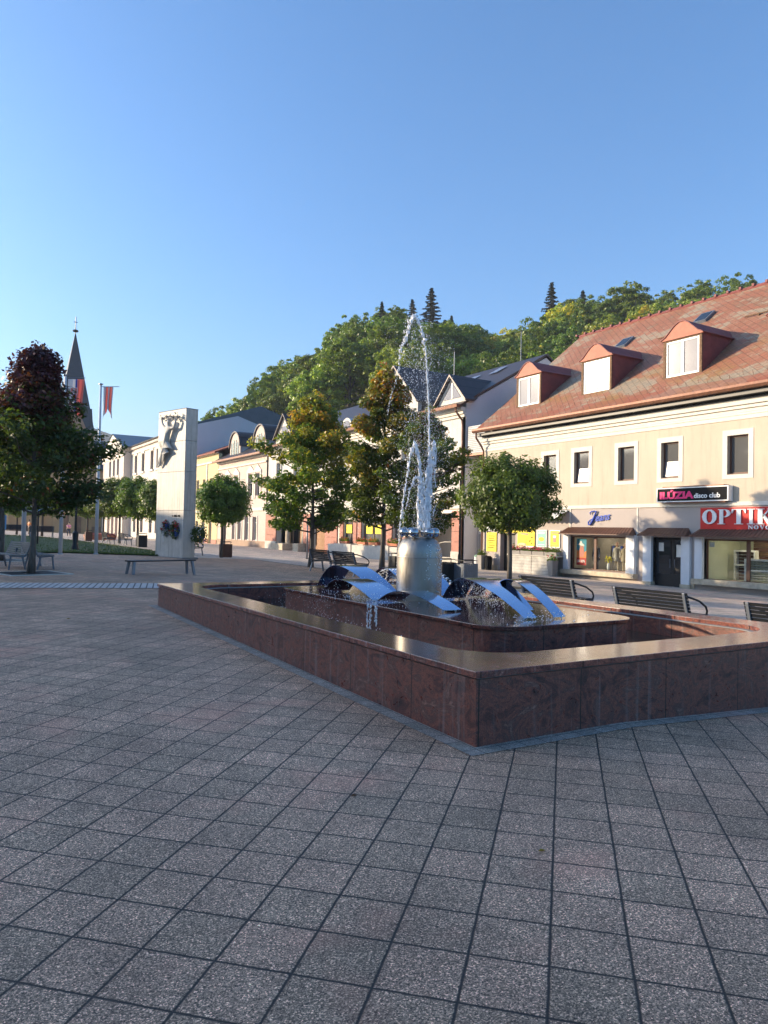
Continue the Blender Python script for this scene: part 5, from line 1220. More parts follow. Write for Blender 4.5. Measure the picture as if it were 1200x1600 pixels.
mb.add([(cx-b0, cy-b0, 20), (cx+b0, cy-b0, 20), (cx+b0, cy+b0, 20), (cx-b0, cy+b0, 20), (cx, cy, 41.0)]+[(cx+1.9*math.cos(R(45*k+22.5)), cy+1.9*math.sin(R(45*k+22.5)), 32) for k in range(8)], [(0, 3, 2, 1), (0, 1, 4), (1, 2, 4), (2, 3, 4), (3, 0, 4)])
sp_ = mb.build('spire', M['roof_church'], ch, KB)
for sx, sy in ((0, -1), (-1, 0), (1, 0)):
    pts = [(cx+sx*b0*.98-sy*2.4, cy+sy*b0*.98+sx*2.4, 20), (cx+sx*b0*.98+sy*2.4, cy+sy*b0*.98-sx*2.4, 20), (cx+sx*b0*.98, cy+sy*b0*.98, 25.5), (cx, cy, 25.0)]
    MB().add(pts, [(0, 1, 2), (1, 3, 2), (0, 2, 3)]).build('spire_gable', M['church_trim'] if sx == 0 else M['roof_church'], sp_, KB)
MB().ball((cx, cy, 41.1), .5, 8, (1.2, 1.2, .6)).tube([(cx, cy, 40.5), (cx, cy, 44.0)], .09, 6).tube([(cx-.4, cy, 42.9), (cx+.4, cy, 42.9)], .07, 6).build('cross', M['black_metal'], sp_, KB)

# ---------------- houses on the near side of the square (left of the photo, they shade it)
def sidehouse(label, y0, y1, ze, zr, wall, x=-16, d=11):
    B = (x, (y0+y1)/2, 0); t = thing('town_house', label, 'building', B)
    ws = []; n = int((y1-y0)/3.2)
    for i in range(n):
        c = y0+(i+.5)*(y1-y0)/n
        for z in (1.0, 4.6) if ze < 9 else (1.0, 4.6, 7.8): ws.append((c-.6, c+.6, z, z+1.7))
    mb = MB(); wallgrid(mb, lambda a, b, c: (x-c, a, b), y0, y1, -.5, ze, .4, ws)
    mb.box(x-d, x-d+.3, y0, y1, -.5, ze); mb.prism([(x-.41, -.5), (x-d+.31, -.5), (x-d+.31, ze), (x-d/2, zr-.2), (x-.41, ze)], y0, y0+.3, 1).prism([(x-.41, -.5), (x-d+.31, -.5), (x-d+.31, ze), (x-d/2, zr-.2), (x-.41, ze)], y1-.3, y1, 1)
    mb.build('wall', M[wall], t, B)
    MB().prism([(x+.5, ze-.1), (x-d/2, zr), (x-d-.5, ze-.1)], y0-.1, y1+.1, 1).build('roof', M['clay_roof'], t, B)
    for a, b, z0, z1 in ws:
        mb = MB(); mb.box(x-.2, x-.14, a, a+.07, z0, z1).box(x-.2, x-.14, b-.07, b, z0, z1).box(x-.2, x-.14, a+.07, b-.07, z0, z0+.07).box(x-.2, x-.14, a+.07, b-.07, z1-.07, z1)
        w = mb.build('window', M['white_frame'], t, B); MB().box(x-.18, x-.17, a+.03, b-.03, z0+.03, z1-.03).build('pane', M['pane'], w, B)
sidehouse('low cream town house outside the frame, left of the fountain', 0, 30, 6.6, 9.4, 'cream_wall')
sidehouse('low yellow town house outside the frame, left of the lawn', 30.2, 50, 7.0, 9.8, 'yellow_wall')
sidehouse('tall white town house outside the frame, left of the monument', 50.2, 72, 9.6, 12.4, 'white_wall')
sidehouse('pink town house outside the frame, left of the church', 72.2, 96, 7.8, 10.6, 'pink_wall')

# ================================================================== TREES
def leafquads(P, Nn, size, rngl, aspect=.8):
    """P: centres (n,3); Nn: preferred normals; returns verts, faces of folded kites"""
    n = len(P); nr = Nn+rngl.normal(0, .55, (n, 3)); nr /= np.linalg.norm(nr, axis=1)[:, None]+1e-9
    t = np.cross(nr, rngl.normal(0, 1, (n, 3))); t /= np.linalg.norm(t, axis=1)[:, None]+1e-9; b = np.cross(nr, t)
    s_ = size*rngl.uniform(.6, 1.35, (n, 1))
    v = np.stack([P-t*s_, P-b*s_*aspect*.75+nr*s_*.12, P+t*s_*1.15, P+b*s_*aspect*.75+nr*s_*.12], 1).reshape(-1, 3)
    return v
def leafmesh(name, groups):
    """groups: list of (verts, material)"""
    V = np.concatenate([g[0] for g in groups]); nq = len(V)//4
    me = bpy.data.meshes.new(name); me.vertices.add(len(V)); me.vertices.foreach_set('co', V.astype(np.float32).ravel())
    me.loops.add(nq*4); me.loops.foreach_set('vertex_index', np.arange(nq*4, dtype=np.int32))
    me.polygons.add(nq); me.polygons.foreach_set('loop_start', np.arange(0, nq*4, 4, dtype=np.int32)); me.polygons.foreach_set('loop_total', np.full(nq, 4, dtype=np.int32))
    mi = np.concatenate([np.full(len(g[0])//4, i, dtype=np.int32) for i, g in enumerate(groups)])
    for g in groups: me.materials.append(g[1])
    me.polygons.foreach_set('material_index', mi); me.update(calc_edges=True); me.validate(); return me
def mobj(name, me, parent): o = bpy.data.objects.new(name, me); COL.objects.link(o); o.parent = parent; return o
def trunkmesh(H, r0, limbs, lean=0., top=.9, rg=random):
    mb = MB(); pts = []; n = 9
    for i in range(n+1):
        t = i/n; pts.append((lean*t+.04*math.sin(t*7), .04*math.cos(t*5)-.04, H*top*t))
    rr = [r0*(1.35 if i == 0 else 1)*(1-.85*(i/n)**.9) for i in range(n+1)]; mb.tube(pts, rr, 9)
    for (z, a, l, up) in limbs:
        t = z/(H*top); base = Vector((lean*t, 0, z)); d = Vector((math.cos(a), math.sin(a), 0)); q = [base]
        for i in range(1, 5): k = i/4; q.append(base+d*l*k+Vector((rg.gauss(0, .03*l), rg.gauss(0, .03*l), up*l*k**1.2)))
        r1 = r0*.42*(1-.5*t); mb.tube(q, [r1, r1*.75, r1*.5, r1*.3, r1*.12], 6)
    return mb
def maple(seed, H, zb, rad, leaf, n, palette, shape=.42, lean=0., r0=.10, fill=1.0, cx=0., cy=0., tp=1.15):
    """pyramidal tree: limbs all round the trunk, each ending in leafy sprays. palette(zrel, r) -> index weights"""
    rg = random.Random(seed); rl = np.random.default_rng(seed); limbs = []; cl = []
    nl = 46
    for i in range(nl):
        t = (i+.5)/nl; z = zb*.95+(H-zb)*t*.93; a = i*2.4+rg.uniform(-.4, .4)
        # envelope: widest a third of the way up
        e = (math.sin(math.pi*min(1, (t*(1-shape)/(1-shape)+.20)/1.2)**.85)**.75) if 0 else (min(1, .55+t/shape*.45) if t < shape else max(.07, 1-((t-shape)/(1-shape))**tp))
        l = rad*e*rg.uniform(.5, 1.22); limbs.append((z*.93, a, l, rg.uniform(.15, .5)))
        for k in range(5):
            f_ = .35+.65*(k+.6)/5; up = limbs[-1][3]
            cl.append((math.cos(a)*l*f_+cx*e, math.sin(a)*l*f_+cy*e, z+up*l*f_**1.2, rad*.125*rg.uniform(.6, 1.5)))
    for k in range(10): cl.append((rg.gauss(0, .12), rg.gauss(0, .12), H*(1-.02*k)-.1, .16+.02*k))
    C_ = np.array(cl); w = C_[:, 3]**2.2; w /= w.sum(); idx = rl.choice(len(C_), int(n*fill), p=w)
    dr = rl.normal(0, 1, (len(idx), 3)); dr /= np.linalg.norm(dr, axis=1)[:, None]; rr = rl.uniform(.25, 1, (len(idx), 1))**.5
    P = C_[idx, :3]+dr*C_[idx, 3:4]*rr*np.array([1.25, 1.25, .75]); Nn = dr*.6+np.array([0, 0, .7])
    v = leafquads(P, Nn, leaf, rl).reshape(-1, 4, 3)
    zr = np.clip((P[:, 2]-zb)/(H-zb), 0, 1); cr = rl.uniform(0, 1, len(C_))[idx]*.75+rl.uniform(0, 1, len(idx))*.25
    sel = palette(zr, cr, rl.uniform(0, 1, len(idx)))
    return limbs, v, sel
def maketree(name, label, cat, loc, seed, H, zb, rad, leaf, n, mats, palette, group=None, rz=0, r0=.10, shape=.42, lean=0., cx=0., cy=0., tp=1.15):
    limbs, v, sel = maple(seed, H, zb, rad, leaf, n, palette, shape, cx=cx, cy=cy, tp=tp)
    t = thing(name, label, cat, loc, rz, group)
    trunkmesh(H, r0, limbs, lean).build('trunk', M['bark'], t, smooth=True)
    groups = [(v[sel == i].reshape(-1, 3), M[m_]) for i, m_ in enumerate(mats) if (sel == i).any()]
    mobj('crown', leafmesh('crown', groups), t); return t
def pal_autumn(zr, cr, q):     # green low down, orange and yellow sprays towards the top and the tips
    s_ = np.zeros(len(zr), int); k = zr*1.05+(cr-.5)*1.0
    s_[k > .22] = 1; s_[k > .60] = 2; s_[(k > .98) & (q < .6)] = 3; s_[(k > .70) & (q < .16)] = 4; s_[(q > .95)] = 4; s_[(zr < .25) & (q > .3) & (cr < .8)] = 0; return s_
AUT = ['leaf_green', 'leaf_green', 'leaf_olive', 'leaf_orange', 'leaf_yellow']
def pal_purple(zr, cr, q):
    s_ = np.zeros(len(zr), int); k = zr+(cr-.5)*.35
    s_[k > .40] = 1; s_[k > .56] = 2; s_[k > .68] = 3; s_[(q > .96)] = 2; s_[(k < .62) & (q < .5)] = 0; return s_
PUR = ['leaf_dark', 'leaf_green', 'leaf_brown', 'leaf_purple']
def at(x, y): return (x, y, G(x, y)-.02)
maketree('maple_tree', 'young maple with orange top leaves and green lower leaves, left of the other two', 'tree', at(14.6, 30.3), 11, 8.1, 1.6, 2.85, .078, 33000, AUT, pal_autumn, 'maples behind the fountain', r0=.11)
maketree('maple_tree', 'tallest orange tipped maple, just left of the fountain column', 'tree', at(15.5, 25.6), 12, 8.65, 1.9, 2.5, .078, 30000, AUT, pal_autumn, 'maples behind the fountain', r0=.11, cx=.25, cy=-.3)
def pal_g2(zr, cr, q):
    s_ = np.zeros(len(zr), int); k = zr*.5+(cr-.3); s_[k > .3] = 1; s_[k > .55] = 2; s_[(k > .72) & (q < .6)] = 3; s_[k > .85] = 3; return s_
maketree('maple_tree', 'smaller brown tinged maple partly hidden behind the fountain column', 'tree', at(15.9, 23.1), 13, 6.6, 1.8, 1.85, .076, 12500, ['leaf_dark', 'leaf_green', 'leaf_olive', 'leaf_brown'], pal_g2, 'maples behind the fountain', r0=.10)
maketree('maple_tree', 'dark maple with a purple red top beside the slatted bench at the left edge', 'tree', at(2.31, 22.38), 14, 6.45, 1.75, 2.75, .064, 31000, PUR, pal_purple, 'dark maples at the left', r0=.09, shape=.30, tp=.5)
maketree('maple_tree', 'dark maple at the left edge, standing behind the purple topped one', 'tree', at(2.0, 29.3), 15, 6.0, 2.0, 2.2, .07, 20000, PUR, pal_g2, 'dark maples at the left', r0=.12, shape=.35)
# clipped round headed trees
def roundtree(seed, rx, rz_, zc, leaf, n, mats=('leaf_green', 'leaf_green', 'leaf_fresh'), r0=.075):
    rl = np.random.default_rng(seed); rg = random.Random(seed)
    # lumpy ellipsoid shell of sprays
    k = 190; d = rl.normal(0, 1, (k, 3)); d /= np.linalg.norm(d, axis=1)[:, None]; d[:, 2] = np.where(d[:, 2] < -.5, -.5+(d[:, 2]+.5)*.35, d[:, 2])
    rr = rl.uniform(.70, 1.03, k)[:, None]; inner_ = rl.random(k) < .25; rr[inner_] *= .6
    C_ = d*rr*np.array([rx*.88, rx*.88, rz_*.88])+np.array([0, 0, zc]); cs = rl.uniform(.13, .27, k)*rx
    idx = rl.integers(0, k, n); e = rl.normal(0, 1, (n, 3)); e /= np.linalg.norm(e, axis=1)[:, None]
    P = C_[idx]+e*cs[idx][:, None]*rl.uniform(.3, 1, (n, 1))**.5; Nn = d[idx]*.9+e*.5+np.array([0, 0, .35])
    v = leafquads(P, Nn, leaf, rl).reshape(-1, 4, 3); q = rl.uniform(0, 1, k)[idx]*.6+rl.uniform(0, 1, n)*.4
    sel = np.where(q < .35, 0, np.where(q < .75, 1, 2))
    crown = leafmesh('crown', [(v[sel == i].reshape(-1, 3), M[m_]) for i, m_ in enumerate(mats)])
    mb = MB(); zt = zc-rz_*.55; mb.tube([(0, 0, 0), (.02, 0, zt*.5), (0, .02, zt), (0, 0, zc+.2)], [r0*1.3, r0, r0*.92, r0*.4], 9)
    for i in range(11):
        a = i*2.4; l = rx*.8; mb.tube([(0, 0, zt+.1*(i % 4)), (math.cos(a)*l*.5, math.sin(a)*l*.5, zc-.05+.12*(i % 3)), (math.cos(a)*l, math.sin(a)*l, zc+rz_*(.3 if i % 2 else .0))], [r0*.5, r0*.3, r0*.1], 5)
    tm = mb.build('trunk_src', M['bark'], smooth=True); me = tm.data; bpy.data.objects.remove(tm); return me, crown
def placetree(meshes, label, loc, rz=0, sc=1, group='round headed street trees'):
    t = thing('round_headed_tree', label, 'tree', loc, rz, group); t.scale = (sc,)*3 if not hasattr(sc, '__len__') else sc
    a = bpy.data.objects.new('trunk', meshes[0]); b = bpy.data.objects.new('crown', meshes[1])
    for o in (a, b): COL.objects.link(o); o.parent = t
    return t
RTA = roundtree(21, 1.70, 1.62, 3.05, .052, 36000); RTB = roundtree(22, 1.62, 1.62, 2.95, .066, 20000)
placetree(RTA, 'bright round headed tree in front of the yellow snack bar boards', at(16.6, 19.1), 0)
placetree(RTB, 'dense round headed tree just right of the stone monument', at(13.2, 38.4), 0, (1.0, 1.0, 1.0))
placetree(RTB, 'round headed tree just left of the stone monument, over a slatted bin', at(12.9, 56.3), 1.0, 1.15)
placetree(RTB, 'bright round headed tree touching the left edge of the monument', at(13.0, 50.3), 2.2, (.95, .95, 1.05))
placetree(RTB, 'round headed tree over the two benches beyond the lawn', at(12.9, 62.5), 2.0, 1.2)
placetree(RTB, 'round headed tree beyond the two benches, towards the church', at(12.9, 69.2), 3.0, 1.15)
placetree(RTB, 'round headed tree left of the right flagpole, below the church window', at(12.6, 75.5), 4.0, 1.2)
placetree(RTB, 'round headed tree behind the left flagpole', at(9.6, 84), 5.0, (1.5, 1.5, 1.2))
placetree(RTB, 'round headed tree at the far left behind the leaning white post', at(7.4, 86), .5, (1.3, 1.3, 1.1))
placetree(RTB, 'round headed tree at the far left edge beyond the lawn', at(4.6, 92), .9, (1.7, 1.7, 1.3))

# ================================================================== HILL with its forest
skyl = [(250, 705), (285, 690), (310, 662), (340, 640), (400, 592), (460, 550), (520, 512), (600, 482), (660, 478), (720, 508), (770, 510), (830, 500), (900, 474), (960, 462), (1040, 452), (1080, 443), (1140, 447), (1200, 440), (1400, 425), (1800, 425)]
def hillz(x, y):
    if x < 44: return G(min(x, 27), y)-.5
    az = math.atan2(x, y); px = 600+1155*math.tan(min(az-YAW, 1.1)); dep = x*math.sin(YAW)+y*math.cos(YAW)
    px = min(max(px, 250), 1800)
    for (a, b), (c, d) in zip(skyl, skyl[1:]):
        if a <= px <= c: yt = b+(d-b)*(px-a)/(c-a); break
    hor = 818+.02*(px+100)-.0
    rd = 205; ridge = (hor-yt)/1155*rd-17.5
    t = (dep-75)/(rd-75); t = min(max(t, 0), 1.25)
    return max(-.5, ridge*(1-(1-min(t, 1))**1.5)-(max(0, t-1))*8) if t > 0 else -.5
mb = MB(); gx = np.arange(44, 330, 7.); gy = np.arange(-60, 330, 7.); n = len(gy)
vs = [(x, y, hillz(x, y)) for x in gx for y in gy]; mb.add(vs, [(i*n+j, (i+1)*n+j, (i+1)*n+j+1, i*n+j+1) for i in range(len(gx)-1) for j in range(n-1)])
hill = struct(mb.build('hill', M['forest_floor'], smooth=True))
def foresttree(seed, H, rad, mats, n, leaf):
    rl = np.random.default_rng(seed); k = 200; d = rl.normal(0, 1, (k, 3)); d[:, 2] = np.abs(d[:, 2])*1.2-.45; d /= np.linalg.norm(d, axis=1)[:, None]
    C_ = d*np.array([rad, rad, H*.42])*rl.uniform(.55, 1.03, (k, 1))+np.array([0, 0, H*.52]); cs = rl.uniform(.09, .21, k)*rad
    idx = rl.integers(0, k, n); e = rl.normal(0, 1, (n, 3)); e /= np.linalg.norm(e, axis=1)[:, None]; e[:, 2] = np.abs(e[:, 2])*.9-.2
    P = C_[idx]+e*cs[idx][:, None]*rl.uniform(.5, 1.08, (n, 1)); v = leafquads(P, e*.9+np.array([0, 0, .3]), leaf, rl).reshape(-1, 4, 3)
    q = rl.uniform(0, 1, k)[idx]*.5+rl.uniform(0, 1, n)*.5; sel = np.minimum((q*len(mats)).astype(int), len(mats)-1)
    crown = leafmesh('crown', [(v[sel == i].reshape(-1, 3), M[m_]) for i, m_ in enumerate(mats) if (sel == i).any()])
    mb = MB(); mb.tube([(0, 0, -.6), (.1, 0, H*.35), (0, .1, H*.7)], [.32, .25, .1], 7)
    for i in range(5): a = i*2.4; mb.tube([(0, 0, H*.35), (math.cos(a)*rad*.6, math.sin(a)*rad*.6, H*.7)], [.15, .05], 5)
    tm = mb.build('src', M['bark'], smooth=True); me = tm.data; bpy.data.objects.remove(tm); return me, crown
def conifer(seed, H, rad, n, leaf):
    rl = np.random.default_rng(seed); P = []; Nn = []
    nb = int(H*6.5)
    for i in range(nb):
        t = (i+.5)/nb; z = H*(.10+.9*t); a = i*2.4+rl.uniform(-.3, .3); l = rad*(1-t)**.85*rl.uniform(.65, 1.15)+.12; m_ = max(6, int(n/nb*(1.5-t)))
        f_ = rl.uniform(.1, 1, m_); w = rl.normal(0, 1, m_)*.16*(l*.6+.3)*(1.15-f_)
        P.append(np.stack([math.cos(a)*l*f_-math.sin(a)*w, math.sin(a)*l*f_+math.cos(a)*w, z-l*.28*f_+l*.12*f_**3+rl.normal(0, .05, m_)], 1)); Nn.append(np.tile([math.cos(a)*.3, math.sin(a)*.3, .9], (m_, 1)))
    P = np.concatenate(P); Nn = np.concatenate(Nn); v = leafquads(P, Nn, leaf, rl, .5)
    crown = leafmesh('crown', [(v, M['needle'])]); mb = MB(); mb.tube([(0, 0, -.6), (0, 0, H*.5), (0, 0, H*.97)], [.28, .16, .03], 7)
    tm = mb.build('src', M['bark'], smooth=True); me = tm.data; bpy.data.objects.remove(tm); return me, crown
def placeforest(name, meshes, label, loc, rz, sc, group):
    t = thing(name, label, 'tree', loc, rz, group); t.scale = sc
    for nm, me in (('trunk', meshes[0]), ('crown', meshes[1])): o = bpy.data.objects.new(nm, me); COL.objects.link(o); o.parent = t
    return t
FT = {'g': [foresttree(31, 14, 5.2, ['forest_green', 'forest_green', 'leaf_green'], 12000, .20), foresttree(32, 15, 4.6, ['forest_green', 'leaf_green', 'forest_light'], 11000, .20)],
      'l': [foresttree(33, 13, 5.0, ['forest_light', 'forest_green'], 12000, .20), foresttree(37, 12, 4.4, ['forest_light', 'forest_light', 'forest_green'], 11000, .19)],
      'y': [foresttree(34, 13, 4.8, ['forest_yellow', 'forest_light'], 12000, .20)]}
rr_ = random.Random(5); cnt = 0; spots = []
for i in range(26):
    for j in range(30):
        dep = 84+i*7.0+rr_.uniform(-2.6, 2.6); lat = -70+j*7.6+(i % 2)*3.8+rr_.uniform(-2.6, 2.6)
        x = fdir.x*dep+jet_r.x*lat; y = fdir.y*dep+jet_r.y*lat
        px = 600+1155*lat/dep
        if x < 52 or px < 285 or px > 1330 or dep > 222: continue
        z = hillz(x, y)
        if z < 1.2 and dep > 100: continue
        # only what rises over the roofs of the street: screen height of the tree top
        yt = 818+.02*(px+100)-(z+14-1.6)*1155/dep
        roofl = 655 if px < 440 else 600 if px < 640 else 560 if px < 880 else 545-(px-880)*.28
        if yt > roofl+14: continue
        if px > 900 and dep < 130: continue
        spots.append((x, y, z, px, dep))
print('forest spots', len(spots))
for (x, y, z, px, dep) in spots:
    q = rr_.random(); kind = 'g'
    if px > 740: kind = 'y' if q < .34 else 'l' if q < .66 else 'g'
    elif dep < 130: kind = 'l' if q < .6 else 'g'
    else: kind = 'l' if q < .22 else 'g'
    me = rr_.choice(FT[kind]); s_ = rr_.uniform(.75, 1.12)
    placeforest('forest_tree', me, {'g': 'dark green broadleaf tree on the wooded hill behind the houses', 'l': 'light green broadleaf tree on the wooded hill behind the houses', 'y': 'yellowing broadleaf tree on the wooded hill above the red roof'}[kind],
                (x, y, z-.3), rr_.uniform(0, 6.28), (s_*rr_.uniform(.9, 1.15), s_*rr_.uniform(.9, 1.15), s_*rr_.uniform(.9, 1.15)), {'g': 'dark green trees on the hill', 'l': 'light green trees on the hill', 'y': 'yellowing trees on the hill'}[kind])
CN = [conifer(41, 21, 4.6, 15000, .22), conifer(42, 20, 3.8, 13000, .21)]
def hpt(px, dep): lat = (px-600)/1155*dep; x = fdir.x*dep+jet_r.x*lat; y = fdir.y*dep+jet_r.y*lat; return x, y, hillz(x, y)-.3
for px, dep, k, sc, lab in ((638, 190, 1, (1.3, 1.3, .92), 'spruce on the hill crest behind the top of the tallest water jet'), (668, 184, 0, (1.5, 1.5, 1.0), 'broad tall spruce on the hill crest just right of the tallest water jet'),
                            (857, 182, 1, (1.6, 1.6, 1.17), 'thin pointed spruce on the crest left of the other crest spruce over the roofs'), (906, 176, 0, (1.2, 1.2, .86), 'narrow dark spruce on the crest above the first salmon dormer'),
                            (590, 150, 0, (.8, .8, .8), 'dark spruce halfway up the hill behind the two orange maples'), (700, 172, 0, (.9, .9, .75), 'dark spruce below the crest above the dark gable roof'), (690, 150, 1, (1, 1, .7), 'dark spruce low on the hill above the pointed gable'), (548, 160, 0, (.7, .7, .6), 'dark spruce among the broadleaf trees left of the fountain jet')):
    x, y, z = hpt(px, dep); placeforest('spruce_tree', CN[k], lab, (x, y, z), px*.1, sc, 'spruces on the hill')
# far blue mountain behind the church
mb = MB(); prof = [(-900, 0), (-600, 120), (-300, 260), (-60, 350), (120, 395), (330, 330), (560, 255), (800, 180), (1200, 60), (1500, 0)]
for i, (dx, h) in enumerate(prof):
    x, y = 150+dx*.56, 1500; h = h*.5; mb.v += [(x, y-350, -2), (x, y, h), (x, y+350, -2)]
    if i: o_ = 3*i; mb.f += [(o_-3, o_, o_+1, o_-2), (o_-2, o_+1, o_+2, o_-1)]; mb.mi += [0, 0]
struct(mb.build('far_mountain', M['forest_floor'], smooth=True))

# ================================================================== STREET FURNITURE
def bench_backed(label, loc, rz, L=1.8, group=None, slats=9):
    """front faces local -Y"""
    t = thing('park_bench', label, 'bench', loc, rz, group); h = .45
    for s_ in (-1, 1):
        x = s_*(L/2-.06); mb = MB(); w = .028
        def flat(pts, th):     # strip in the YZ plane, thickness th, width 2w
            for (a, b) in zip(pts, pts[1:]):
                d = Vector((0, b[0]-a[0], b[1]-a[1])).normalized(); n_ = Vector((0, -d.z, d.y))*th/2; A, B = Vector((x, *a)), Vector((x, *b)); ww = Vector((w, 0, 0)); A -= d*th*.3; B += d*th*.3
                mb.add([A-n_-ww, A-n_+ww, A+n_+ww, A+n_-ww, B-n_-ww, B-n_+ww, B+n_+ww, B+n_-ww], [(0, 3, 2, 1), (4, 5, 6, 7), (0, 1, 5, 4), (1, 2, 6, 5), (2, 3, 7, 6), (3, 0, 4, 7)])
        flat([(-.27, 0), (-.20, h-.03)], .05); flat([(.30, 0), (.17, h-.03)], .05); flat([(-.27, h-.035), (.24, h-.05)], .05)
        flat([(.20, h-.05), (.27, .62), (.33, .84)], .045)
        mb.build('side_frame', M['grey_metal'], t, bevel=.006)
        mb = MB(); mb.tube([(x, .315, .80), (x, .15, .77), (x, -.10, .70), (x, -.27, .60), (x, -.31, .52), (x, -.27, .42)], .019, 8); mb.each('armrest', M['dark_metal'], t, smooth=True)
    for k in range(5): y = -.25+k*.105; MB().box(-L/2, L/2, y, y+.075, h-.005, h+.025).build('seat_slat', M['dark_metal'], t, bevel=.006)
    mb = MB(); y0, z0, y1, z1 = .225, .50, .345, .86; n = 6
    for k in range(n):
        f_ = (k+.08)/n; g_2 = (k+.84)/n; A = (y0+(y1-y0)*f_, z0+(z1-z0)*f_); B = (y0+(y1-y0)*g_2, z0+(z1-z0)*g_2); nx_, nz_ = .022*.95, -.022*.3
        MB().add([(-L/2, A[0], A[1]), (L/2, A[0], A[1]), (L/2, B[0], B[1]), (-L/2, B[0], B[1]), (-L/2, A[0]-nx_, A[1]-nz_), (L/2, A[0]-nx_, A[1]-nz_), (L/2, B[0]-nx_, B[1]-nz_), (-L/2, B[0]-nx_, B[1]-nz_)],
               [(0, 3, 2, 1), (4, 5, 6, 7), (0, 1, 5, 4), (1, 2, 6, 5), (2, 3, 7, 6), (3, 0, 4, 7)]).build('back_slat', M['dark_metal'], t)
    return t
b0 = bench_backed('backed bench behind the fountain, in front of the clothes shop', at(11.25, 11.45), R(90), 1.62, 'backed benches along the fountain')
def bench(label, x, y, rz=R(90), group=None, sc=1): return dup(b0, at(x, y), rz, label, sc, group)
bench('backed bench behind the fountain, in front of the disco door', 11.25, 8.85); bench('backed bench cut off by the right edge of the photo', 11.25, 6.2)
bench('backed bench behind the fountain, left one of the pair by the orange maples', 13.35, 26.3, group='backed benches by the maples', sc=1.08); bench('backed bench right one of the pair by the orange maples, arms touching', 13.35, 24.3, group='backed benches by the maples', sc=1.08)
bench('left one of two dark benches beyond the lawn', 11.3, 58.6, group='far benches along the street', sc=1.1); bench('right one of two dark benches beyond the lawn', 12.3, 57.5, group='far benches along the street', sc=1.1)
bench('dark bench seen between the monument and the bin', 12.6, 41.4, group='far benches along the street', sc=1.05); bench('long dark bench far beyond the lawn behind the left flagpole', 8.0, 70.5, R(180), group='far benches along the street', sc=1.2); bench('dark bench far beyond the lawn at the left of the far benches', 6.0, 72, R(180), group='far benches along the street', sc=1.2)
def bench_flat(label, loc, rz, L=2.0, h=.45, W_=.42):
    t = thing('backless_bench', label, 'bench', loc, rz, 'backless benches')
    for s_ in (-1, 1):
        x = s_*(L/2-.10)
        for q in (-1, 1):
            mb = MB(); mb.add([(x-.03+s_*.05, q*(W_/2-.01)-.03, 0), (x+.03+s_*.05, q*(W_/2-.01)-.03, 0), (x+.03+s_*.05, q*(W_/2-.01)+.03, 0), (x-.03+s_*.05, q*(W_/2-.01)+.03, 0), (x-.035, q*(W_/2-.06)-.035, h-.05), (x+.035, q*(W_/2-.06)-.035, h-.05), (x+.035, q*(W_/2-.06)+.035, h-.05), (x-.035, q*(W_/2-.06)+.035, h-.05)], [(3, 2, 1, 0), (4, 5, 6, 7), (0, 1, 5, 4), (1, 2, 6, 5), (2, 3, 7, 6), (3, 0, 4, 7)]); mb.build('leg', M['grey_metal'], t)
    n = 5
    for k in range(n): y = -W_/2+k*W_/n; MB().box(-L/2, L/2, y+.006, y+W_/n-.006, h-.045, h-.008).build('seat_slat', M['dark_metal'], t, bevel=.005)
    return t
bench_flat('backless bench on the paving in front of the monument', at(5.68, 21.75), R(15), 2.05)
bench_flat('backless bench against the right side of the fountain, left of the disco bench', at(10.4, 9.5), R(90), 1.95, .50)
bench_flat('backless bench behind the right corner of the fountain', at(10.45, 6.8), R(90), 1.9, .50)
def bench_slat(label, loc, rz):
    """wide slatted bench, front faces local -Y, length along X"""
    t = thing('slatted_bench', label, 'bench', loc, rz, 'slatted benches by the purple maple'); L = 1.9
    for s_ in (-1, 1):
        x = s_*(L/2-.05); mb = MB()
        for pts in ([(-.30, 0), (-.25, .44)], [(.16, 0), (.06, .42)], [(-.30, .43), (.10, .39), (.16, .42)], [(.14, .40), (.24, .60), (.31, .82)]):
            mb.tube([(x, a, b) for a, b in pts], .03, 6)
        mb.build('side_frame', M['grey_metal'], t)
    for k in range(6): y = -.28+k*.07; MB().box(-L/2, L/2, y, y+.045, .43-.002*k, .46-.002*k).build('seat_slat', M['planter'], t)
    for k in range(6): f_ = k/6; y = .15+.15*f_; z = .46+.36*f_; MB().box(-L/2, L/2, y, y+.03, z, z+.042).build('back_slat', M['planter'], t)
    MB().box(-.02, .02, .14, .20, .40, .62).build('middle_post', M['grey_metal'], t); return t
bench_slat('slatted bench at the left edge facing away from the fountain', at(2.0, 25.0), R(-78)); bench_slat('slatted bench back to back with the left edge bench, behind the maple trunk', at(2.72, 24.9), R(95))
# tree grates
def grate(label, x, y, rz=R(15), s_=1.5):
    t = thing('tree_grate', label, 'tree grate', (x, y, G(x, y)+.004), rz); mb = MB(); n = 18
    for k in range(n):
        a = -s_/2+s_*(k+.15)/n; b = a+s_*.55/n
        for lo, hi in ((-s_/2+.04, -.02), (.02, s_/2-.04)):
            if abs(a) < .2: lo2, hi2 = (lo, -.2) if hi < 0 else (.2, hi)
            else: lo2, hi2 = lo, hi
            mb.box(lo2, hi2, a, b, -.01, .012)
    mb.build('bars', M['black_metal'], t)
    mb = MB(); mb.box(-s_/2-.08, s_/2+.08, -s_/2-.08, -s_/2, -.02, .014).box(-s_/2-.08, s_/2+.08, s_/2, s_/2+.08, -.02, .014).box(-s_/2-.08, -s_/2, -s_/2, s_/2, -.02, .014).box(s_/2, s_/2+.08, -s_/2, s_/2, -.02, .014); mb.build('frame', M['concrete'], t)
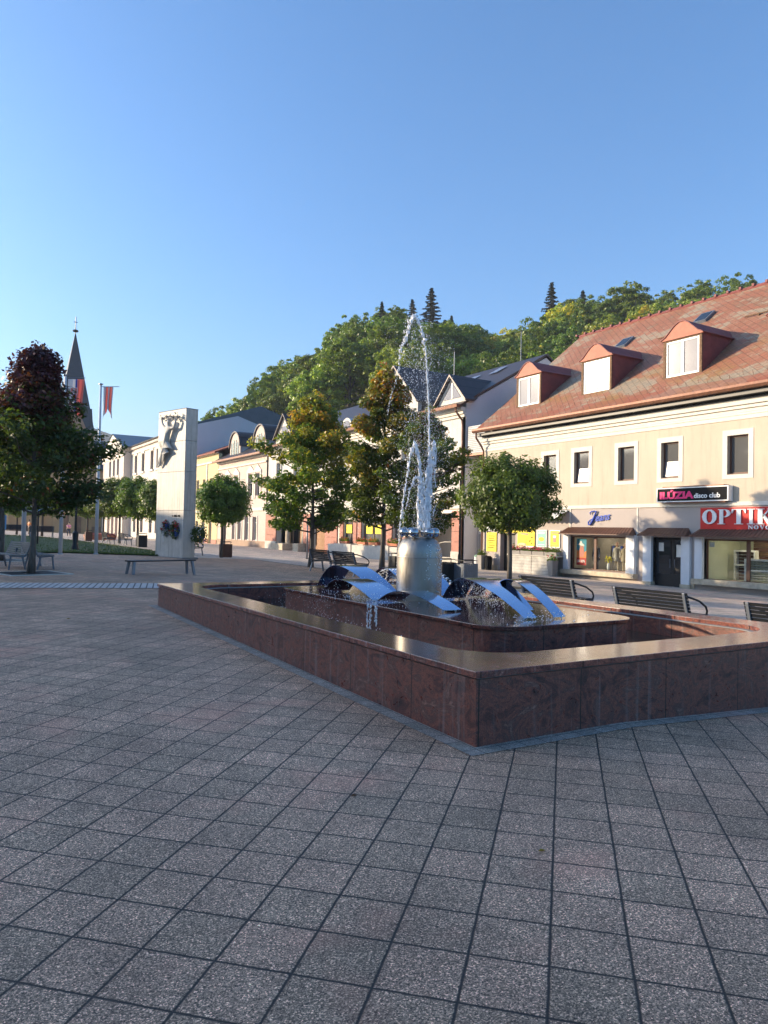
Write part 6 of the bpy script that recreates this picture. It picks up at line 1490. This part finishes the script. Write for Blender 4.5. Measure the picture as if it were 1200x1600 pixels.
grate('iron tree grate around the purple topped maple', 2.31, 22.38); grate('iron tree grate around the dark maple behind the slatted benches', 2.0, 29.3, R(15), 1.4)
grate('iron tree grate around the bright round headed tree', 16.6, 19.1, 0, 1.3)
# bins
def slatbin(label, x, y, w=.48, h=.86, mat='rust_metal', rz=0, handle=True):
    t = thing('litter_bin', label, 'bin', at(x, y), rz, 'slatted litter bins'); mb = MB(); n = 7
    for k in range(n):
        a = -w/2+w*(k+.08)/n; b = a+w*.84/n
        mb.box(a, b, -w/2, -w/2+.02, .04, h).box(a, b, w/2-.02, w/2, .04, h).box(-w/2, -w/2+.02, a, b, .04, h).box(w/2-.02, w/2, a, b, .04, h)
    mb.build('slats', M[mat], t); MB().box(-w/2+.03, w/2-.03, -w/2+.03, w/2-.03, 0, h-.06).build('liner', M['black_metal'], t)
    if handle: MB().tube([(-w/2, 0, h), (-w/2, 0, h+.13), (w/2, 0, h+.13), (w/2, 0, h)], .018, 6).box(-w/2+.02, w/2-.02, -w/2+.02, w/2-.02, h+.10, h+.125).build('lid', M['dark_metal'], t)
slatbin('brown slatted litter bin right of the monument beside the round headed tree', 13.75, 39.3, .56, .74)
slatbin('dark slatted litter bin just left of the monument', 12.6, 53.6, .60, .86, 'dark_metal'); slatbin('small brown litter bin far beyond the lawn below the church window', 11.2, 66.5, .55, .8)
slatbin('dark slatted litter bin hidden half behind the fountain column', 15.6, 24.6, .5, .8, 'black_metal'); slatbin('dark litter bin with railing, left one of two right of the fountain column', 16.0, 22.0, .62, .72, 'black_metal'); slatbin('grey slatted litter bin, right one of two right of the fountain column', 16.5, 21.35, .62, .72, 'grey_metal')
slatbin('black slatted bin at the left edge behind the slatted benches', 1.75, 30.9, .9, 1.0, 'black_metal', handle=False)
# lamps
t = thing('street_lamp', 'black street lamp with a curled top in front of the white gabled building', 'street lamp', at(19.2, 25.3))
MB().lathe([(.11, 0), (.11, .12), (.075, .2), (.075, .9), (.05, 1.0), (.045, 4.2), (0, 4.2)], 12).build('pole', M['black_metal'], t, smooth=40)
mb = MB(); mb.tube([(jet_r.x*a, jet_r.y*a, b) for a, b in [(0, 4.1), (.0, 4.45), (.10, 4.66), (.28, 4.72), (.44, 4.62), (.50, 4.42)]], .022, 8); mb.build('curled_arm', M['black_metal'], t, smooth=True)
MB().lathe([(.02, .10), (.10, .06), (.19, 0), (.0, -.01)], 14, (jet_r.x*.50, jet_r.y*.50, 4.32)).build('lamp_head', M['black_metal'], t, smooth=40)
t = thing('street_lamp', 'short black lamp with two winged reflector panels on the lawn', 'street lamp', at(6.12, 40.0))
MB().lathe([(.20, 0), (.20, .10), (.13, .35), (.15, .9), (.07, 1.0), (.055, 2.3), (0, 2.35)], 10).build('pole', M['black_metal'], t, smooth=30)
for s_ in (-1, 1):
    mb = MB(); c = [(s_*.05, 2.32), (s_*.16, 2.42), (s_*.30, 2.58), (s_*.42, 2.66)]
    for i, (a, b) in enumerate(c):
        for q in (-.16, .16): mb.v.append((jet_r.x*a+fdir.x*q, jet_r.y*a+fdir.y*q, b))
        if i: o_ = 2*i; mb.f.append((o_-2, o_, o_+1, o_-1)); mb.mi.append(0)
    o = mb.build('reflector', M['grey_metal'], t); k = o.modifiers.new('s', 'SOLIDIFY'); k.thickness = .05
t = thing('sign_pole', 'slim dark pole on the street in front of the porch of the white building', 'pole', at(19.3, 40.6))
MB().tube([(0, 0, 0), (0, 0, 2.4)], .05, 8).build('pole', M['grey_metal'], t, smooth=True); MB().box(-.07, .07, -.07, .07, 0, .05).build('base', M['black_metal'], t)
# flagpoles with banners
def flagpole(label, x, y, H, flip=None):
    t = thing('flagpole', label, 'flagpole', at(x, y)); MB().tube([(0, 0, 0), (0, 0, H*.5), (0, 0, H)], [.085, .07, .045], 12).build('pole', M['white_metal'], t, smooth=True)
    MB().lathe([(.11, 0), (.11, .05), (.0, .055)], 12).build('base_plate', M['white_metal'], t); MB().lathe([(.0, 0), (.10, 0), (.10, .04), (0, .06)], 10, (0, 0, H)).build('cap', M['grey_metal'], t)
    mb = MB(); mb.tube([(0, 0, H-.10), tuple(jet_r*.85+Vector((0, 0, H-.08)))], .015, 6); mb.build('arm', M['grey_metal'], t); return t
pA = flagpole('white flagpole with the striped red and white banner, right of the other', 6.39, 35.9, 7.85); pB = flagpole('white flagpole standing left, with the white blue red banner', 4.68, 34.45, 7.75)
flagpole('white flagpole hidden behind the purple topped maple', 3.1, 33.0, 7.7)
def banner(label, base, H, x0, w, h, cols, swallow):
    """hanging cloth: columns of colour, slight folds"""
    bx, by, bz = base; org = Vector((bx, by, bz+H)); t = thing('banner', label, 'flag', tuple(org)); n = 24; m_ = 22
    acc = 0
    for (wf_, mat_) in cols:
        mb = MB(); k0, k1 = acc, acc+wf_; acc = k1; nn = max(2, int(n*wf_))
        for i in range(nn+1):
            u_ = k0+(k1-k0)*i/nn
            for j in range(m_+1):
                v_ = j/m_; hh = h*(1-swallow*(1-abs(2*u_-1))*1.0) if swallow else h*(1-.06*math.sin(u_*5))
                sq = w*(1-.12*v_*math.sin(v_*3)); dd = .045*math.sin(u_*16+v_*2.5)*(.3+v_)
                p = jet_r*(x0+u_*sq)+fdir*dd+Vector((0, 0, -v_*hh)); mb.v.append(tuple(p))
                if i and j: o_ = i*(m_+1)+j; mb.f.append((o_-m_-2, o_-1, o_, o_-m_-1)); mb.mi.append(0)
        o = mb.build('cloth', M[mat_], t, smooth=True); s2 = o.modifiers.new('s', 'SOLIDIFY'); s2.thickness = .004
    return t
banner('narrow red and white striped banner with a swallow tail', at(6.39, 35.9), 7.75, .12, .46, 1.5, [(.25, 'flag_white'), (.22, 'flag_red'), (.16, 'flag_white'), (.22, 'flag_red'), (.15, 'flag_white')], .33)
t = banner('white blue and red banner with a red shield', at(4.68, 34.45), 7.6, .10, .72, 1.55, [(.46, 'flag_white'), (.12, 'flag_blue'), (.42, 'flag_red')], 0)
def bq(name, mat, pts, d): mb = MB(); q = [jet_r*a+Vector((0, 0, b))-fdir*d for a, b in pts]; q2 = [p+fdir*.004 for p in q]; n = len(q); mb.add(q+q2, [tuple(range(n)), tuple(range(2*n-1, n-1, -1))]); return mb.build(name, M[mat], t)
bq('shield', 'signwhite', [(.24, -.38), (.56, -.38), (.56, -.62), (.50, -.74), (.40, -.80), (.30, -.74), (.24, -.62)], .07); bq('shield_field', 'flag_red', [(.26, -.40), (.54, -.40), (.54, -.62), (.49, -.72), (.40, -.77), (.31, -.72), (.26, -.62)], .076)
bq('double_cross', 'signwhite', [(.385, -.42), (.415, -.42), (.415, -.68), (.385, -.68)], .082); bq('cross_bar', 'signwhite', [(.34, -.47), (.46, -.47), (.46, -.50), (.34, -.50)], .084); bq('lower_cross_bar', 'signwhite', [(.31, -.55), (.49, -.55), (.49, -.585), (.31, -.585)], .084); bq('hills', 'flag_blue', [(.30, -.69), (.36, -.64), (.40, -.67), (.44, -.64), (.50, -.69), (.40, -.75)], .084)
t = banner('pale banner hanging from the hidden flagpole behind the purple maple', at(3.1, 33.0), 7.5, .12, .7, 1.3, [(.5, 'flag_white'), (.5, 'petal2')], 0)
# perforated white post, blue sign, thin white canopy frames
t = thing('white_post', 'short white post with round holes leaning slightly at the far left', 'post', at(4.4, 47.0)); mb = MB(); mb.prism([(-.11, 0), (.11, 0), (.11, 2.0)]+[(.11*math.cos(R(a)), 2.0+.11*math.sin(R(a))) for a in range(15, 166, 30)]+[(-.11, 2.0)], -.04, .04, 1).build('post', M['white_metal'], t)
for k, (dx, z) in enumerate(((-.02, 1.75), (.03, 1.55), (-.04, 1.5), (.0, 1.3))): MB().prism([(dx+.035*math.cos(R(a)), z+.035*math.sin(R(a))) for a in range(0, 360, 45)], -.046, -.042, 1).build('hole', M['black'], t)
for x, y, lab in ((5.9, 56, 'thin white curved canopy frame beside the left flagpole'), (3.2, 58, 'thin white curved canopy frame at the left edge behind the dark trunks')):
    t = thing('canopy_frame', lab, 'canopy frame', at(x, y)); MB().tube([(0, 0, 0), (0, 0, 2.1)], .035, 6).build('post', M['white_metal'], t)
    mb = MB()
    for q in (-.5, .5): mb.tube([(-1.3, q, 2.3), (-.6, q, 2.42), (.1, q, 2.4), (.7, q, 2.42), (1.2, q, 2.36)], .022, 5)
    mb.tube([(-.7, 0, 2.4), (-.4, 0, 2.12), (0, 0, 2.05), (.4, 0, 2.12), (.7, 0, 2.4)], .022, 5).tube([(-1.3, -.5, 2.3), (-1.3, .5, 2.3)], .02, 5).tube([(1.2, -.5, 2.36), (1.2, .5, 2.36)], .02, 5); mb.build('frame', M['white_metal'], t)
t = thing('info_board', 'pale blue information board at the left edge behind the trunks', 'sign', at(2.55, 38.5)); MB().box(-.38, .32, -.02, .02, 1.0, 1.65).build('panel', M['signblue'], t); MB().tube([(-.3, 0, 0), (-.3, 0, 1.7)], .025, 6).tube([(.25, 0, 0), (.25, 0, 1.7)], .025, 6).each('posts', M['grey_metal'], t)
t = thing('solar_panel', 'small tilted pale blue panel on a pole by the lawn', 'panel', at(5.2, 47.5)); MB().tube([(0, 0, 0), (0, 0, 2.1)], .05, 8).build('pole', M['black_metal'], t); MB().add([(-.02, -.2, 2.0), (.42, -.2, 2.18), (.42, .2, 2.18), (-.02, .2, 2.0), (-.02, -.2, 2.04), (.42, -.2, 2.22), (.42, .2, 2.22), (-.02, .2, 2.04)], [(3, 2, 1, 0), (4, 5, 6, 7), (0, 1, 5, 4), (1, 2, 6, 5), (2, 3, 7, 6), (3, 0, 4, 7)]).build('panel', M['signblue'], t)
for x, y, lab in ((13.2, 75, 'red and white parasol base box far beyond the lawn'), (14.8, 78, 'low red planter far beyond the lawn by the church door')):
    t = thing('planter_box', lab, 'planter', at(x, y)); MB().prism([(-.9, 0), (.9, 0), (1.0, .5), (-1.0, .5)], -.25, .25, 1).build('box', M['terracotta'], t); mb = MB()
    for k in range(120): mb.ball((random.uniform(-.9, .9), random.uniform(-.2, .2), .5+random.random()*.15), .05, 4)
    mb.build('blossoms', M['salmon'], t)

# ================================================================== MONUMENT
dS = Vector((math.sin(R(-16.5)), math.cos(R(-16.5)), 0)); dT = Vector((math.cos(R(16.5)), math.sin(R(16.5)), 0))     # along the wide face, along the narrow side
MC = Vector((10.08, 34.85, 0)); gz = G(10.1, 34.9)
mo = thing('stone_monument', 'tall pale veined stone slab monument with a carved figure and wreaths', 'monument', (MC.x, MC.y, gz))
mm = Matrix(((dT.x, dS.x, 0, 0), (dT.y, dS.y, 0, 0), (0, 0, 1, 0), (0, 0, 0, 1)))      # local x = narrow side, local y = wide face going back
Wd, Td, Hm = 2.42, .66, 7.15
for k, (z0, z1) in enumerate(((.0, 2.28), (2.29, 4.15), (4.16, 5.62), (5.63, Hm))):
    MB().box(0, Td, 0, Wd, z0, z1).xf(mm).build('slab', M['marble'], mo, bevel=.008)
MB().box(-.01, Td+.01, -.01, Wd+.01, Hm, Hm+.03).xf(mm).build('cap', M['joint'], mo)
MB().box(-.12, Td+.12, -.12, Wd+.12, -.05, .05).xf(mm).build('base', M['joint'], mo)
fm2 = lambda yv, zv: mm @ Matrix.Translation((-.004, yv, zv)) @ Matrix(((0, 0, -1, 0), (-1, 0, 0, 0), (0, 1, 0, 0), (0, 0, 0, 1)))
text('lettering', '5. APRÍL 1945', .135, M['black'], mo, fm2(.98, 1.98), bold=.004, extrude=.004, xs=.9)
def skinfig(name, pts, edges, mat, parent, mw=None, sub=2, root=0):
    me = bpy.data.meshes.new(name); me.from_pydata([p[:3] for p in pts], edges, []); o = bpy.data.objects.new(name, me); COL.objects.link(o)
    sk = o.modifiers.new('skin', 'SKIN'); sk.use_smooth_shade = True
    for i, p in enumerate(pts): v = me.skin_vertices[0].data[i]; v.radius = (p[3], p[4] if len(p) > 4 else p[3]); v.use_root = (i == root)
    s_ = o.modifiers.new('sub', 'SUBSURF'); s_.levels = sub; s_.render_levels = sub
    bake(o)
    if mw is not None: o.data.transform(mw)
    o.data.materials.clear(); o.data.materials.append(mat); o.parent = parent; return o
# relief: striding figure leaning to the right with raised arms; local frame: (u right, v up, w out of the face)
def RV(u_, v_, w_): return (-w_, Wd-u_, v_)
fig = [(.98, 5.62, .16, .17, .13), (1.10, 5.95, .18, .15, .12), (1.22, 6.22, .20, .20, .13), (1.26, 6.40, .22, .07, .07), (1.30, 6.56, .24, .11, .12), (1.32, 6.66, .24, .09, .09),
       (1.02, 6.28, .22, .075), (.80, 6.46, .25, .06), (.62, 6.74, .22, .045), (.56, 6.82, .2, .035),
       (1.42, 6.26, .2, .08), (1.70, 6.26, .2, .065), (1.84, 6.55, .2, .05), (1.80, 6.70, .2, .035),
       (.90, 5.45, .16, .13), (.70, 5.10, .18, .10), (.52, 4.80, .14, .07), (.36, 4.52, .12, .05), (.24, 4.42, .12, .04),
       (.82, 5.30, .12, .12), (.60, 5.08, .11, .09), (.36, 4.86, .10, .06), (.22, 4.66, .09, .045), (.12, 4.52, .1, .035)]
ed = [(0, 1), (1, 2), (2, 3), (3, 4), (4, 5), (2, 6), (6, 7), (7, 8), (8, 9), (2, 10), (10, 11), (11, 12), (12, 13), (0, 14), (14, 15), (15, 16), (16, 17), (17, 18), (0, 19), (19, 20), (20, 21), (21, 22), (22, 23)]
skinfig('relief_figure', [(*RV(*p[:3]), *p[3:]) for p in fig], ed, M['relief_stone'], mo, mm)
mb = MB()
for k in range(7):      # drapery folds round the hips
    u0, v0 = .78+.05*k, 5.62-.05*k; mb.tube([RV(u0-.55+.03*k, v0-.02-.05*k, .12), RV(u0-.2, v0+.04, .22), RV(u0+.25, v0+.02, .22), RV(u0+.42, v0-.08, .10)], [.02, .05, .05, .02], 6)
for k in range(5): mb.tube([RV(.95+.1*k-.1, 5.45-.08*k, .20), RV(.7+.05*k, 5.05, .2), RV(.42+.05*k, 4.62-.02*k, .10)], [.05, .045, .012], 6)
mb.xf(mm).build('relief_drapery', M['relief_stone'], mo, smooth=True)
mb = MB()
for k in range(70):     # branch the figure holds
    u_ = .42+k/70*1.72; v_ = 6.80+.10*math.sin(k*.35)-.0*k+random.uniform(-.09, .09); a = random.uniform(0, 6.28); q = random.uniform(.05, .10)
    c = Vector(RV(u_, v_, .16+random.uniform(-.06, .1))); d1 = Vector((random.gauss(0, .4), math.cos(a), math.sin(a))).normalized()*q; d2 = d1.orthogonal().normalized()*q*.45
    mb.add([c-d1, c+d2, c+d1, c-d2, c+Vector((-.03, 0, 0))], [(0, 1, 4), (1, 2, 4), (2, 3, 4), (3, 0, 4), (0, 3, 2, 1)])
mb.tube([RV(.42, 6.75, .12), RV(.9, 6.88, .16), RV(1.4, 6.84, .16), RV(2.1, 6.78, .12)], .03, 6); mb.xf(mm).build('relief_branch', M['church_trim'] if 0 else M['joint'], mo)
def wreath(label, pos, rmaj, rmin, mats, mwz, rib):
    t = thing('wreath', label, 'wreath', pos); mb = MB()
    for k in range(520):
        a = random.uniform(0, 6.28); b = random.uniform(0, 6.28); rr = rmin*random.uniform(.5, 1.1); c = Vector((-(rr*.8*math.sin(b))-rmin*.4, (rmaj+rr*math.cos(b))*math.cos(a), (rmaj+rr*math.cos(b))*1.15*math.sin(a)))
        sect = a/6.28; mb.cur = 0 if random.random() < .45 else (1+int((sect*len(mats)*1.0+random.random()*.5)) % (len(mats)-1) if len(mats) > 1 else 0)
        d1 = Vector((random.gauss(0, 1), random.gauss(0, 1), random.gauss(0, 1))).normalized()*.045; d2 = d1.orthogonal().normalized()*.032; mb.quad(c-d1, c+d2, c+d1, c-d2)
    mb.xf(mwz).build('greenery', [M[q] for q in mats], t)
    MB().lathe([(rmaj-rmin*.5, -.02), (rmaj+rmin*.5, -.02), (rmaj+rmin*.5, .02), (rmaj-rmin*.5, .02)], 24).xf(mwz @ Matrix.Translation((-.03, 0, 0)) @ Matrix.Rotation(R(90), 4, 'Y')).build('ring', M['leaf_dark'], t)
    mb = MB(); mb.prism([(-.05, -rmaj-.35*rib), (.02, -rmaj-.4*rib), (.06, -rmaj+.1), (0, -rmaj+.1)], -rmin*1.3, -rmin*1.25, 0); mb.xf(mwz).build('ribbon', M[mats[1]], t)
def mp3(u_, v_): p = mm @ Vector((0, Wd-u_, v_)); return (MC.x+p.x, MC.y+p.y, gz+p.z)
rot = mm.to_3x3().to_4x4()
wreath('left front wreath of white, blue and red flowers on the monument', mp3(.95, 1.42), .22, .13, ['leaf_dark', 'flag_white', 'red', 'flag_blue', 'flag_white'], rot, 1.2)
wreath('right front wreath with red and dark leaves on the monument', mp3(1.78, 1.36), .25, .14, ['leaf_dark', 'leaf_dark', 'red', 'flag_blue'], rot, .1)
p = mm @ Vector((Td*.5, 0, 1.15)); sm = rot @ Matrix.Rotation(R(90), 4, 'Z')
wreath('large wreath with a white bow on the narrow side of the monument', tuple(MC+p+Vector((dT.x*.5, dT.y*.5, gz))), .26, .24, ['leaf_dark', 'leaf_dark', 'flag_white', 'leaf_dark', 'leaf_dark', 'flag_blue'], sm, .3)

# ================================================================== PEOPLE far off by the church
def person(label, loc, rz, top, bottom, hair='hair', stride=.18):
    t = thing('person', label, 'person', loc, rz)
    P = [(0, 0, .95, .15, .11), (0, 0, 1.15, .14, .10), (0, 0, 1.38, .18, .11), (0, 0, 1.50, .055, .055), (0, .01, 1.60, .075, .09), (0, .01, 1.70, .07, .08),
         (.2, 0, 1.38, .055), (.26, .03, 1.12, .045), (.25, -.08, .88, .035), (.25, -.10, .80, .03), (-.2, 0, 1.38, .055), (-.26, .0, 1.12, .045), (-.25, -.06, .88, .035), (-.25, -.08, .80, .03),
         (.09, 0, .88, .095), (.10, -stride*.5, .48, .065), (.10, -stride*.4, .08, .045), (.10, -stride*.4-.12, .04, .04), (-.09, 0, .88, .095), (-.10, stride*.4, .48, .065), (-.10, stride, .10, .045), (-.10, stride-.12, .05, .04)]
    E_ = [(0, 1), (1, 2), (2, 3), (3, 4), (4, 5), (2, 6), (6, 7), (7, 8), (8, 9), (2, 10), (10, 11), (11, 12), (12, 13), (0, 14), (14, 15), (15, 16), (16, 17), (0, 18), (18, 19), (19, 20), (20, 21)]
    skinfig('body', P, E_, M['skin'], t, sub=1)
    skinfig('top', [(x, y, z, *(q+.018 for q in rr)) for x, y, z, *rr in [P[0], P[1], P[2], P[6], P[7], P[10], P[11]]], [(0, 1), (1, 2), (2, 3), (3, 4), (2, 5), (5, 6)], M[top], t, sub=1)
    skinfig('trousers', [(x, y, z, *(q+.02 for q in rr)) for x, y, z, *rr in [P[0], P[14], P[15], P[16], P[18], P[19], P[20]]], [(0, 1), (1, 2), (2, 3), (0, 4), (4, 5), (5, 6)], M[bottom], t, sub=1)
    MB().ball((0, .03, 1.69), .105, 8, (.9, 1, .9)).build('hair', M[hair], t, smooth=True); return t
x_, y_ = 11.9, 100.0
person('distant person in a pink top and dark trousers beyond the lawn', at(14.2, 98), R(200), 'petal2', 'navy'); person('distant person in an orange top walking left beyond the lawn', at(9.6, 96), R(120), 'orange', 'hair')

# small things on the paving
def leafbit(label, px, py, mat, s_=.03):
    o = MB().add([(-s_, 0, .004), (0, -s_*.6, .012), (s_, 0, .004), (0, s_*.6, .010), (0, 0, .0)], [(0, 1, 2, 3), (0, 4, 1), (1, 4, 2), (2, 4, 3), (3, 4, 0)]).build('fallen_leaf', M[mat]); o.location = (px, py, G(px, py)+.004); o.rotation_euler = (0, 0, px*7); tag(o, label, 'leaf', None)
leafbit('yellow fallen leaf on the dark slabs in the right foreground', 2.66, 2.78, 'leaf_yellow', .022); leafbit('brown fallen leaf on the slabs in front of the fountain wall', 2.2, 3.9, 'leaf_brown', .02); leafbit('tiny yellow leaf on the slabs by the sett band', 1.8, 12.2, 'leaf_yellow', .035)
# ================================================================== AIR
o = MB().box(-3700, 3900, -280, 3900, -8, 460).build('haze', None) if 0 else None
hz = bpy.data.materials.new('pale_haze'); hz.use_nodes = True; ht = hz.node_tree; ht.nodes.clear()
pv = ht.nodes.new('ShaderNodeVolumePrincipled'); pv.inputs['Color'].default_value = (.86, .92, 1, 1); pv.inputs['Density'].default_value = .0003; pv.inputs['Anisotropy'].default_value = .0
ho = ht.nodes.new('ShaderNodeOutputMaterial'); ht.links.new(pv.outputs[0], ho.inputs['Volume'])
hb = MB().box(-1950, 1950, -275, 1950, -8, 200).build('haze', hz); hb['kind'] = 'stuff'
#@@NEXT
